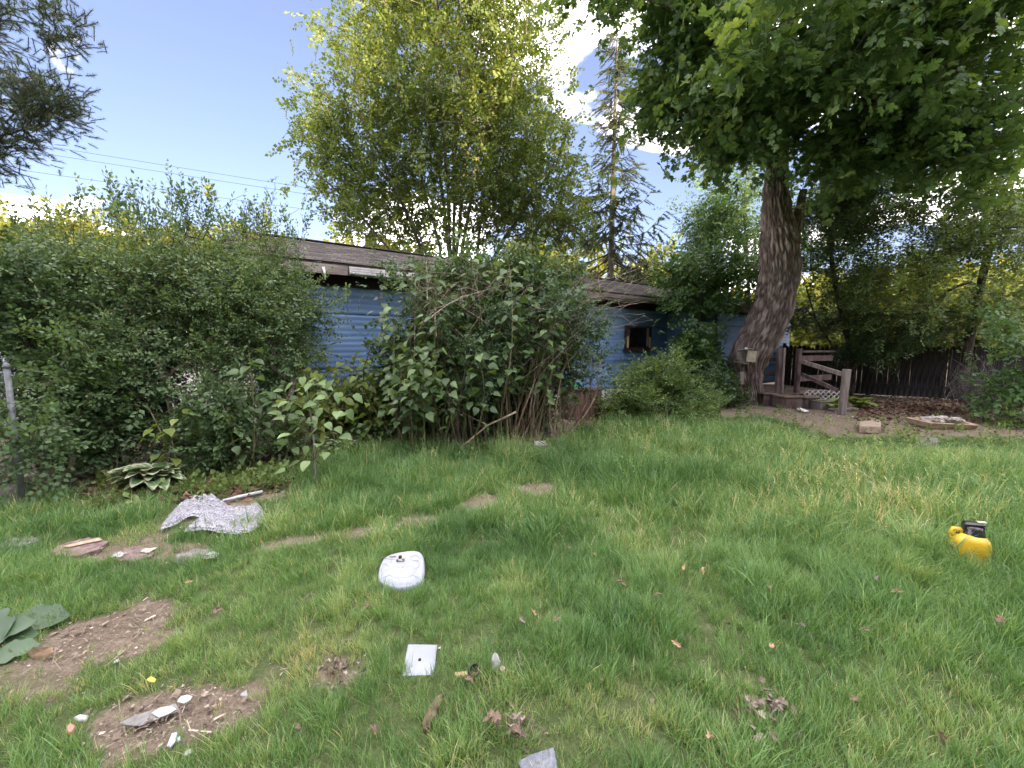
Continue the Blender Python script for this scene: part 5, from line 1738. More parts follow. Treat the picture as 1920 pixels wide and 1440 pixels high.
def far_woods():
    rg = np.random.default_rng(191)
    P, D = [], []
    for k in range(46):
        a = -62 + 124 * (k + rg.uniform(-.4, .4)) / 45
        r = rg.uniform(62, 82)
        x, y = r * math.sin(R(a)), r * math.cos(R(a))
        H = rg.uniform(6.5, 9.5)
        q = inside(((x, y, H * .5), (4.5, 4, H * .52)), 130, rg, .6)
        q = q[q[:, 2] > .2]
        P.append(q); D.append(unit(q - np.array([x, y, H * .3])))
    P, D = np.concatenate(P), np.concatenate(D)
    up = rg.normal(0, .6, P.shape); up[:, 2] += 1
    n = len(P)
    tps = sprig_set(39, 4, 9, ovate(.5, .2), 1.0, 1.0, 2.4, .02, jit=.6, lift=.6)
    me = scatter_np('far_woods', tps, P, frames(D, up), rg.uniform(.7, 1.2, n), np.clip(rg.normal(.5, .25, n), 0, 1), [L_FAR, M_TWIG])
    o = link('far_woods', me)
    tag(o, 'low belt of sunlit trees closing the view far behind the yard', 'woods', None, 'stuff')
far_woods()
# unseen woods added behind the camera, shaped to keep low sun off the yard
def shade_woods():
    rg = np.random.default_rng(193)
    vs = MB()
    for k in range(38):
        x = -42 + 3.4 * k + rg.normal(0, .8)
        for row in range(2):
            y = -36 - 7 * row + rg.normal(0, 1.0)
            H = rg.uniform(26.2, 28.6) + 1.5 * row + 4.0 * float(sstep(20, 11, x))
            n, m = 12, 9
            V, F = [], []
            for i in range(m + 1):
                f = i / m
                rr = 4.6 * math.sin(math.pi * (f * .9 + .1)) ** .6 * (1 - .35 * f) * rg.uniform(.9, 1.1)
                for j in range(n):
                    t = 6.283 * j / n
                    r2 = rr * rg.uniform(.8, 1.2)
                    V.append((x + r2 * math.cos(t), y + r2 * math.sin(t), .3 + H * f * rg.uniform(.97, 1.03)))
            for i in range(m):
                for j in range(n):
                    a, b = i * n + j, i * n + (j + 1) % n
                    F.append((a, b, b + n, a + n))
            F.append(tuple(m * n + j for j in range(n)))
            vs.add(V, F, 0, rg.uniform(.3, .7))
    o = vs.build('woods', L_FARD)
    tag(o, 'tall unseen woods added behind the photographer to shade the yard', 'woods', None, 'stuff')
shade_woods()

# ---- wires
def wires():
    M = mat_simple('black_cable', (.02, .02, .022), None)
    for label, a, b, Y, r in (('highest thin power line crossing the sky at left', (30, 265), (560, 350), 26, .011), ('second thin power line just below the highest one', (30, 280), (560, 362), 26, .011),
                              ('third thin power line crossing the feathery shrub tips', (30, 318), (560, 391), 26, .011), ('thick lowest cable running low behind the shrub tips at left', (0, 381), (240, 425), 24, .022)):
        p, q = at(*a, Y), at(*b, Y + 1)
        u = q - p
        mb = MB()
        pts = []
        for i in range(-8, 30):
            t = i / 4
            pts.append(p + u * t + np.array([0, 0, .012 * (t - .5) ** 2 * np.linalg.norm(u) * .25]))
        mb.tube(pts, r, 4, False)
        o = mb.build('power_line', M)
        tag(o, label, 'cable')
wires()
# ------------------------------------------------------------------ things lying on the lawn
M_CERAMIC = mat_simple('white_glazed', (.235, .26, .305), (.285, .31, .36), 3, .3, .5, .05)
M_HOLE = mat_simple('dark_hole', (.02, .018, .016), None, rough=.9)
M_RUST = mat_simple('rusty_fixing', (.17, .15, .14), (.30, .27, .25), 30, .6, .4, .3)
def on(px, py, lift=0.0):
    g = gp(px, py); g[2] = float(gz(g[0], g[1])) + lift
    return g
def build_lid():
    c = on(754, 1095, .02)
    T = thing('rounded_cover', 'white rounded lid with a rusty fixing lying tilted on the grass', 'lid', c)
    Y0 = c[1]
    # outline in the photograph, laid on a plane tilted towards the viewer
    tilt = R(15)
    out = [(708, 1088), (711, 1066), (718, 1050), (730, 1042), (750, 1037), (775, 1034), (788, 1036), (795, 1046), (797, 1068), (795, 1088), (788, 1097), (765, 1105), (740, 1106), (718, 1100)]
    n = np.array([0, -math.sin(tilt), math.cos(tilt)])
    u = np.array([1., 0, 0]); v = np.cross(n, u)
    p0 = c + np.array([0, 0, .012])
    poly = []
    for px, py in out:
        d = ray(px, py); o = np.array([0, 0, CAM_Z])
        q = o + d * (np.dot(p0 - o, n) / np.dot(d, n)) - p0
        poly.append((q.dot(u), q.dot(v)))
    # round the outline
    def chaikin(P):
        o = []
        for i in range(len(P)):
            a, b = np.array(P[i]), np.array(P[(i + 1) % len(P)])
            o += [a * .75 + b * .25, a * .25 + b * .75]
        return o
    poly = chaikin(chaikin(poly))[::-1]
    C = np.mean(poly, axis=0)
    rings = [(1.0, -.022), (1.012, -.012), (1.0, .0), (.965, .012), (.93, .015), (.90, .011), (.6, .016), (.3, .018), (.02, .018)]
    V, F = [], []
    m = len(poly)
    for s, h in rings:
        for p in poly:
            q = C + (np.array(p) - C) * s
            w = p0 + u * q[0] + v * q[1] + n * h - c
            V.append(w)
    for i in range(len(rings) - 1):
        for j in range(m):
            a, b = i * m + j, i * m + (j + 1) % m
            F.append((a, b, b + m, a + m))
    V = np.array(V)
    # dark scuffs on the surface come with the material
    t = NT('scuffed_white_plastic')
    nz = t.noise(9, 6, .7, dist=1.5)
    col = t.ramp(nz, [(.28, (.15, .155, .175)), (.40, (.235, .26, .31)), (.7, (.28, .305, .36))])
    mat = t.end(t.bsdf(col, .35, .45, bump=nz, bstr=.05))
    me = mesh_np('lid_shell', V, [i for f in F for i in f], [4] * len(F), [mat], None, None, True)
    link('lid_shell', me, T)
    def P(px, py, h=.022):
        d = ray(px, py); o = np.array([0, 0, CAM_Z])
        return o + d * (np.dot(p0 - o, n) / np.dot(d, n)) + n * h - c
    rot = Matrix((u, v, n)).transposed()
    mb = MB(); mb.box(P(751, 1055, .022), (.055, .022, .010), rot, 0, .003); mb.box(P(746, 1056, .03), (.012, .014, .02), rot); mb.box(P(757, 1055, .03), (.012, .014, .02), rot)
    mb.build('fixing', M_RUST, T)
    mb = MB(); a = P(751, 1049, .016); mb.tube([a, a + n * .012], .012, 10); mb.build('screw', M_HOLE, T)
    mb = MB(); a = P(737, 1047, .02); mb.box(a, (.05, .008, .004), rot); mb.build('molded_mark', M_RUST, T)
    mb = MB()
    for k in range(9):
        tt = k / 8
        a0 = P(722 + 8 * math.sin(tt * 3), 1060 + 14 * tt, .0165)
        if k: mb.bar(pr, a0, .003, .001, up=tuple(n))
        pr = a0
    mb.build('molded_arc', M_RUST, T)
    for cx, cy, rx, ry, a0, a1 in ((779, 1050, 9, 5, 0, 330), (752, 1078, 24, 9, 190, 350), (752, 1088, 33, 7, 10, 170), (742, 1046, 26, 6, 200, 300), (765, 1062, 22, 10, -60, 60)):
        mb = MB(); pr = None
        for k in range(13):
            an = R(a0 + (a1 - a0) * k / 12)
            q = P(cx + rx * math.cos(an), cy - ry * math.sin(an), .0165)
            if pr is not None: mb.bar(pr, q, .0022, .0012, up=tuple(n))
            pr = q
        mb.build('molded_arc', mat_simple('grey_scuff', (.20, .20, .22), None, rough=.6), T)
build_lid()
def flat_quad(name, label, cat, px, mats, thick=.008, lift=.02, tilt=None, group=None, heights=None):
    """a flat thing whose corners are where the photo shows them"""
    pts = [gp(x, y, lift + (heights[i] if heights else 0)) for i, (x, y) in enumerate(px)]
    c = np.mean(pts, axis=0)
    mb = MB(); n = len(pts)
    top = [p - c for p in pts]; bot = [p - c - np.array([0, 0, thick]) for p in pts]
    mb.add(top + bot, [tuple(reversed(range(n))) if True else 0, tuple(range(n, 2 * n))] + [(i, (i + 1) % n, n + (i + 1) % n, n + i) for i in range(n)])
    bm = bmesh.new()
    return mb, c
def plate(name, label, cat, px, mat, thick=.008, lift=.03, group=None, heights=None, jag=0.0, seed=0, sag=0.0):
    rg = np.random.default_rng(seed)
    pts = [gp(x, y, lift + (heights[i] if heights else 0)) for i, (x, y) in enumerate(px)]
    if jag:
        o = []
        for i in range(len(pts)):
            a, b = pts[i], pts[(i + 1) % len(pts)]
            k = 4
            for j in range(k):
                q = a + (b - a) * j / k
                if j: q = q + rg.normal(0, jag, 3) * np.array([1, 1, .2])
                o.append(q)
        pts = o
    c = np.mean(pts, axis=0)
    n = len(pts)
    # orientation: make the outline counter-clockwise from above
    ar = sum(pts[i][0] * pts[(i + 1) % n][1] - pts[(i + 1) % n][0] * pts[i][1] for i in range(n))
    if ar < 0: pts = pts[::-1]
    bev = min(.004, thick * .4)
    inner = [p + (c - p) * min(.2, bev * 1.5 / (np.linalg.norm(c - p) + 1e-6)) for p in pts]
    V = [p - c for p in inner] + [p - c - np.array([0, 0, bev]) for p in pts] + [p - c - np.array([0, 0, thick]) for p in pts] + [np.array([0, 0, -sag])]
    F = [(i, (i + 1) % n, 3 * n) for i in range(n)]
    F += [(n + i, n + (i + 1) % n, (i + 1) % n, i) for i in range(n)] + [(2 * n + i, 2 * n + (i + 1) % n, n + (i + 1) % n, n + i) for i in range(n)] + [tuple(reversed(range(2 * n, 3 * n)))]
    me = mesh_np(name, np.array(V), [i for f in F for i in f], [len(f) for f in F], [mat])
    o = link(name, me, None, tuple(c))
    tag(o, label, cat, group)
    return o, c
def build_tile():
    o, c = plate('ceramic_tile', 'square white glazed tile with a small dark hole lying on the lawn', 'tile', [(765, 1207), (820, 1208), (813, 1267), (753, 1266)], M_CERAMIC, .008, .045, heights=[.01, .01, -.005, -.005])
    g = gp(787, 1237, .048) - c
    mb = MB(); mb.tube([g + (0, 0, -.004), g + (0, 0, .0025)], .0075, 14); p = mb.build('hole', M_HOLE, o)
build_tile()
M_SLATE = mat_simple('blue_grey_shingle_piece', (.10, .11, .13), (.19, .205, .235), 60, .9, .2, .6, detail=6)
plate('roofing_scrap', 'torn blue-grey piece of roofing in the grass at the bottom edge', 'shingle', [(972, 1425), (1000, 1412), (1038, 1400), (1046, 1450), (1000, 1462), (978, 1455)], M_SLATE, .006, .05, heights=[0, .01, .03, .02, 0, 0], jag=.002)
# the bubble-wrap sheet
def build_wrap():
    t = NT('bubble_wrap')
    tcn = t.n('ShaderNodeTexCoord')
    vo = t.n('ShaderNodeTexVoronoi'); vo.inputs['Scale'].default_value = 38; vo.inputs['Randomness'].default_value = .25
    t.l(tcn.outputs['Object'], vo.inputs['Vector'])
    h = t.ramp(vo.outputs['Distance'], [(.1, (1, 1, 1)), (.55, (0, 0, 0))])
    col = t.ramp(vo.outputs['Distance'], [(.1, (.52, .54, .59)), (.45, (.40, .41, .46)), (.75, (.20, .195, .22))])
    b = t.bsdf(col, .25, .6, bump=h, bstr=.9, bdist=.02)
    tr = t.n('ShaderNodeBsdfTransparent')
    mxs = t.n('ShaderNodeMixShader'); mxs.inputs[0].default_value = .16
    t.l(b.outputs[0], mxs.inputs[1]); t.l(tr.outputs[0], mxs.inputs[2])
    mat = t.end(mxs)
    back = [(298, 994), (308, 978), (322, 958), (345, 938), (372, 932), (400, 931), (418, 938), (430, 950), (432, 962), (420, 972), (395, 975), (370, 968), (350, 970), (332, 983), (312, 990)]
    front = [(340, 995), (354, 983), (374, 970), (400, 956), (425, 950), (450, 952), (470, 952), (472, 944), (483, 942), (493, 953), (495, 970), (489, 984), (470, 995), (440, 999), (410, 996), (385, 990), (362, 991)]
    c = on(400, 965)
    T = thing('bubble_wrap', 'crumpled sheet of white bubble wrap lying on the grass left of centre', 'bubble wrap', c)
    for name, poly, lift, s in (('back_fold', back, .035, 3), ('front_fold', front, .055, 4)):
        P = np.array([gp(x, y, lift)[:2] for x, y in poly])
        o = []
        for i in range(len(P)):
            a, b2 = P[i], P[(i + 1) % len(P)]
            o += [a * .75 + b2 * .25, a * .25 + b2 * .75]
        P = np.array(o)
        lo, hi = P.min(0), P.max(0)
        g = .016
        xs, ys = np.arange(lo[0], hi[0] + g, g), np.arange(lo[1], hi[1] + g, g)
        def inp(x, y):
            r = False; j = len(P) - 1
            for i in range(len(P)):
                if (P[i, 1] > y) != (P[j, 1] > y) and x < (P[j, 0] - P[i, 0]) * (y - P[i, 1]) / (P[j, 1] - P[i, 1]) + P[i, 0]:
                    r = not r
                j = i
            return r
        idx, V, F = {}, [], []
        def vid(i, j):
            if (i, j) not in idx:
                idx[(i, j)] = len(V); V.append([xs[i], ys[j]])
            return idx[(i, j)]
        for i in range(len(xs) - 1):
            for j in range(len(ys) - 1):
                if inp(xs[i] + g / 2, ys[j] + g / 2):
                    F.append((vid(i, j), vid(i + 1, j), vid(i + 1, j + 1), vid(i, j + 1)))
        V = np.array(V)
        cnt = np.zeros(len(V))
        for f in F:
            for q in f: cnt[q] += 1
        A, B = P, np.roll(P, -1, 0)
        dist = np.zeros(len(V))
        for k in range(len(V)):
            ab = B - A; tt = np.clip(np.einsum('ij,ij->i', V[k] - A, ab) / (np.einsum('ij,ij->i', ab, ab) + 1e-9), 0, 1)
            q = A + ab * tt[:, None]; d = np.linalg.norm(q - V[k], axis=1); m = d.argmin()
            dist[k] = d[m]
            if cnt[k] < 4:
                V[k] = q[m]; dist[k] = 0
        x, y = V[:, 0], V[:, 1]
        crum = np.abs(n2(x, y, 5.5, 40 + s, 3) - .5) * .075 + np.abs(n2(x + y * .6, y * .4, 15, 50 + s, 2) - .5) * .085 + np.abs(n2(x, y, 30, 70 + s, 2) - .5) * .03
        z = gz(x, y) + .012 + lift * .4 + np.minimum(dist * .5, .018) + crum * np.minimum(1, dist / .05 + .25)
        me = mesh_np(name, np.stack([x, y, z], -1) - c, [i for f in F for i in f], [4] * len(F), [mat], None, None, True)
        o = link(name, me, T)
build_wrap()
M_PVC = mat_simple('white_pvc', (.40, .41, .44), (.50, .51, .54), 8, .45, .4, .05)
def build_pipe():
    a, b = on(418, 944, .03), on(492, 926, .035)
    mb = MB(); mb.tube([a, (a + b) / 2 + (0, 0, .004), b], .016, 10); o = mb.build('white_pipe', M_PVC, None, a, True)
    tag(o, 'thin white pipe lying behind the bubble wrap', 'pipe')
    a, b = on(-60, 968, .05), on(46, 944, .04)
    mb = MB(); mb.tube([a, b], .02, 10); o = mb.build('grey_pipe', M_GALV, None, a, True)
    tag(o, 'grey pipe on the ground at the foot of the wire gate', 'pipe')
build_pipe()
# stepping stones
M_STONE_R = mat_simple('reddish_flagstone', (.085, .058, .056), (.165, .118, .112), 18, .9, .15, .5, detail=7, c3=(.21, .16, .15))
M_STONE_G = mat_simple('grey_flagstone', (.085, .078, .080), (.16, .15, .15), 18, .9, .15, .5, detail=7, c3=(.22, .205, .20))
plate('stepping_stone', 'reddish stepping stone strewn with pale straw, widest of the row', 'paving stone', [(92, 1036), (110, 1022), (150, 1010), (188, 1006), (200, 1018), (185, 1030), (150, 1040), (110, 1042)], M_STONE_R, .05, .022, jag=.012, seed=1)
plate('stepping_stone', 'small brownish stepping stone with white scraps on it, in the middle of the row', 'paving stone', [(205, 1044), (225, 1030), (262, 1024), (290, 1028), (283, 1042), (250, 1052), (222, 1052)], M_STONE_R, .05, .02, jag=.012, seed=2)
plate('stepping_stone', 'grey stepping stone with a white scrap on its right end', 'paving stone', [(325, 1052), (338, 1036), (372, 1028), (405, 1032), (408, 1042), (375, 1052), (345, 1056)], M_STONE_G, .05, .02, jag=.012, seed=3)
plate('stepping_stone', 'grey stepping stone nearest the left edge of the picture', 'paving stone', [(-10, 1024), (15, 1010), (60, 1004), (78, 1010), (50, 1020), (10, 1030)], M_STONE_G, .05, .02, jag=.012, seed=4)
# scraps
M_PAPER = mat_simple('white_paper_scrap', (.26, .265, .26), (.40, .405, .395), 30, .7, .3, .3)
M_MINT = mat_simple('pale_mint_tile', (.36, .41, .38), (.44, .49, .46), 25, .5, .4, .1)
plate('paper_scrap', 'white scrap on the right end of the grey stepping stone', 'scrap', [(380, 1044), (392, 1034), (410, 1035), (404, 1045), (388, 1048)], M_PAPER, .004, .05, jag=.006, seed=13)
plate('paper_scrap', 'torn white scrap on the small brownish stepping stone', 'scrap', [(208, 1043), (222, 1035), (238, 1037), (232, 1041), (218, 1045)], M_PAPER, .004, .032, jag=.010, seed=11)
plate('paper_scrap', 'creamy scrap on the right side of the small brownish stepping stone', 'scrap', [(262, 1034), (272, 1028), (294, 1027), (284, 1033), (275, 1036)], mat_simple('creamy_scrap', (.30, .28, .22), (.44, .42, .35), 30, .7, .3, .3), .004, .034, jag=.010, seed=12)
plate('bark_strip', 'pale dry strip on the reddish stepping stone', 'scrap', [(118, 1024), (140, 1018), (185, 1008), (192, 1012), (160, 1018), (130, 1025)], mat_simple('straw', (.26, .20, .13), (.44, .36, .26), 30, .9, .1, .3), .006, .035)
M_GLASSBIT = mat_simple('dusty_glass', (.13, .13, .12), (.21, .21, .20), 30, .25, .5, .1)
plate('glass_shard', 'pointed grey shard of dusty glass at the lower left', 'glass shard', [(222, 1356), (250, 1342), (285, 1330), (330, 1318), (336, 1330), (300, 1346), (262, 1360), (240, 1359)], M_GLASSBIT, .005, .025)
plate('tile_piece', 'pale mint tile piece lying across the glass shard', 'tile', [(284, 1336), (300, 1326), (322, 1322), (331, 1328), (318, 1336), (298, 1344)], M_MINT, .006, .035)
plate('tile_piece', 'oval pale tile chip just above the glass shard', 'tile', [(332, 1314), (338, 1305), (352, 1301), (361, 1304), (356, 1311), (344, 1317)], M_MINT, .008, .03)
plate('paper_scrap', 'folded white scrap right of the pale tile chips', 'scrap', [(450, 1302), (462, 1292), (464, 1303), (456, 1306)], M_PAPER, .004, .06, heights=[0, .03, .03, 0])
plate('plastic_piece', 'lilac-grey strip of plastic below the glass shard', 'scrap', [(313, 1397), (322, 1374), (333, 1371), (329, 1388), (320, 1400)], mat_simple('lilac_plastic', (.40, .40, .48), (.50, .50, .58), 20, .5), .006, .03)
plate('plastic_piece', 'tiny turquoise chip beside the lilac strip', 'scrap', [(332, 1383), (338, 1379), (338, 1387), (333, 1388)], mat_simple('turquoise_plastic', (.30, .52, .47), None, rough=.5), .006, .03)
plate('plastic_piece', 'small bright yellow scrap above the tile chips', 'scrap', [(274, 1273), (284, 1267), (293, 1272), (290, 1278), (280, 1277)], mat_simple('yellow_scrap', (.40, .36, .05), (.50, .46, .09), 20, .5), .006, .03)
plate('brick_chip', 'pinkish red broken chip at the lower left of the glass shard', 'stone', [(124, 1362), (132, 1354), (142, 1360), (136, 1370), (127, 1372)], mat_simple('pink_chip', (.36, .15, .12), (.46, .22, .18), 20, .8), .015, .03)
plate('plastic_piece', 'grey crumpled foil left of the glass shard', 'scrap', [(138, 1344), (150, 1338), (166, 1340), (162, 1348), (148, 1350)], mat_simple('grey_foil', (.28, .29, .30), (.50, .51, .52), 40, .4), .01, .03, heights=[0, .01, .0, .02, 0])
plate('bark_slab', 'curled tan piece of bark beside the big leaves at the lower left', 'bark', [(52, 1222), (62, 1212), (98, 1212), (100, 1222), (82, 1232), (58, 1230)], mat_simple('tan_bark', (.16, .11, .07), (.30, .22, .14), 25, .9), .012, .05, heights=[0, .03, .02, 0, -.02, -.02])
plate('bark_slab', 'long dark reddish strip of bark in the grass below the square tile', 'bark', [(792, 1352), (800, 1330), (818, 1302), (832, 1298), (830, 1312), (818, 1338), (806, 1362), (796, 1366)], mat_simple('red_bark', (.085, .050, .040), (.19, .125, .105), 20, .9, .1, .5), .02, .055, jag=.004, seed=7)
plate('wood_wedge', 'tan wood wedge right of the square tile', 'wood', [(852, 1260), (856, 1266), (894, 1264), (897, 1260), (875, 1257)], mat_simple('fresh_tan_wood', (.40, .28, .16), (.55, .41, .25), 18, .8), .012, .065)
def ring():
    c = on(887, 1280, .02)
    mb = MB()
    mb.lathe([(.021, 0), (.026, .0), (.028, .03), (.027, .055), (.021, .055), (.019, .03), (.019, .005)], 14, (0, 0, 0))
    o = mb.build('black_pipe_end', mat_simple('black_plastic', (.012, .012, .013), (.028, .028, .03), 20, .45, .4, .1), None, None, True)
    o.location = c; o.rotation_euler = (R(40), R(15), 0)
    tag(o, 'short black pipe end standing in the grass under the tan wedge', 'pipe')
ring()
def crumple(name, label, cat, px, py, size, mat, seed, lift=.03, squash=(1, 1, .6), group=None):
    rg = np.random.default_rng(seed)
    bm = bmesh.new(); bmesh.ops.create_icosphere(bm, subdivisions=2, radius=1)
    V = np.array([v.co[:] for v in bm.verts]); F = [tuple(v.index for v in f.verts) for f in bm.faces]; bm.free()
    n = fbm(V * 1.7 + seed * 3.1, seed, 3)
    V = V * (.55 + .9 * n)[:, None] * size * np.array(squash)
    o = link(name, mesh_np(name, V, [i for f in F for i in f], [3] * len(F), [mat]), None, tuple(on(px, py, lift)))
    o.rotation_euler = (0, 0, rg.uniform(0, 6))
    tag(o, label, cat, group)
crumple('crumpled_tissue', 'crumpled white tissue in the grass right of the black pipe end', 'scrap', 929, 1273, .026, M_PAPER, 3, .05, (.8, .8, 1.7))
crumple('paper_scrap', 'small white scrap in the far grass in front of the low bush', 'scrap', 1272, 800, .055, M_PAPER, 4, .12)
crumple('stone', 'pinkish pebble just right of the white tissue', 'stone', 942, 1281, .014, mat_simple('pink_stone', (.30, .22, .21), (.40, .31, .30), 20), 5, .04)
crumple('stone', 'white pebble on the path at the lower left, below the lilac strip', 'stone', 353, 1428, .013, M_PAPER, 6, .03)
crumple('stone', 'white pebble on the bare patch below the big leaves', 'stone', 218, 1240, .012, M_PAPER, 7, .015)
M_ROCK = mat_simple('rough_grey_rock', (.10, .095, .09), (.24, .23, .215), 9, .95, .1, .6, detail=7)
crumple('rock', 'rough grey rock behind the wire gate at the left edge', 'rock', 12, 940, .12, M_ROCK, 8, .05)
crumple('rock', 'dark grey rock behind the wire gate, farther from the edge', 'rock', 34, 925, .09, M_ROCK, 9, .04)
crumple('rock', 'pale rough rock beyond the wire gate, highest of the three', 'rock', 8, 905, .13, M_ROCK, 10, .05)
def can():
    c = on(23, 915, .1)
    mb = MB(); mb.lathe([(.026, 0), (.03, .005), (.03, .05), (.03, .06), (.026, .066)], 14)
    mb.m = [1 if min(mb.v[i][2] for i in f) >= .045 else 0 for f in mb.f]
    o = mb.build('small_can', [M_PAPER, mat_simple('red_paint', (.42, .06, .04), (.52, .09, .06), 9, .4)], None, None, True)
    o.location = c; o.rotation_euler = (.5, .3, 0)
    tag(o, 'small white can with a red end among the rocks at the left edge', 'can')
can()
# yellow jug
def jug():
    c = on(1813, 1062)
    s = c[1] / 2.9
    T = thing('yellow_jug', 'squat yellow plastic sprayer jug with a black top in the grass at right', 'sprayer', c, R(-28))
    t = NT('yellow_plastic')
    nz = t.noise(7, 5, .6)
    col = t.ramp(nz, [(.3, (.46, .30, .016)), (.6, (.55, .375, .024)), (.8, (.62, .45, .06))])
    MY = t.end(t.bsdf(col, .38, .45, bump=nz, bstr=.03))
    MBK = mat_simple('black_cap_plastic', (.010, .011, .013), (.022, .023, .026), 14, .30, .5, .05)
    mb = MB(); mb.lathe([(.9, -.02), (1.0, .005), (1.03, .04), (1.03, .14), (1.0, .17), (.93, .195), (.78, .215), (.60, .225), (.55, .23)], 32, (0, 0, 0), 0, .100, .088, 2.8)
    mb.build('tank', MY, T, smooth=True)
    mb = MB(); mb.tube([(-.072, 0, .185), (-.100, 0, .225), (-.092, 0, .25), (-.058, 0, .25), (-.040, 0, .225)], [.018, .016, .015, .016, .018], 10); mb.build('carry_ear', MY, T, smooth=True)
    mb = MB(); mb.box((-.070, -.013, .228), (.018, .012, .020), None, 0, .004); mb.build('ear_hole', MBK, T)
    mb = MB(); mb.lathe([(.062, .215), (.064, .222), (.057, .245), (.050, .262), (.047, .29)], 22, (.012, 0, 0), 0, 1, .85); cap = mb.build('cap', MBK, T, smooth=True)
    for k in range(18):
        a = 6.283 * k / 18
        mb = MB(); mb.bar((.012 + .061 * math.cos(a), .052 * math.sin(a), .222), (.012 + .051 * math.cos(a), .043 * math.sin(a), .262), .006, .006); mb.build('grip_rib', MBK, cap)
    mb = MB(); mb.box((.01, 0, .303), (.112, .062, .032), Matrix.Rotation(-.10, 3, 'Y'), 0, .012); mb.build('pump_handle', MBK, T)
    for x in (-.036, .052):
        mb = MB(); mb.box((x, 0, .275), (.020, .044, .05), None, 0, .005); mb.build('handle_support', MBK, T)
    mb = MB(); mb.box((.045, -.01, .327), (.045, .03, .006), Matrix.Rotation(-.10, 3, 'Y'), 0, .002); mb.build('handle_button', mat_simple('grey_yellow_button', (.45, .45, .30), None, rough=.5), T)
    mb = MB(); mb.box((-.101, -.02, .10), (.006, .05, .09), None, 0, .002); mb.build('side_sticker', mat_simple('printed_sticker', (.10, .09, .09), (.52, .42, .25), 40, .5, lo=.45, hi=.55), T)
jug()
crumple('torn_paper', 'grey torn paper beside the yellow jug', 'scrap', 1765, 1058, .03, mat_simple('grey_paper', (.24, .22, .19), (.38, .35, .31), 20), 12, .06, (1.6, 1, .7))
# bucket, planter, sticks
def bucket():
    c = on(1013, 846)
    B = thing('bucket', 'small pale grey plastic bucket at the foot of the canes', 'bucket', c)
    M = mat_simple('pale_grey_plastic', (.34, .34, .36), (.46, .46, .48), 9, .5, .4, .05)
    mb = MB(); mb.lathe([(.085, 0), (.09, .004), (.108, .12), (.112, .145), (.102, .145), (.098, .12), (.08, .02), (.01, .018)], 22); mb.build('pail', M, B, smooth=True)
    mb = MB(); mb.lathe([(.112, .118), (.120, .122), (.120, .130), (.112, .134)], 22); mb.build('rim', M, B, smooth=True)
bucket()
def planter():
    c = on(1098, 790); c[1] += .15
    P = thing('planter_box', 'brown wooden planter box between the canes and the blue wall', 'planter', (c[0], c[1], 0), R(8))
    M = mat_simple('brown_plank', (.060, .036, .028), (.13, .085, .066), 8, .85, .2, .4, stretch=(2.5, 2.5, .3), c3=(.18, .125, .10))
    k = c[1] / F_PX
    W, H, D = 66 * k, 57 * k, .55
    for i in range(6):
        w = W / 6
        mb = MB(); mb.box((-W / 2 + w * (i + .5), 0, H / 2), (w - .006, .022, H - .01 * (i % 2))); mb.build('plank', M, P)
        mb = MB(); mb.box((-W / 2 + w * (i + .5), D, H / 2), (w - .006, .022, H)); mb.build('plank', M, P)
    for x in (-W / 2 + .012, W / 2 - .012):
        for j in range(4):
            mb = MB(); mb.box((x, .03 + D / 4 * (j + .5) - .01, H / 2), (.022, D / 4 - .014, H)); mb.build('plank', M, P)
    mb = MB(); mb.box((0, -.01, H + .015), (W + .04, .07, .03)); mb.build('top_rail', M, P)
    mb = MB(); mb.box((0, D / 2, H - .12), (W - .05, D - .04, .02)); mb.build('soil', mat_simple('planter_soil', (.03, .022, .016), (.06, .045, .035), 30), P)
    Q = thing('green_watering_can', 'small bright green plastic thing standing on the planter box', 'container', (at(1076, 725, c[1] + .2)[0], c[1] + .2, H - .03))
    G = mat_simple('green_plastic', (.05, .30, .16), (.08, .38, .21), 9, .4)
    mb = MB(); mb.lathe([(.07, 0), (.085, .02), (.085, .10), (.06, .16)], 14); mb.build('body', G, Q, smooth=True)
    mb = MB(); mb.tube([(.08, 0, .04), (.16, 0, .14), (.2, 0, .17)], [.02, .014, .018], 8); mb.build('spout', G, Q, smooth=True)
    mb = MB(); mb.tube([(-.08, 0, .04), (-.14, 0, .09), (-.10, 0, .16), (-.05, 0, .15)], .010, 6); mb.build('handle', G, Q, smooth=True)
    Q.name = 'watering_can'
planter()
M_STICK = mat_simple('peeled_stick', (.20, .155, .11), (.40, .32, .24), 15, .85, .1, .2)
def stick(label, pts, r, mat=M_STICK, name='stick'):
    P = [np.array(p) for p in pts]
    mb = MB(); mb.tube(P, [r * (.6 + .5 * i / (len(P) - 1)) for i in range(len(P))], 6); o = mb.build(name, mat, None, P[0], True); tag(o, label, 'stick')
Yk = 5.75
stick('long bent pale stick leaning out of the canes, thick end up', [on(826, 868, .02), at(865, 838, 5.8), at(915, 797, Yk), at(940, 786, Yk), at(968, 772, Yk)], .016)
stick('thin side twig lying against the long pale stick', [at(850, 764, 6.0), at(890, 786, 5.9), at(915, 797, Yk + .03)], .008)
stick('thin reddish stick leaning over the pale grey bucket', [at(996, 818, 6.0), at(1020, 832, 5.9), on(1046, 852, .03)], .009, M_CANED)
stick('straight twig on the bare patch at the lower left', [on(195, 1250, .012), on(236, 1218, .014)], .004)
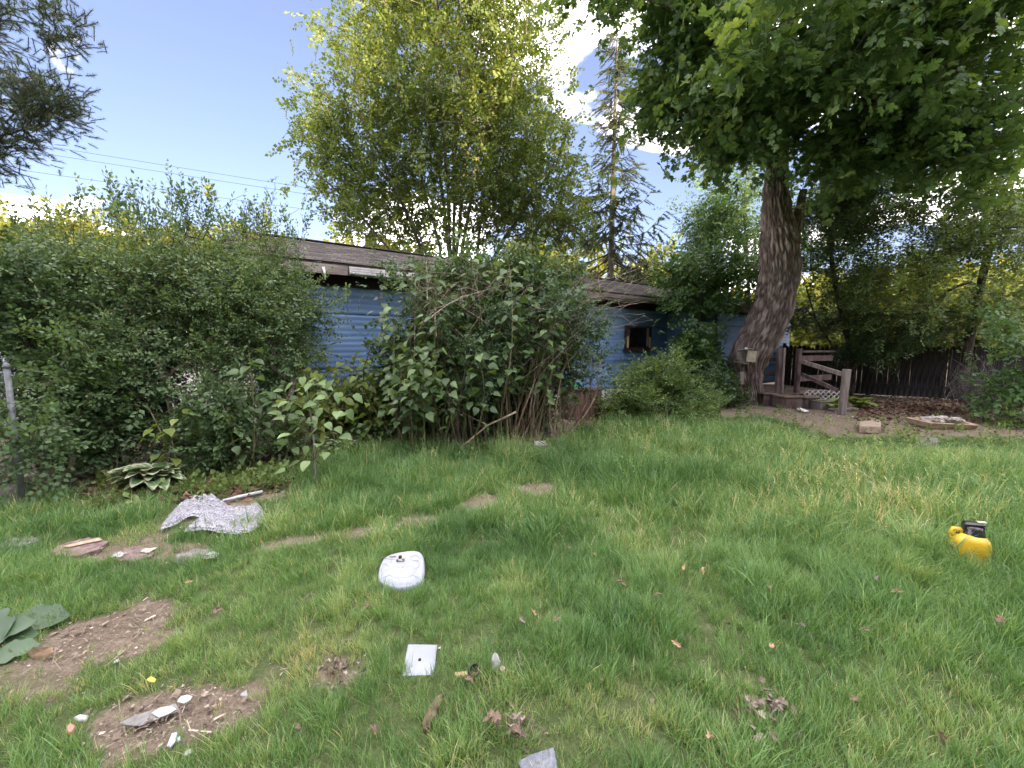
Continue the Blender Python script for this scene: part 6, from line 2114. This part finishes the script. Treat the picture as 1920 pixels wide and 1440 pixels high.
# stones and blocks at the right
plate('stone_block', 'low tan stone block in the bare strip before the deck steps', 'stone', [(1612, 799), (1612, 790), (1645, 787), (1652, 790), (1652, 800)], mat_simple('tan_block', (.20, .155, .115), (.34, .275, .21), 14, .9), .12, .12)
def trough():
    c = on(1790, 805)
    k = c[1] / F_PX
    T = thing('stone_trough', 'tan stone slab trough filled with pale rubble near the olive tree', 'planter', c)
    M = mat_simple('tan_sandstone', (.25, .185, .125), (.40, .31, .22), 10, .9, .1, .4)
    w = 44 * k
    mb = MB()
    V = [(-w, 0, .0), (w * .75, -.05, 0), (w * .95, .5, 0), (-w * .8, .55, 0), (-w * 1.15, -.05, .12), (w * .75, -.12, .09), (w * 1.15, .5, .13), (-w * .9, .6, .12), (-w * .95, .04, .12), (w * .66, -.02, .09), (w * .95, .43, .13), (-w * .8, .5, .12), (-w * .9, .06, .08), (w * .6, .0, .07), (w * .9, .4, .08), (-w * .75, .48, .08)]
    F = [(0, 1, 5, 4), (1, 2, 6, 5), (2, 3, 7, 6), (3, 0, 4, 7), (4, 5, 9, 8), (5, 6, 10, 9), (6, 7, 11, 10), (7, 4, 8, 11), (8, 9, 13, 12), (9, 10, 14, 13), (10, 11, 15, 14), (11, 8, 12, 15), (12, 13, 14, 15), (3, 2, 1, 0)]
    mb.add(V, F); mb.build('slab_body', M, T)
    rg = np.random.default_rng(5)
    ms = mat_simple('pale_rubble', (.22, .20, .18), (.44, .41, .37), 12, .9, .1, .4)
    for i in range(26):
        bm = bmesh.new(); bmesh.ops.create_icosphere(bm, subdivisions=1, radius=1)
        VV = np.array([v.co[:] for v in bm.verts]); FF = [tuple(v.index for v in f.verts) for f in bm.faces]; bm.free()
        VV = VV * (.7 + .6 * vnoise(VV * 1.5 + i * 7, 3))[:, None] * rg.uniform(.045, .09) * np.array([1.3, 1, .6])
        x, y = rg.uniform(-w * .5, w * .62), rg.uniform(.08, .42)
        o = link('rubble_stone', mesh_np('rubble_stone', VV, [q for f in FF for q in f], [3] * len(FF), [ms]), T, (x, y, .10 + .10 * rg.uniform() * (1 - abs(x) / w)))
        o.rotation_euler = (rg.uniform(-.4, .4), rg.uniform(-.4, .4), rg.uniform(0, 6))
trough()
plate('grey_slab', 'flat grey slab in the grass before the stone trough', 'stone', [(1715, 832), (1735, 820), (1755, 818), (1765, 828), (1745, 836)], M_STONE_G, .04, .03, jag=.02, seed=9)
plate('white_board', 'thin white board lying at the foot of the deck steps', 'board', [(1494, 766), (1500, 764), (1516, 770), (1508, 771)], M_WHITE, .02, .06)
# box glimpsed behind the knotweed
def boxes():
    g = on(718, 818); g[1] += .3; g[0] *= g[1] / (g[1] - .3)
    B = thing('crate', 'peach-coloured upright box half hidden behind the knotweed canes', 'box', g)
    mb = MB(); mb.box((0, 0, .24), (.26, .22, .48), None, 0, .01); mb.build('carton', mat_simple('peach_carton', (.42, .27, .17), (.56, .38, .26), 5, .8), B)
    mb = MB(); mb.box((.01, -.118, .12), (.24, .012, .20)); mb.build('pale_panel', M_PAPER, B)
    mb = MB(); mb.box((0, -.115, .40), (.27, .008, .03)); mb.build('tape', M_STICK, B)
boxes()
# building glimpsed through the far left shrubs
def small_building():
    B = thing('neighbour_shed', 'low pale building with a reddish roof glimpsed through the leaves at the far left', 'building', (-21, 17.5, 0), R(20))
    mb = MB(); mb.box((0, 0, 1.1), (5, 3.5, 2.2)); mb.build('wall', mat_simple('pale_blue_wall', (.40, .45, .52), (.50, .55, .62), 3, .8), B)
    mb = MB(); mb.add([(-2.8, -2.1, 2.1), (2.8, -2.1, 2.1), (2.8, 0, 3.2), (-2.8, 0, 3.2), (-2.8, 2.1, 2.1), (2.8, 2.1, 2.1), (-2.8, -2.1, 2.0), (2.8, -2.1, 2.0)], [(0, 1, 2, 3), (3, 2, 5, 4), (6, 7, 1, 0), (0, 3, 4), (1, 5, 2)])
    mb.build('roof', mat_simple('reddish_roof', (.24, .10, .06), (.36, .17, .11), 6, .8), B)
    for x in (-1.3, 1.2):
        mb = MB(); mb.box((x, -1.77, 1.2), (.8, .06, .9)); w = mb.build('window', M_WHITE, B)
        mb = MB(); mb.box((x, -1.80, 1.2), (.66, .03, .76)); mb.build('pane', M_GLASS, w)
small_building()

# ------------------------------------------------------------------ fallen leaves
def dry_leaf_mesh(seed, mat):
    rg = np.random.default_rng(seed)
    V, F = lobed()
    V = np.array(V) - np.array([0, .45, 0])
    curl = rg.uniform(.5, 1.5)
    V[:, 2] += curl * V[:, 0] ** 2 + rg.uniform(-.3, .6) * V[:, 1] ** 2 + rg.normal(0, .05, len(V))
    V[:, 0] *= rg.uniform(.35, .75)
    return mesh_np('dry_leaf', V, [i for f in F for i in f], [len(f) for f in F], [mat], None, np.full(len(V), rg.uniform()), False)
M_DRYT = mat_simple('tan_dry_leaf', (.26, .165, .095), (.38, .26, .16), 20, .8, .2, .3)
M_DRYB = mat_simple('brown_dry_leaf', (.10, .066, .048), (.21, .15, .115), 20, .85, .15, .3)
M_DRYG = mat_simple('grey_dry_leaf', (.13, .11, .10), (.25, .22, .205), 20, .85, .15, .3)
DRY = [dry_leaf_mesh(k, m) for k, m in enumerate((M_DRYT, M_DRYT, M_DRYB, M_DRYB, M_DRYB, M_DRYG, M_DRYG))]
NAMED = [(1267, 1238, .075, 0, 'orange-tan oak leaf lying flat in the lawn below the middle'), (1440, 1127, .075, 1, 'pale tan leaf in the long grass right of the middle'), (1165, 1112, .085, 3, 'large curled brown leaf upright in the grass right of the white lid'),
         (1113, 1055, .06, 1, 'small tan leaf cup in the grass right of the white lid'), (1070, 1040, .07, 3, 'pinkish brown leaf nearest the white lid on its right'), (1283, 1086, .07, 1, 'long tan leaf at the left of a pair of dead leaves'), (1318, 1090, .07, 0, 'reddish tan leaf at the right of a pair of dead leaves'),
         (1232, 1143, .065, 3, 'brown leaf half buried in grass below the pair of leaves'), (1445, 1245, .07, 1, 'tan leaf below the pale tan one in the long grass'), (1500, 1200, .06, 5, 'small grey-brown leaf in long grass right of the middle'),
         (1680, 1138, .08, 1, 'tan leaf in long grass below the yellow jug'), (1645, 1112, .08, 5, 'long grey leaf in the grass left below the yellow jug'), (1700, 935, .09, 3, 'brown leaf in the long grass above the yellow jug'), (1870, 1195, .07, 3, 'brown leaf near the right edge below the yellow jug'),
         (980, 1197, .06, 5, 'dark grey curled leaf right of the square tile'), (1043, 1190, .06, 3, 'pinkish leaf standing in the grass right of the dark curled one'), (355, 1115, .05, 1, 'pale folded leaf in the grass below the grey stepping stone'), (408, 1165, .07, 3, 'curled brown leaf above the bare patch'),
         (232, 1182, .08, 3, 'reddish brown leaf in the middle of the bare patch'), (1330, 1428, .075, 0, 'orange-tan leaf at the bottom edge'), (880, 1315, .06, 3, 'reddish leaf in the grass right of the bark strip'), (925, 1390, .09, 3, 'brown curled bark-like leaf left of the roofing scrap'),
         (968, 1412, .07, 2, 'reddish brown leaf touching the roofing scrap'), (1620, 1210, .06, 3, 'small brown leaf in the long grass right of the tan leaves'), (1000, 1180, .05, 1, 'small cream leaf above the dark curled one')]
for px, py, s, k, lab in NAMED:
    o = link('dry_leaf', DRY[k], None, tuple(on(px, py, .075 if px < 1200 else .10)))
    s *= .85; o.scale = (s, s, s); o.rotation_euler = (RNG.normal(0, .35) + .2, RNG.normal(0, .35), RNG.uniform(0, 6.28))
    tag(o, lab, 'dead leaf', 'fallen dead leaves on the lawn')
SMALL = [(905, 1015, 'small brown dead leaf in the lawn above and right of the white cover'), (690, 1150, 'small brown dead leaf between the white cover and the square tile'), (575, 1130, 'small dull leaf left below the white cover'),
         (1010, 1085, 'small dull brown leaf level with the white cover, a metre to its right'), (1180, 985, 'small dead leaf in the middle of the lawn below the low bush'), (1370, 1010, 'small grey-brown leaf in the middle of the long grass'),
         (1560, 1060, 'small dead leaf in the long grass left of the yellow jug'), (1600, 1320, 'small brown leaf near the lower right corner, in green grass'), (1760, 1390, 'small brown leaf nearest the lower right corner'),
         (1130, 1300, 'small brown leaf in the lawn left of the orange-tan oak leaf'), (700, 1395, 'small dull leaf at the bottom edge left of the bark strip'), (560, 1380, 'small dull leaf in thin grass right of the littered path'),
         (1360, 1180, 'small brown leaf half sunk between the two pale tan leaves'), (1500, 1400, 'small dull leaf at the bottom edge right of the leaf heap')]
for px, py, lab in SMALL:
    o = link('dry_leaf', DRY[RNG.integers(2, 7)], None, tuple(on(px, py, .04)))
    s = RNG.uniform(.03, .05); o.scale = (s, s, s); o.rotation_euler = (RNG.normal(0, .5), RNG.normal(0, .5), RNG.uniform(0, 6.28))
    tag(o, lab, 'dead leaf', 'fallen dead leaves on the lawn')
def leaf_heap(cx, cy, sx, sy, n, lift, label, seed, size=(.028, .06)):
    rg = np.random.default_rng(seed)
    P = np.array([on(rg.normal(cx, sx), rg.normal(cy, sy), lift * rg.uniform(.2, 1.2)) for _ in range(n)])
    a = rg.uniform(0, 6.28, n); d = np.stack([np.cos(a), np.sin(a), rg.normal(0, .5, n)], -1); up = rg.normal(0, .6, (n, 3)); up[:, 2] += 1
    t = NT('heaped_dead_leaf'); at_ = t.n('ShaderNodeAttribute', attribute_name='tint')
    c = t.ramp(at_.outputs['Fac'], [(0, (.06, .045, .038)), (.5, (.17, .13, .11)), (1, (.36, .30, .26))])
    tp = []
    for k in range(4):
        V, F = lobed(); V = np.array(V); V[:, 2] += rg.uniform(.6, 2) * V[:, 0] ** 2 - rg.uniform(-.4, .6) * V[:, 1] ** 2; V[:, 0] *= rg.uniform(.4, .8)
        tp.append(Tpl().add(V, F, 0, rg.uniform(-.1, .1)).pack())
    me = scatter_np('dead_leaves', tp, P, frames(d, up), rg.uniform(*size, n), np.clip(rg.normal(.5, .25, n), 0, 1), [t.end(t.bsdf(c, .85, .15))])
    o = link('dead_leaves', me); tag(o, label, 'dead leaves', None, 'stuff')
leaf_heap(1425, 1345, 26, 22, 34, .06, 'grey-brown heap of dead leaves in the lawn at the lower right', 311)
leaf_heap(635, 1268, 17, 12, 40, .03, 'small pale heap of dead leaves left of the square tile', 312, (.018, .04))
leaf_heap(305, 1340, 80, 40, 60, .015, 'dead leaves and scraps strewn on the littered path at the lower left', 313, (.015, .04))
leaf_heap(960, 1392, 26, 18, 16, .06, 'reddish dead leaves and bark bits left of the roofing scrap', 314, (.03, .07))

# loose litter: chips, straw, leaf mould (nobody could count it)
def litter():
    rg = np.random.default_rng(301)
    n = 150000
    Y = 1.3 + 12.5 * rg.uniform(0, 1, n) ** 1.4
    X = rg.uniform(-1.36, 1.36, n) * Y + rg.uniform(-.3, .3, n)
    S = soil(X, Y)
    keep = rg.uniform(0, 1, n) < np.clip(S - .25, .012, .8)
    X, Y = X[keep], Y[keep]; n = len(X)
    chip = [Tpl().add([(-.5, -.14, 0), (.5, -.10, .02), (.45, .15, .03), (-.4, .12, .06), (0, 0, .14)], [(0, 1, 4), (1, 2, 4), (2, 3, 4), (3, 0, 4)], 0).pack(),
            Tpl().add([(-.5, -.03, .04), (.5, -.03, .10), (.5, .03, .10), (-.5, .03, .04)], [(0, 1, 2, 3)], 0).pack(),
            Tpl().add([(-.4, -.3, 0), (.3, -.35, .1), (.5, .2, .04), (-.1, .4, .14), (0, 0, .06)], [(0, 1, 4), (1, 2, 4), (2, 3, 4), (3, 0, 4)], 0).pack()]
    pos = np.stack([X, Y, gz(X, Y) + rg.uniform(0, .015, n)], -1)
    a = rg.uniform(0, 6.28, n)
    d = np.stack([np.cos(a), np.sin(a), rg.normal(0, .15, n)], -1); up = rg.normal(0, .3, (n, 3)); up[:, 2] += 1
    pick = rg.choice(3, n, p=[.45, .3, .25])
    sc = np.clip(np.exp(rg.normal(-4.75, .5, n)), .004, .045) * (1 + .14 * Y)
    sc = np.where(pick == 1, sc * 2.2, sc)
    t = NT('wood_chip_litter')
    at_ = t.n('ShaderNodeAttribute', attribute_name='tint')
    c = t.ramp(at_.outputs['Fac'], [(0, (.07, .055, .042)), (.3, (.16, .128, .098)), (.6, (.25, .207, .163)), (.9, (.36, .31, .25)), (1, (.46, .42, .36))])
    me = scatter_np('chip_litter', chip, pos, frames(d, up), sc, np.clip(rg.normal(.45, .24, n), 0, 1), [t.end(t.bsdf(c, .9, .15))], pick)
    o = link('chip_litter', me); tag(o, 'wood chips, straw and leaf mould strewn over the bare ground', 'litter', None, 'stuff')
    # reddish leaf mould heap by the fence and dry leaves along the hedge foot
    n = 5200
    px = np.concatenate([rg.uniform(1600, 1900, 2600), rg.uniform(150, 1120, 2600)])
    py = np.concatenate([rg.normal(765, 12, 2600), np.interp(px[2600:], HX, HY) + rg.normal(2, 13, 2600)])
    P = np.array([gp(a, max(b, 745)) for a, b in zip(px, py)]); P[:, 2] = gz(P[:, 0], P[:, 1]) + rg.uniform(0, .05, n)
    a = rg.uniform(0, 6.28, n); d = np.stack([np.cos(a), np.sin(a), rg.normal(0, .3, n)], -1); up = rg.normal(0, .5, (n, 3)); up[:, 2] += 1
    t = NT('leaf_mould')
    at_ = t.n('ShaderNodeAttribute', attribute_name='tint')
    c = t.ramp(at_.outputs['Fac'], [(0, (.05, .028, .02)), (.5, (.13, .075, .055)), (1, (.27, .19, .14))])
    V, F = ovate(.35, -.2, .12)
    me = scatter_np('leaf_litter', [Tpl().add(V, F, 0).pack()], P, frames(d, up), rg.uniform(.05, .11, n), np.clip(rg.normal(.5, .25, n), 0, 1), [t.end(t.bsdf(c, .9, .1))])
    o = link('leaf_litter', me); tag(o, 'brown dead leaves drifted along the hedge foot and under the fence', 'leaf litter', None, 'stuff')
    # small weeds at the hedge foot
    n = 1510
    px = np.concatenate([rg.uniform(180, 1130, 1250), rg.uniform(1380, 1900, 260)])
    py = np.interp(px, HX, HY) + rg.normal(-4, 11, n) * np.where(px > 1300, 1.6, 1)
    P = np.array([gp(a, b) for a, b in zip(px, py)]); P[:, 2] = gz(P[:, 0], P[:, 1])
    d = rg.normal(0, .5, (n, 3)); d[:, 2] = 1
    up = rg.normal(0, 1, (n, 3))
    me = scatter_np('weeds', sprig_set(41, 5, 7, ovate(.38, .1), .045, 1.1, .11, .002, lift=.2, jit=.4), P, frames(d, up), rg.uniform(.6, 1.5, n), np.clip(rg.normal(.5, .25, n), 0, 1), [L_WEED, M_TWIGG])
    o = link('weeds', me); tag(o, 'low leafy weeds growing along the edge of the lawn', 'weeds', None, 'stuff')
litter()
# ------------------------------------------------------------------ grass
def grass_mats():
    t = NT('lawn_grass')
    a = t.n('ShaderNodeAttribute', attribute_name='itint'); a.attribute_type = 'INSTANCER'
    b_ = t.n('ShaderNodeAttribute', attribute_name='tint')
    ad = t.n('ShaderNodeMath', operation='ADD', use_clamp=True)
    t.l(a.outputs['Fac'], ad.inputs[0]); t.l(b_.outputs['Fac'], ad.inputs[1])
    col = t.ramp(ad.outputs[0], [(0.0, (0.047, 0.117, 0.042)), (.35, (0.099, 0.208, 0.065)), (.62, (0.181, 0.305, 0.106)), (.80, (0.283, 0.373, 0.146)), (.92, (0.445, 0.414, 0.200)), (1.0, (0.616, 0.495, 0.309))])
    b = t.bsdf(col, .42, .45)
    tr = t.n('ShaderNodeBsdfTranslucent')
    t.l(t.mix(1.0, col, (1.4, 1.3, .6), 'MULTIPLY'), tr.inputs[0])
    m = t.n('ShaderNodeMixShader'); m.inputs[0].default_value = .36
    t.l(b.outputs[0], m.inputs[1]); t.l(tr.outputs[0], m.inputs[2])
    return t.end(m)
M_GRASS = grass_mats()
def tuft_mesh(seed, nb, rad, h, w, bend, straw=0.030, seg=4, heads=0):
    rg = np.random.default_rng(seed)
    V, F, T = [], [], []
    for k in range(nb):
        r = rad * math.sqrt(rg.uniform()); a = rg.uniform(0, 6.283)
        p = np.array([r * math.cos(a), r * math.sin(a), -.008])
        out = a + rg.normal(0, 1.1)
        L = h * rg.uniform(.45, 1.15); bd = bend * rg.uniform(.3, 1.4)
        dirv = np.array([math.cos(out), math.sin(out), 0]); side = np.array([-dirv[1], dirv[0], 0])
        tw = rg.normal(0, .6); side = side * math.cos(tw) + dirv * math.sin(tw)
        th = rg.uniform(.05, .45)
        ww = w * rg.uniform(.7, 1.3)
        tint = rg.uniform(-.13, .13) + (.45 if rg.uniform() < straw else 0)
        b = len(V); q = p.copy(); ang = th
        for i in range(seg + 1):
            f = i / seg
            wi = ww * (1 - f ** 2.2) * .5
            if i < seg:
                V += [q - side * wi, q + side * wi]; T += [tint + .10 * f - .04] * 2
            else:
                V.append(q.copy()); T.append(tint + .1)
            q = q + (dirv * math.sin(ang) + np.array([0, 0, math.cos(ang)])) * L / seg
            ang += bd / seg * (.5 + f)
        for i in range(seg - 1):
            F.append((b + 2 * i, b + 2 * i + 1, b + 2 * i + 3, b + 2 * i + 2))
        F.append((b + 2 * (seg - 1), b + 2 * (seg - 1) + 1, b + 2 * seg))
    for k in range(heads):
        a = rg.uniform(0, 6.283); d = np.array([math.cos(a) * .22, math.sin(a) * .22, 1.0]); s = np.array([-math.sin(a), math.cos(a), 0])
        L = h * rg.uniform(1.1, 1.5); p = np.array([rg.normal(0, rad * .5), rg.normal(0, rad * .5), 0]); q = p + d * L
        b = len(V); V += [p - s * w * .2, p + s * w * .2, q + s * w * .12, q - s * w * .12]; T += [.2] * 4; F.append((b, b + 1, b + 2, b + 3))
        for j in range(9):
            c = p + d * L * (.72 + .3 * j / 9); o = rg.normal(0, .012, 3) + np.array([0, 0, .012])
            b = len(V); V += [c, c + o + s * .004, c + o * 1.6]; T += [.33] * 3; F.append((b, b + 1, b + 2))
    return mesh_np('grass_tuft', np.array(V), [i for f in F for i in f], [len(f) for f in F], [M_GRASS], None, np.array(T))
def gn_group(name, col):
    g = bpy.data.node_groups.new(name, 'GeometryNodeTree')
    g.interface.new_socket('Geometry', in_out='INPUT', socket_type='NodeSocketGeometry')
    g.interface.new_socket('Geometry', in_out='OUTPUT', socket_type='NodeSocketGeometry')
    N = g.nodes.new; Lk = g.links.new
    gi, go = N('NodeGroupInput'), N('NodeGroupOutput')
    ci = N('GeometryNodeCollectionInfo'); ci.inputs['Collection'].default_value = col; ci.inputs['Separate Children'].default_value = True; ci.inputs['Reset Children'].default_value = True
    ip = N('GeometryNodeInstanceOnPoints'); ip.inputs['Pick Instance'].default_value = True
    def attr(nm, dt):
        a = N('GeometryNodeInputNamedAttribute'); a.data_type = dt; a.inputs['Name'].default_value = nm
        return [o for o in a.outputs if o.enabled][0]
    Lk(gi.outputs[0], ip.inputs['Points']); Lk(ci.outputs[0], ip.inputs['Instance'])
    Lk(attr('idx', 'INT'), ip.inputs['Instance Index'])
    er = N('FunctionNodeEulerToRotation'); Lk(attr('rot', 'FLOAT_VECTOR'), er.inputs[0]); Lk(er.outputs[0], ip.inputs['Rotation'])
    Lk(attr('scl', 'FLOAT_VECTOR'), ip.inputs['Scale'])
    Lk(ip.outputs[0], go.inputs[0])
    return g
def build_grass():
    rg = np.random.default_rng(401)
    sets = {'near': ([dict(nb=26, rad=.050, h=.12, w=.0034, bend=1.0, straw=0.045) for _ in range(6)] + [dict(nb=22, rad=.055, h=.20, w=.0040, bend=1.3, straw=0.030) for _ in range(4)], .11),
            'mid': ([dict(nb=24, rad=.075, h=.13, w=.0055, bend=1.0, straw=0.040, seg=3) for _ in range(5)] + [dict(nb=20, rad=.08, h=.22, w=.0058, bend=1.3, straw=0.025, seg=4) for _ in range(4)] + [dict(nb=12, rad=.08, h=.22, w=.006, bend=1.0, straw=0.025, seg=4, heads=4)], 0),
            'far': ([dict(nb=30, rad=.12, h=.13, w=.0078, bend=.9, straw=0.030, seg=3) for _ in range(4)] + [dict(nb=28, rad=.13, h=.22, w=.0078, bend=1.1, straw=0.025, seg=3) for _ in range(4)] + [dict(nb=12, rad=.12, h=.24, w=.007, bend=.9, straw=0.025, seg=3, heads=4)], 0)}
    bands = {'near': (1.0, 3.0, 620), 'mid': (3.0, 6.2, 330), 'far': (6.2, 14.0, 150)}
    for bi, (nm, (specs, _)) in enumerate(sets.items()):
        col = bpy.data.collections.new('grass_tufts_' + nm)
        for k, s in enumerate(specs):
            o = bpy.data.objects.new('grass_tuft_%s_%02d' % (nm, k), tuft_mesh(500 + bi * 40 + k, **s))
            col.objects.link(o)
        y0, y1, dens = bands[nm]
        wid = lambda y: 1.36 * y + 1.4
        area = (wid(y0) + wid(y1)) * (y1 - y0)
        n = int(area * dens)
        u = rg.uniform(0, 1, n)
        Y = np.sqrt(y0 ** 2 + u * (y1 ** 2 - y0 ** 2))
        X = rg.uniform(-1, 1, n) * (1.36 * Y + 1.4)
        S = soil(X, Y)
        px, py = project(np.stack([X, Y, 0 * X], -1))
        patch = n2(X, Y, 1.5, 61, 3)
        keep = rg.uniform(0, 1, n) > np.clip(S * 1.15 - .10, 0, .93)
        keep &= ~((X > 6.55) & (X < 9.6) & (Y > 9.6) & (Y < 13.5))
        # keep the larger flat things clear
        for (ax, ay, rx, ry) in ((400, 965, 92, 28), (145, 1024, 50, 14), (248, 1038, 38, 11), (366, 1042, 38, 11), (278, 1338, 50, 14), (787, 1246, 37, 36), (752, 1086, 50, 33), (1812, 1066, 42, 9), (1012, 1432, 34, 26), (1012, 845, 26, 20), (1632, 800, 34, 12), (1790, 806, 60, 14), (1098, 796, 44, 18)):
            keep &= ((px - ax) / rx) ** 2 + ((py - ay) / ry) ** 2 > 1
        X, Y, px, patch, S = X[keep], Y[keep], px[keep], patch[keep], S[keep]; n = len(X)
        # how long the grass is: short and trodden near and left, long to the right and far
        lng = np.clip(.12 + .95 * sstep(1050, 1550, px + 500 * (patch - .5)) * sstep(1.6, 3.2, Y) + .75 * sstep(3.2, 6.0, Y + 2 * (patch - .5)) * sstep(480, 700, px), 0, 1)
        edge = np.interp(px, HX, HY); Ye = F_PX * CAM_Z / np.maximum(edge - 650, 5)
        lng = lng * (1 - .8 * sstep(1250, 1400, px) * sstep(2.2, .3, Ye - Y))
        lng = np.clip(lng + .35 * (n2(X, Y, 3.5, 66, 2) - .5), 0, 1)
        ns = {'near': 6, 'mid': 5, 'far': 4}[nm]; nt_ = len(specs)
        isl = rg.uniform(0, 1, n) < lng
        idx = np.where(isl, rg.integers(ns, nt_, n), rg.integers(0, ns, n))
        head = (nm != 'near') & (idx == nt_ - 1)
        idx = np.where(head & ((lng < .6) | (rg.uniform(0, 1, n) < .55)), ns, idx)
        scl = rg.uniform(.75, 1.25, n) * (.70 + .44 * lng) * (1 - .45 * sstep(1250, 1400, px) * sstep(2.0, .3, Ye - Y)) * (1 - .55 * np.clip(S, 0, 1)) * (.55 + .95 * n2(X, Y, 4.5, 95, 2))
        flop = n2(X, Y, 1.1, 71, 2) * 12.6
        tilt = np.abs(rg.normal(0, .14, n)) + .20 * lng
        rz = np.where(rg.uniform(0, 1, n) < .6, flop + rg.normal(0, .5, n), rg.uniform(0, 6.283, n))
        rot = np.stack([tilt, rg.normal(0, .08, n), rz], -1)
        ti = .36 + .55 * (n2(X, Y, 1.3, 81, 4) - .5) + rg.normal(0, .09, n) + .10 * lng * sstep(1100, 1700, px) - .02
        ti += .22 * sstep(.52, .66, n2(X, Y, 1.9, 91, 3)) * (1 - lng) + .26 * np.clip(S, 0, 1)
        dry = sstep(1050, 600, px) * sstep(2.9, 1.9, Y)
        ti += .17 * dry * (.4 + 1.2 * n2(X, Y, 2.4, 97, 3))
        scl = scl * (1 - .22 * dry)
        pos = np.stack([X, Y, gz(X, Y)], -1)
        me = bpy.data.meshes.new('lawn_' + nm)
        me.vertices.add(n); me.vertices.foreach_set('co', pos.astype(np.float32).ravel())
        def addattr(k, t, v, field='value'):
            a = me.attributes.new(k, t, 'POINT'); a.data.foreach_set(field, np.ascontiguousarray(v).ravel())
        addattr('idx', 'INT', idx.astype(np.int32)); addattr('rot', 'FLOAT_VECTOR', rot.astype(np.float32), 'vector')
        addattr('scl', 'FLOAT_VECTOR', np.repeat(scl[:, None], 3, 1).astype(np.float32), 'vector'); addattr('itint', 'FLOAT', np.clip(ti, 0, .95).astype(np.float32))
        o = link('grass', me)
        md = o.modifiers.new('scatter', 'NODES'); md.node_group = gn_group('grass_' + nm, col)
        tag(o, {'near': 'short trodden lawn grass closest to the viewer', 'mid': 'lawn grass across the middle of the yard', 'far': 'longer grass towards the house and the deck'}[nm], 'grass', None, 'stuff')
build_grass()
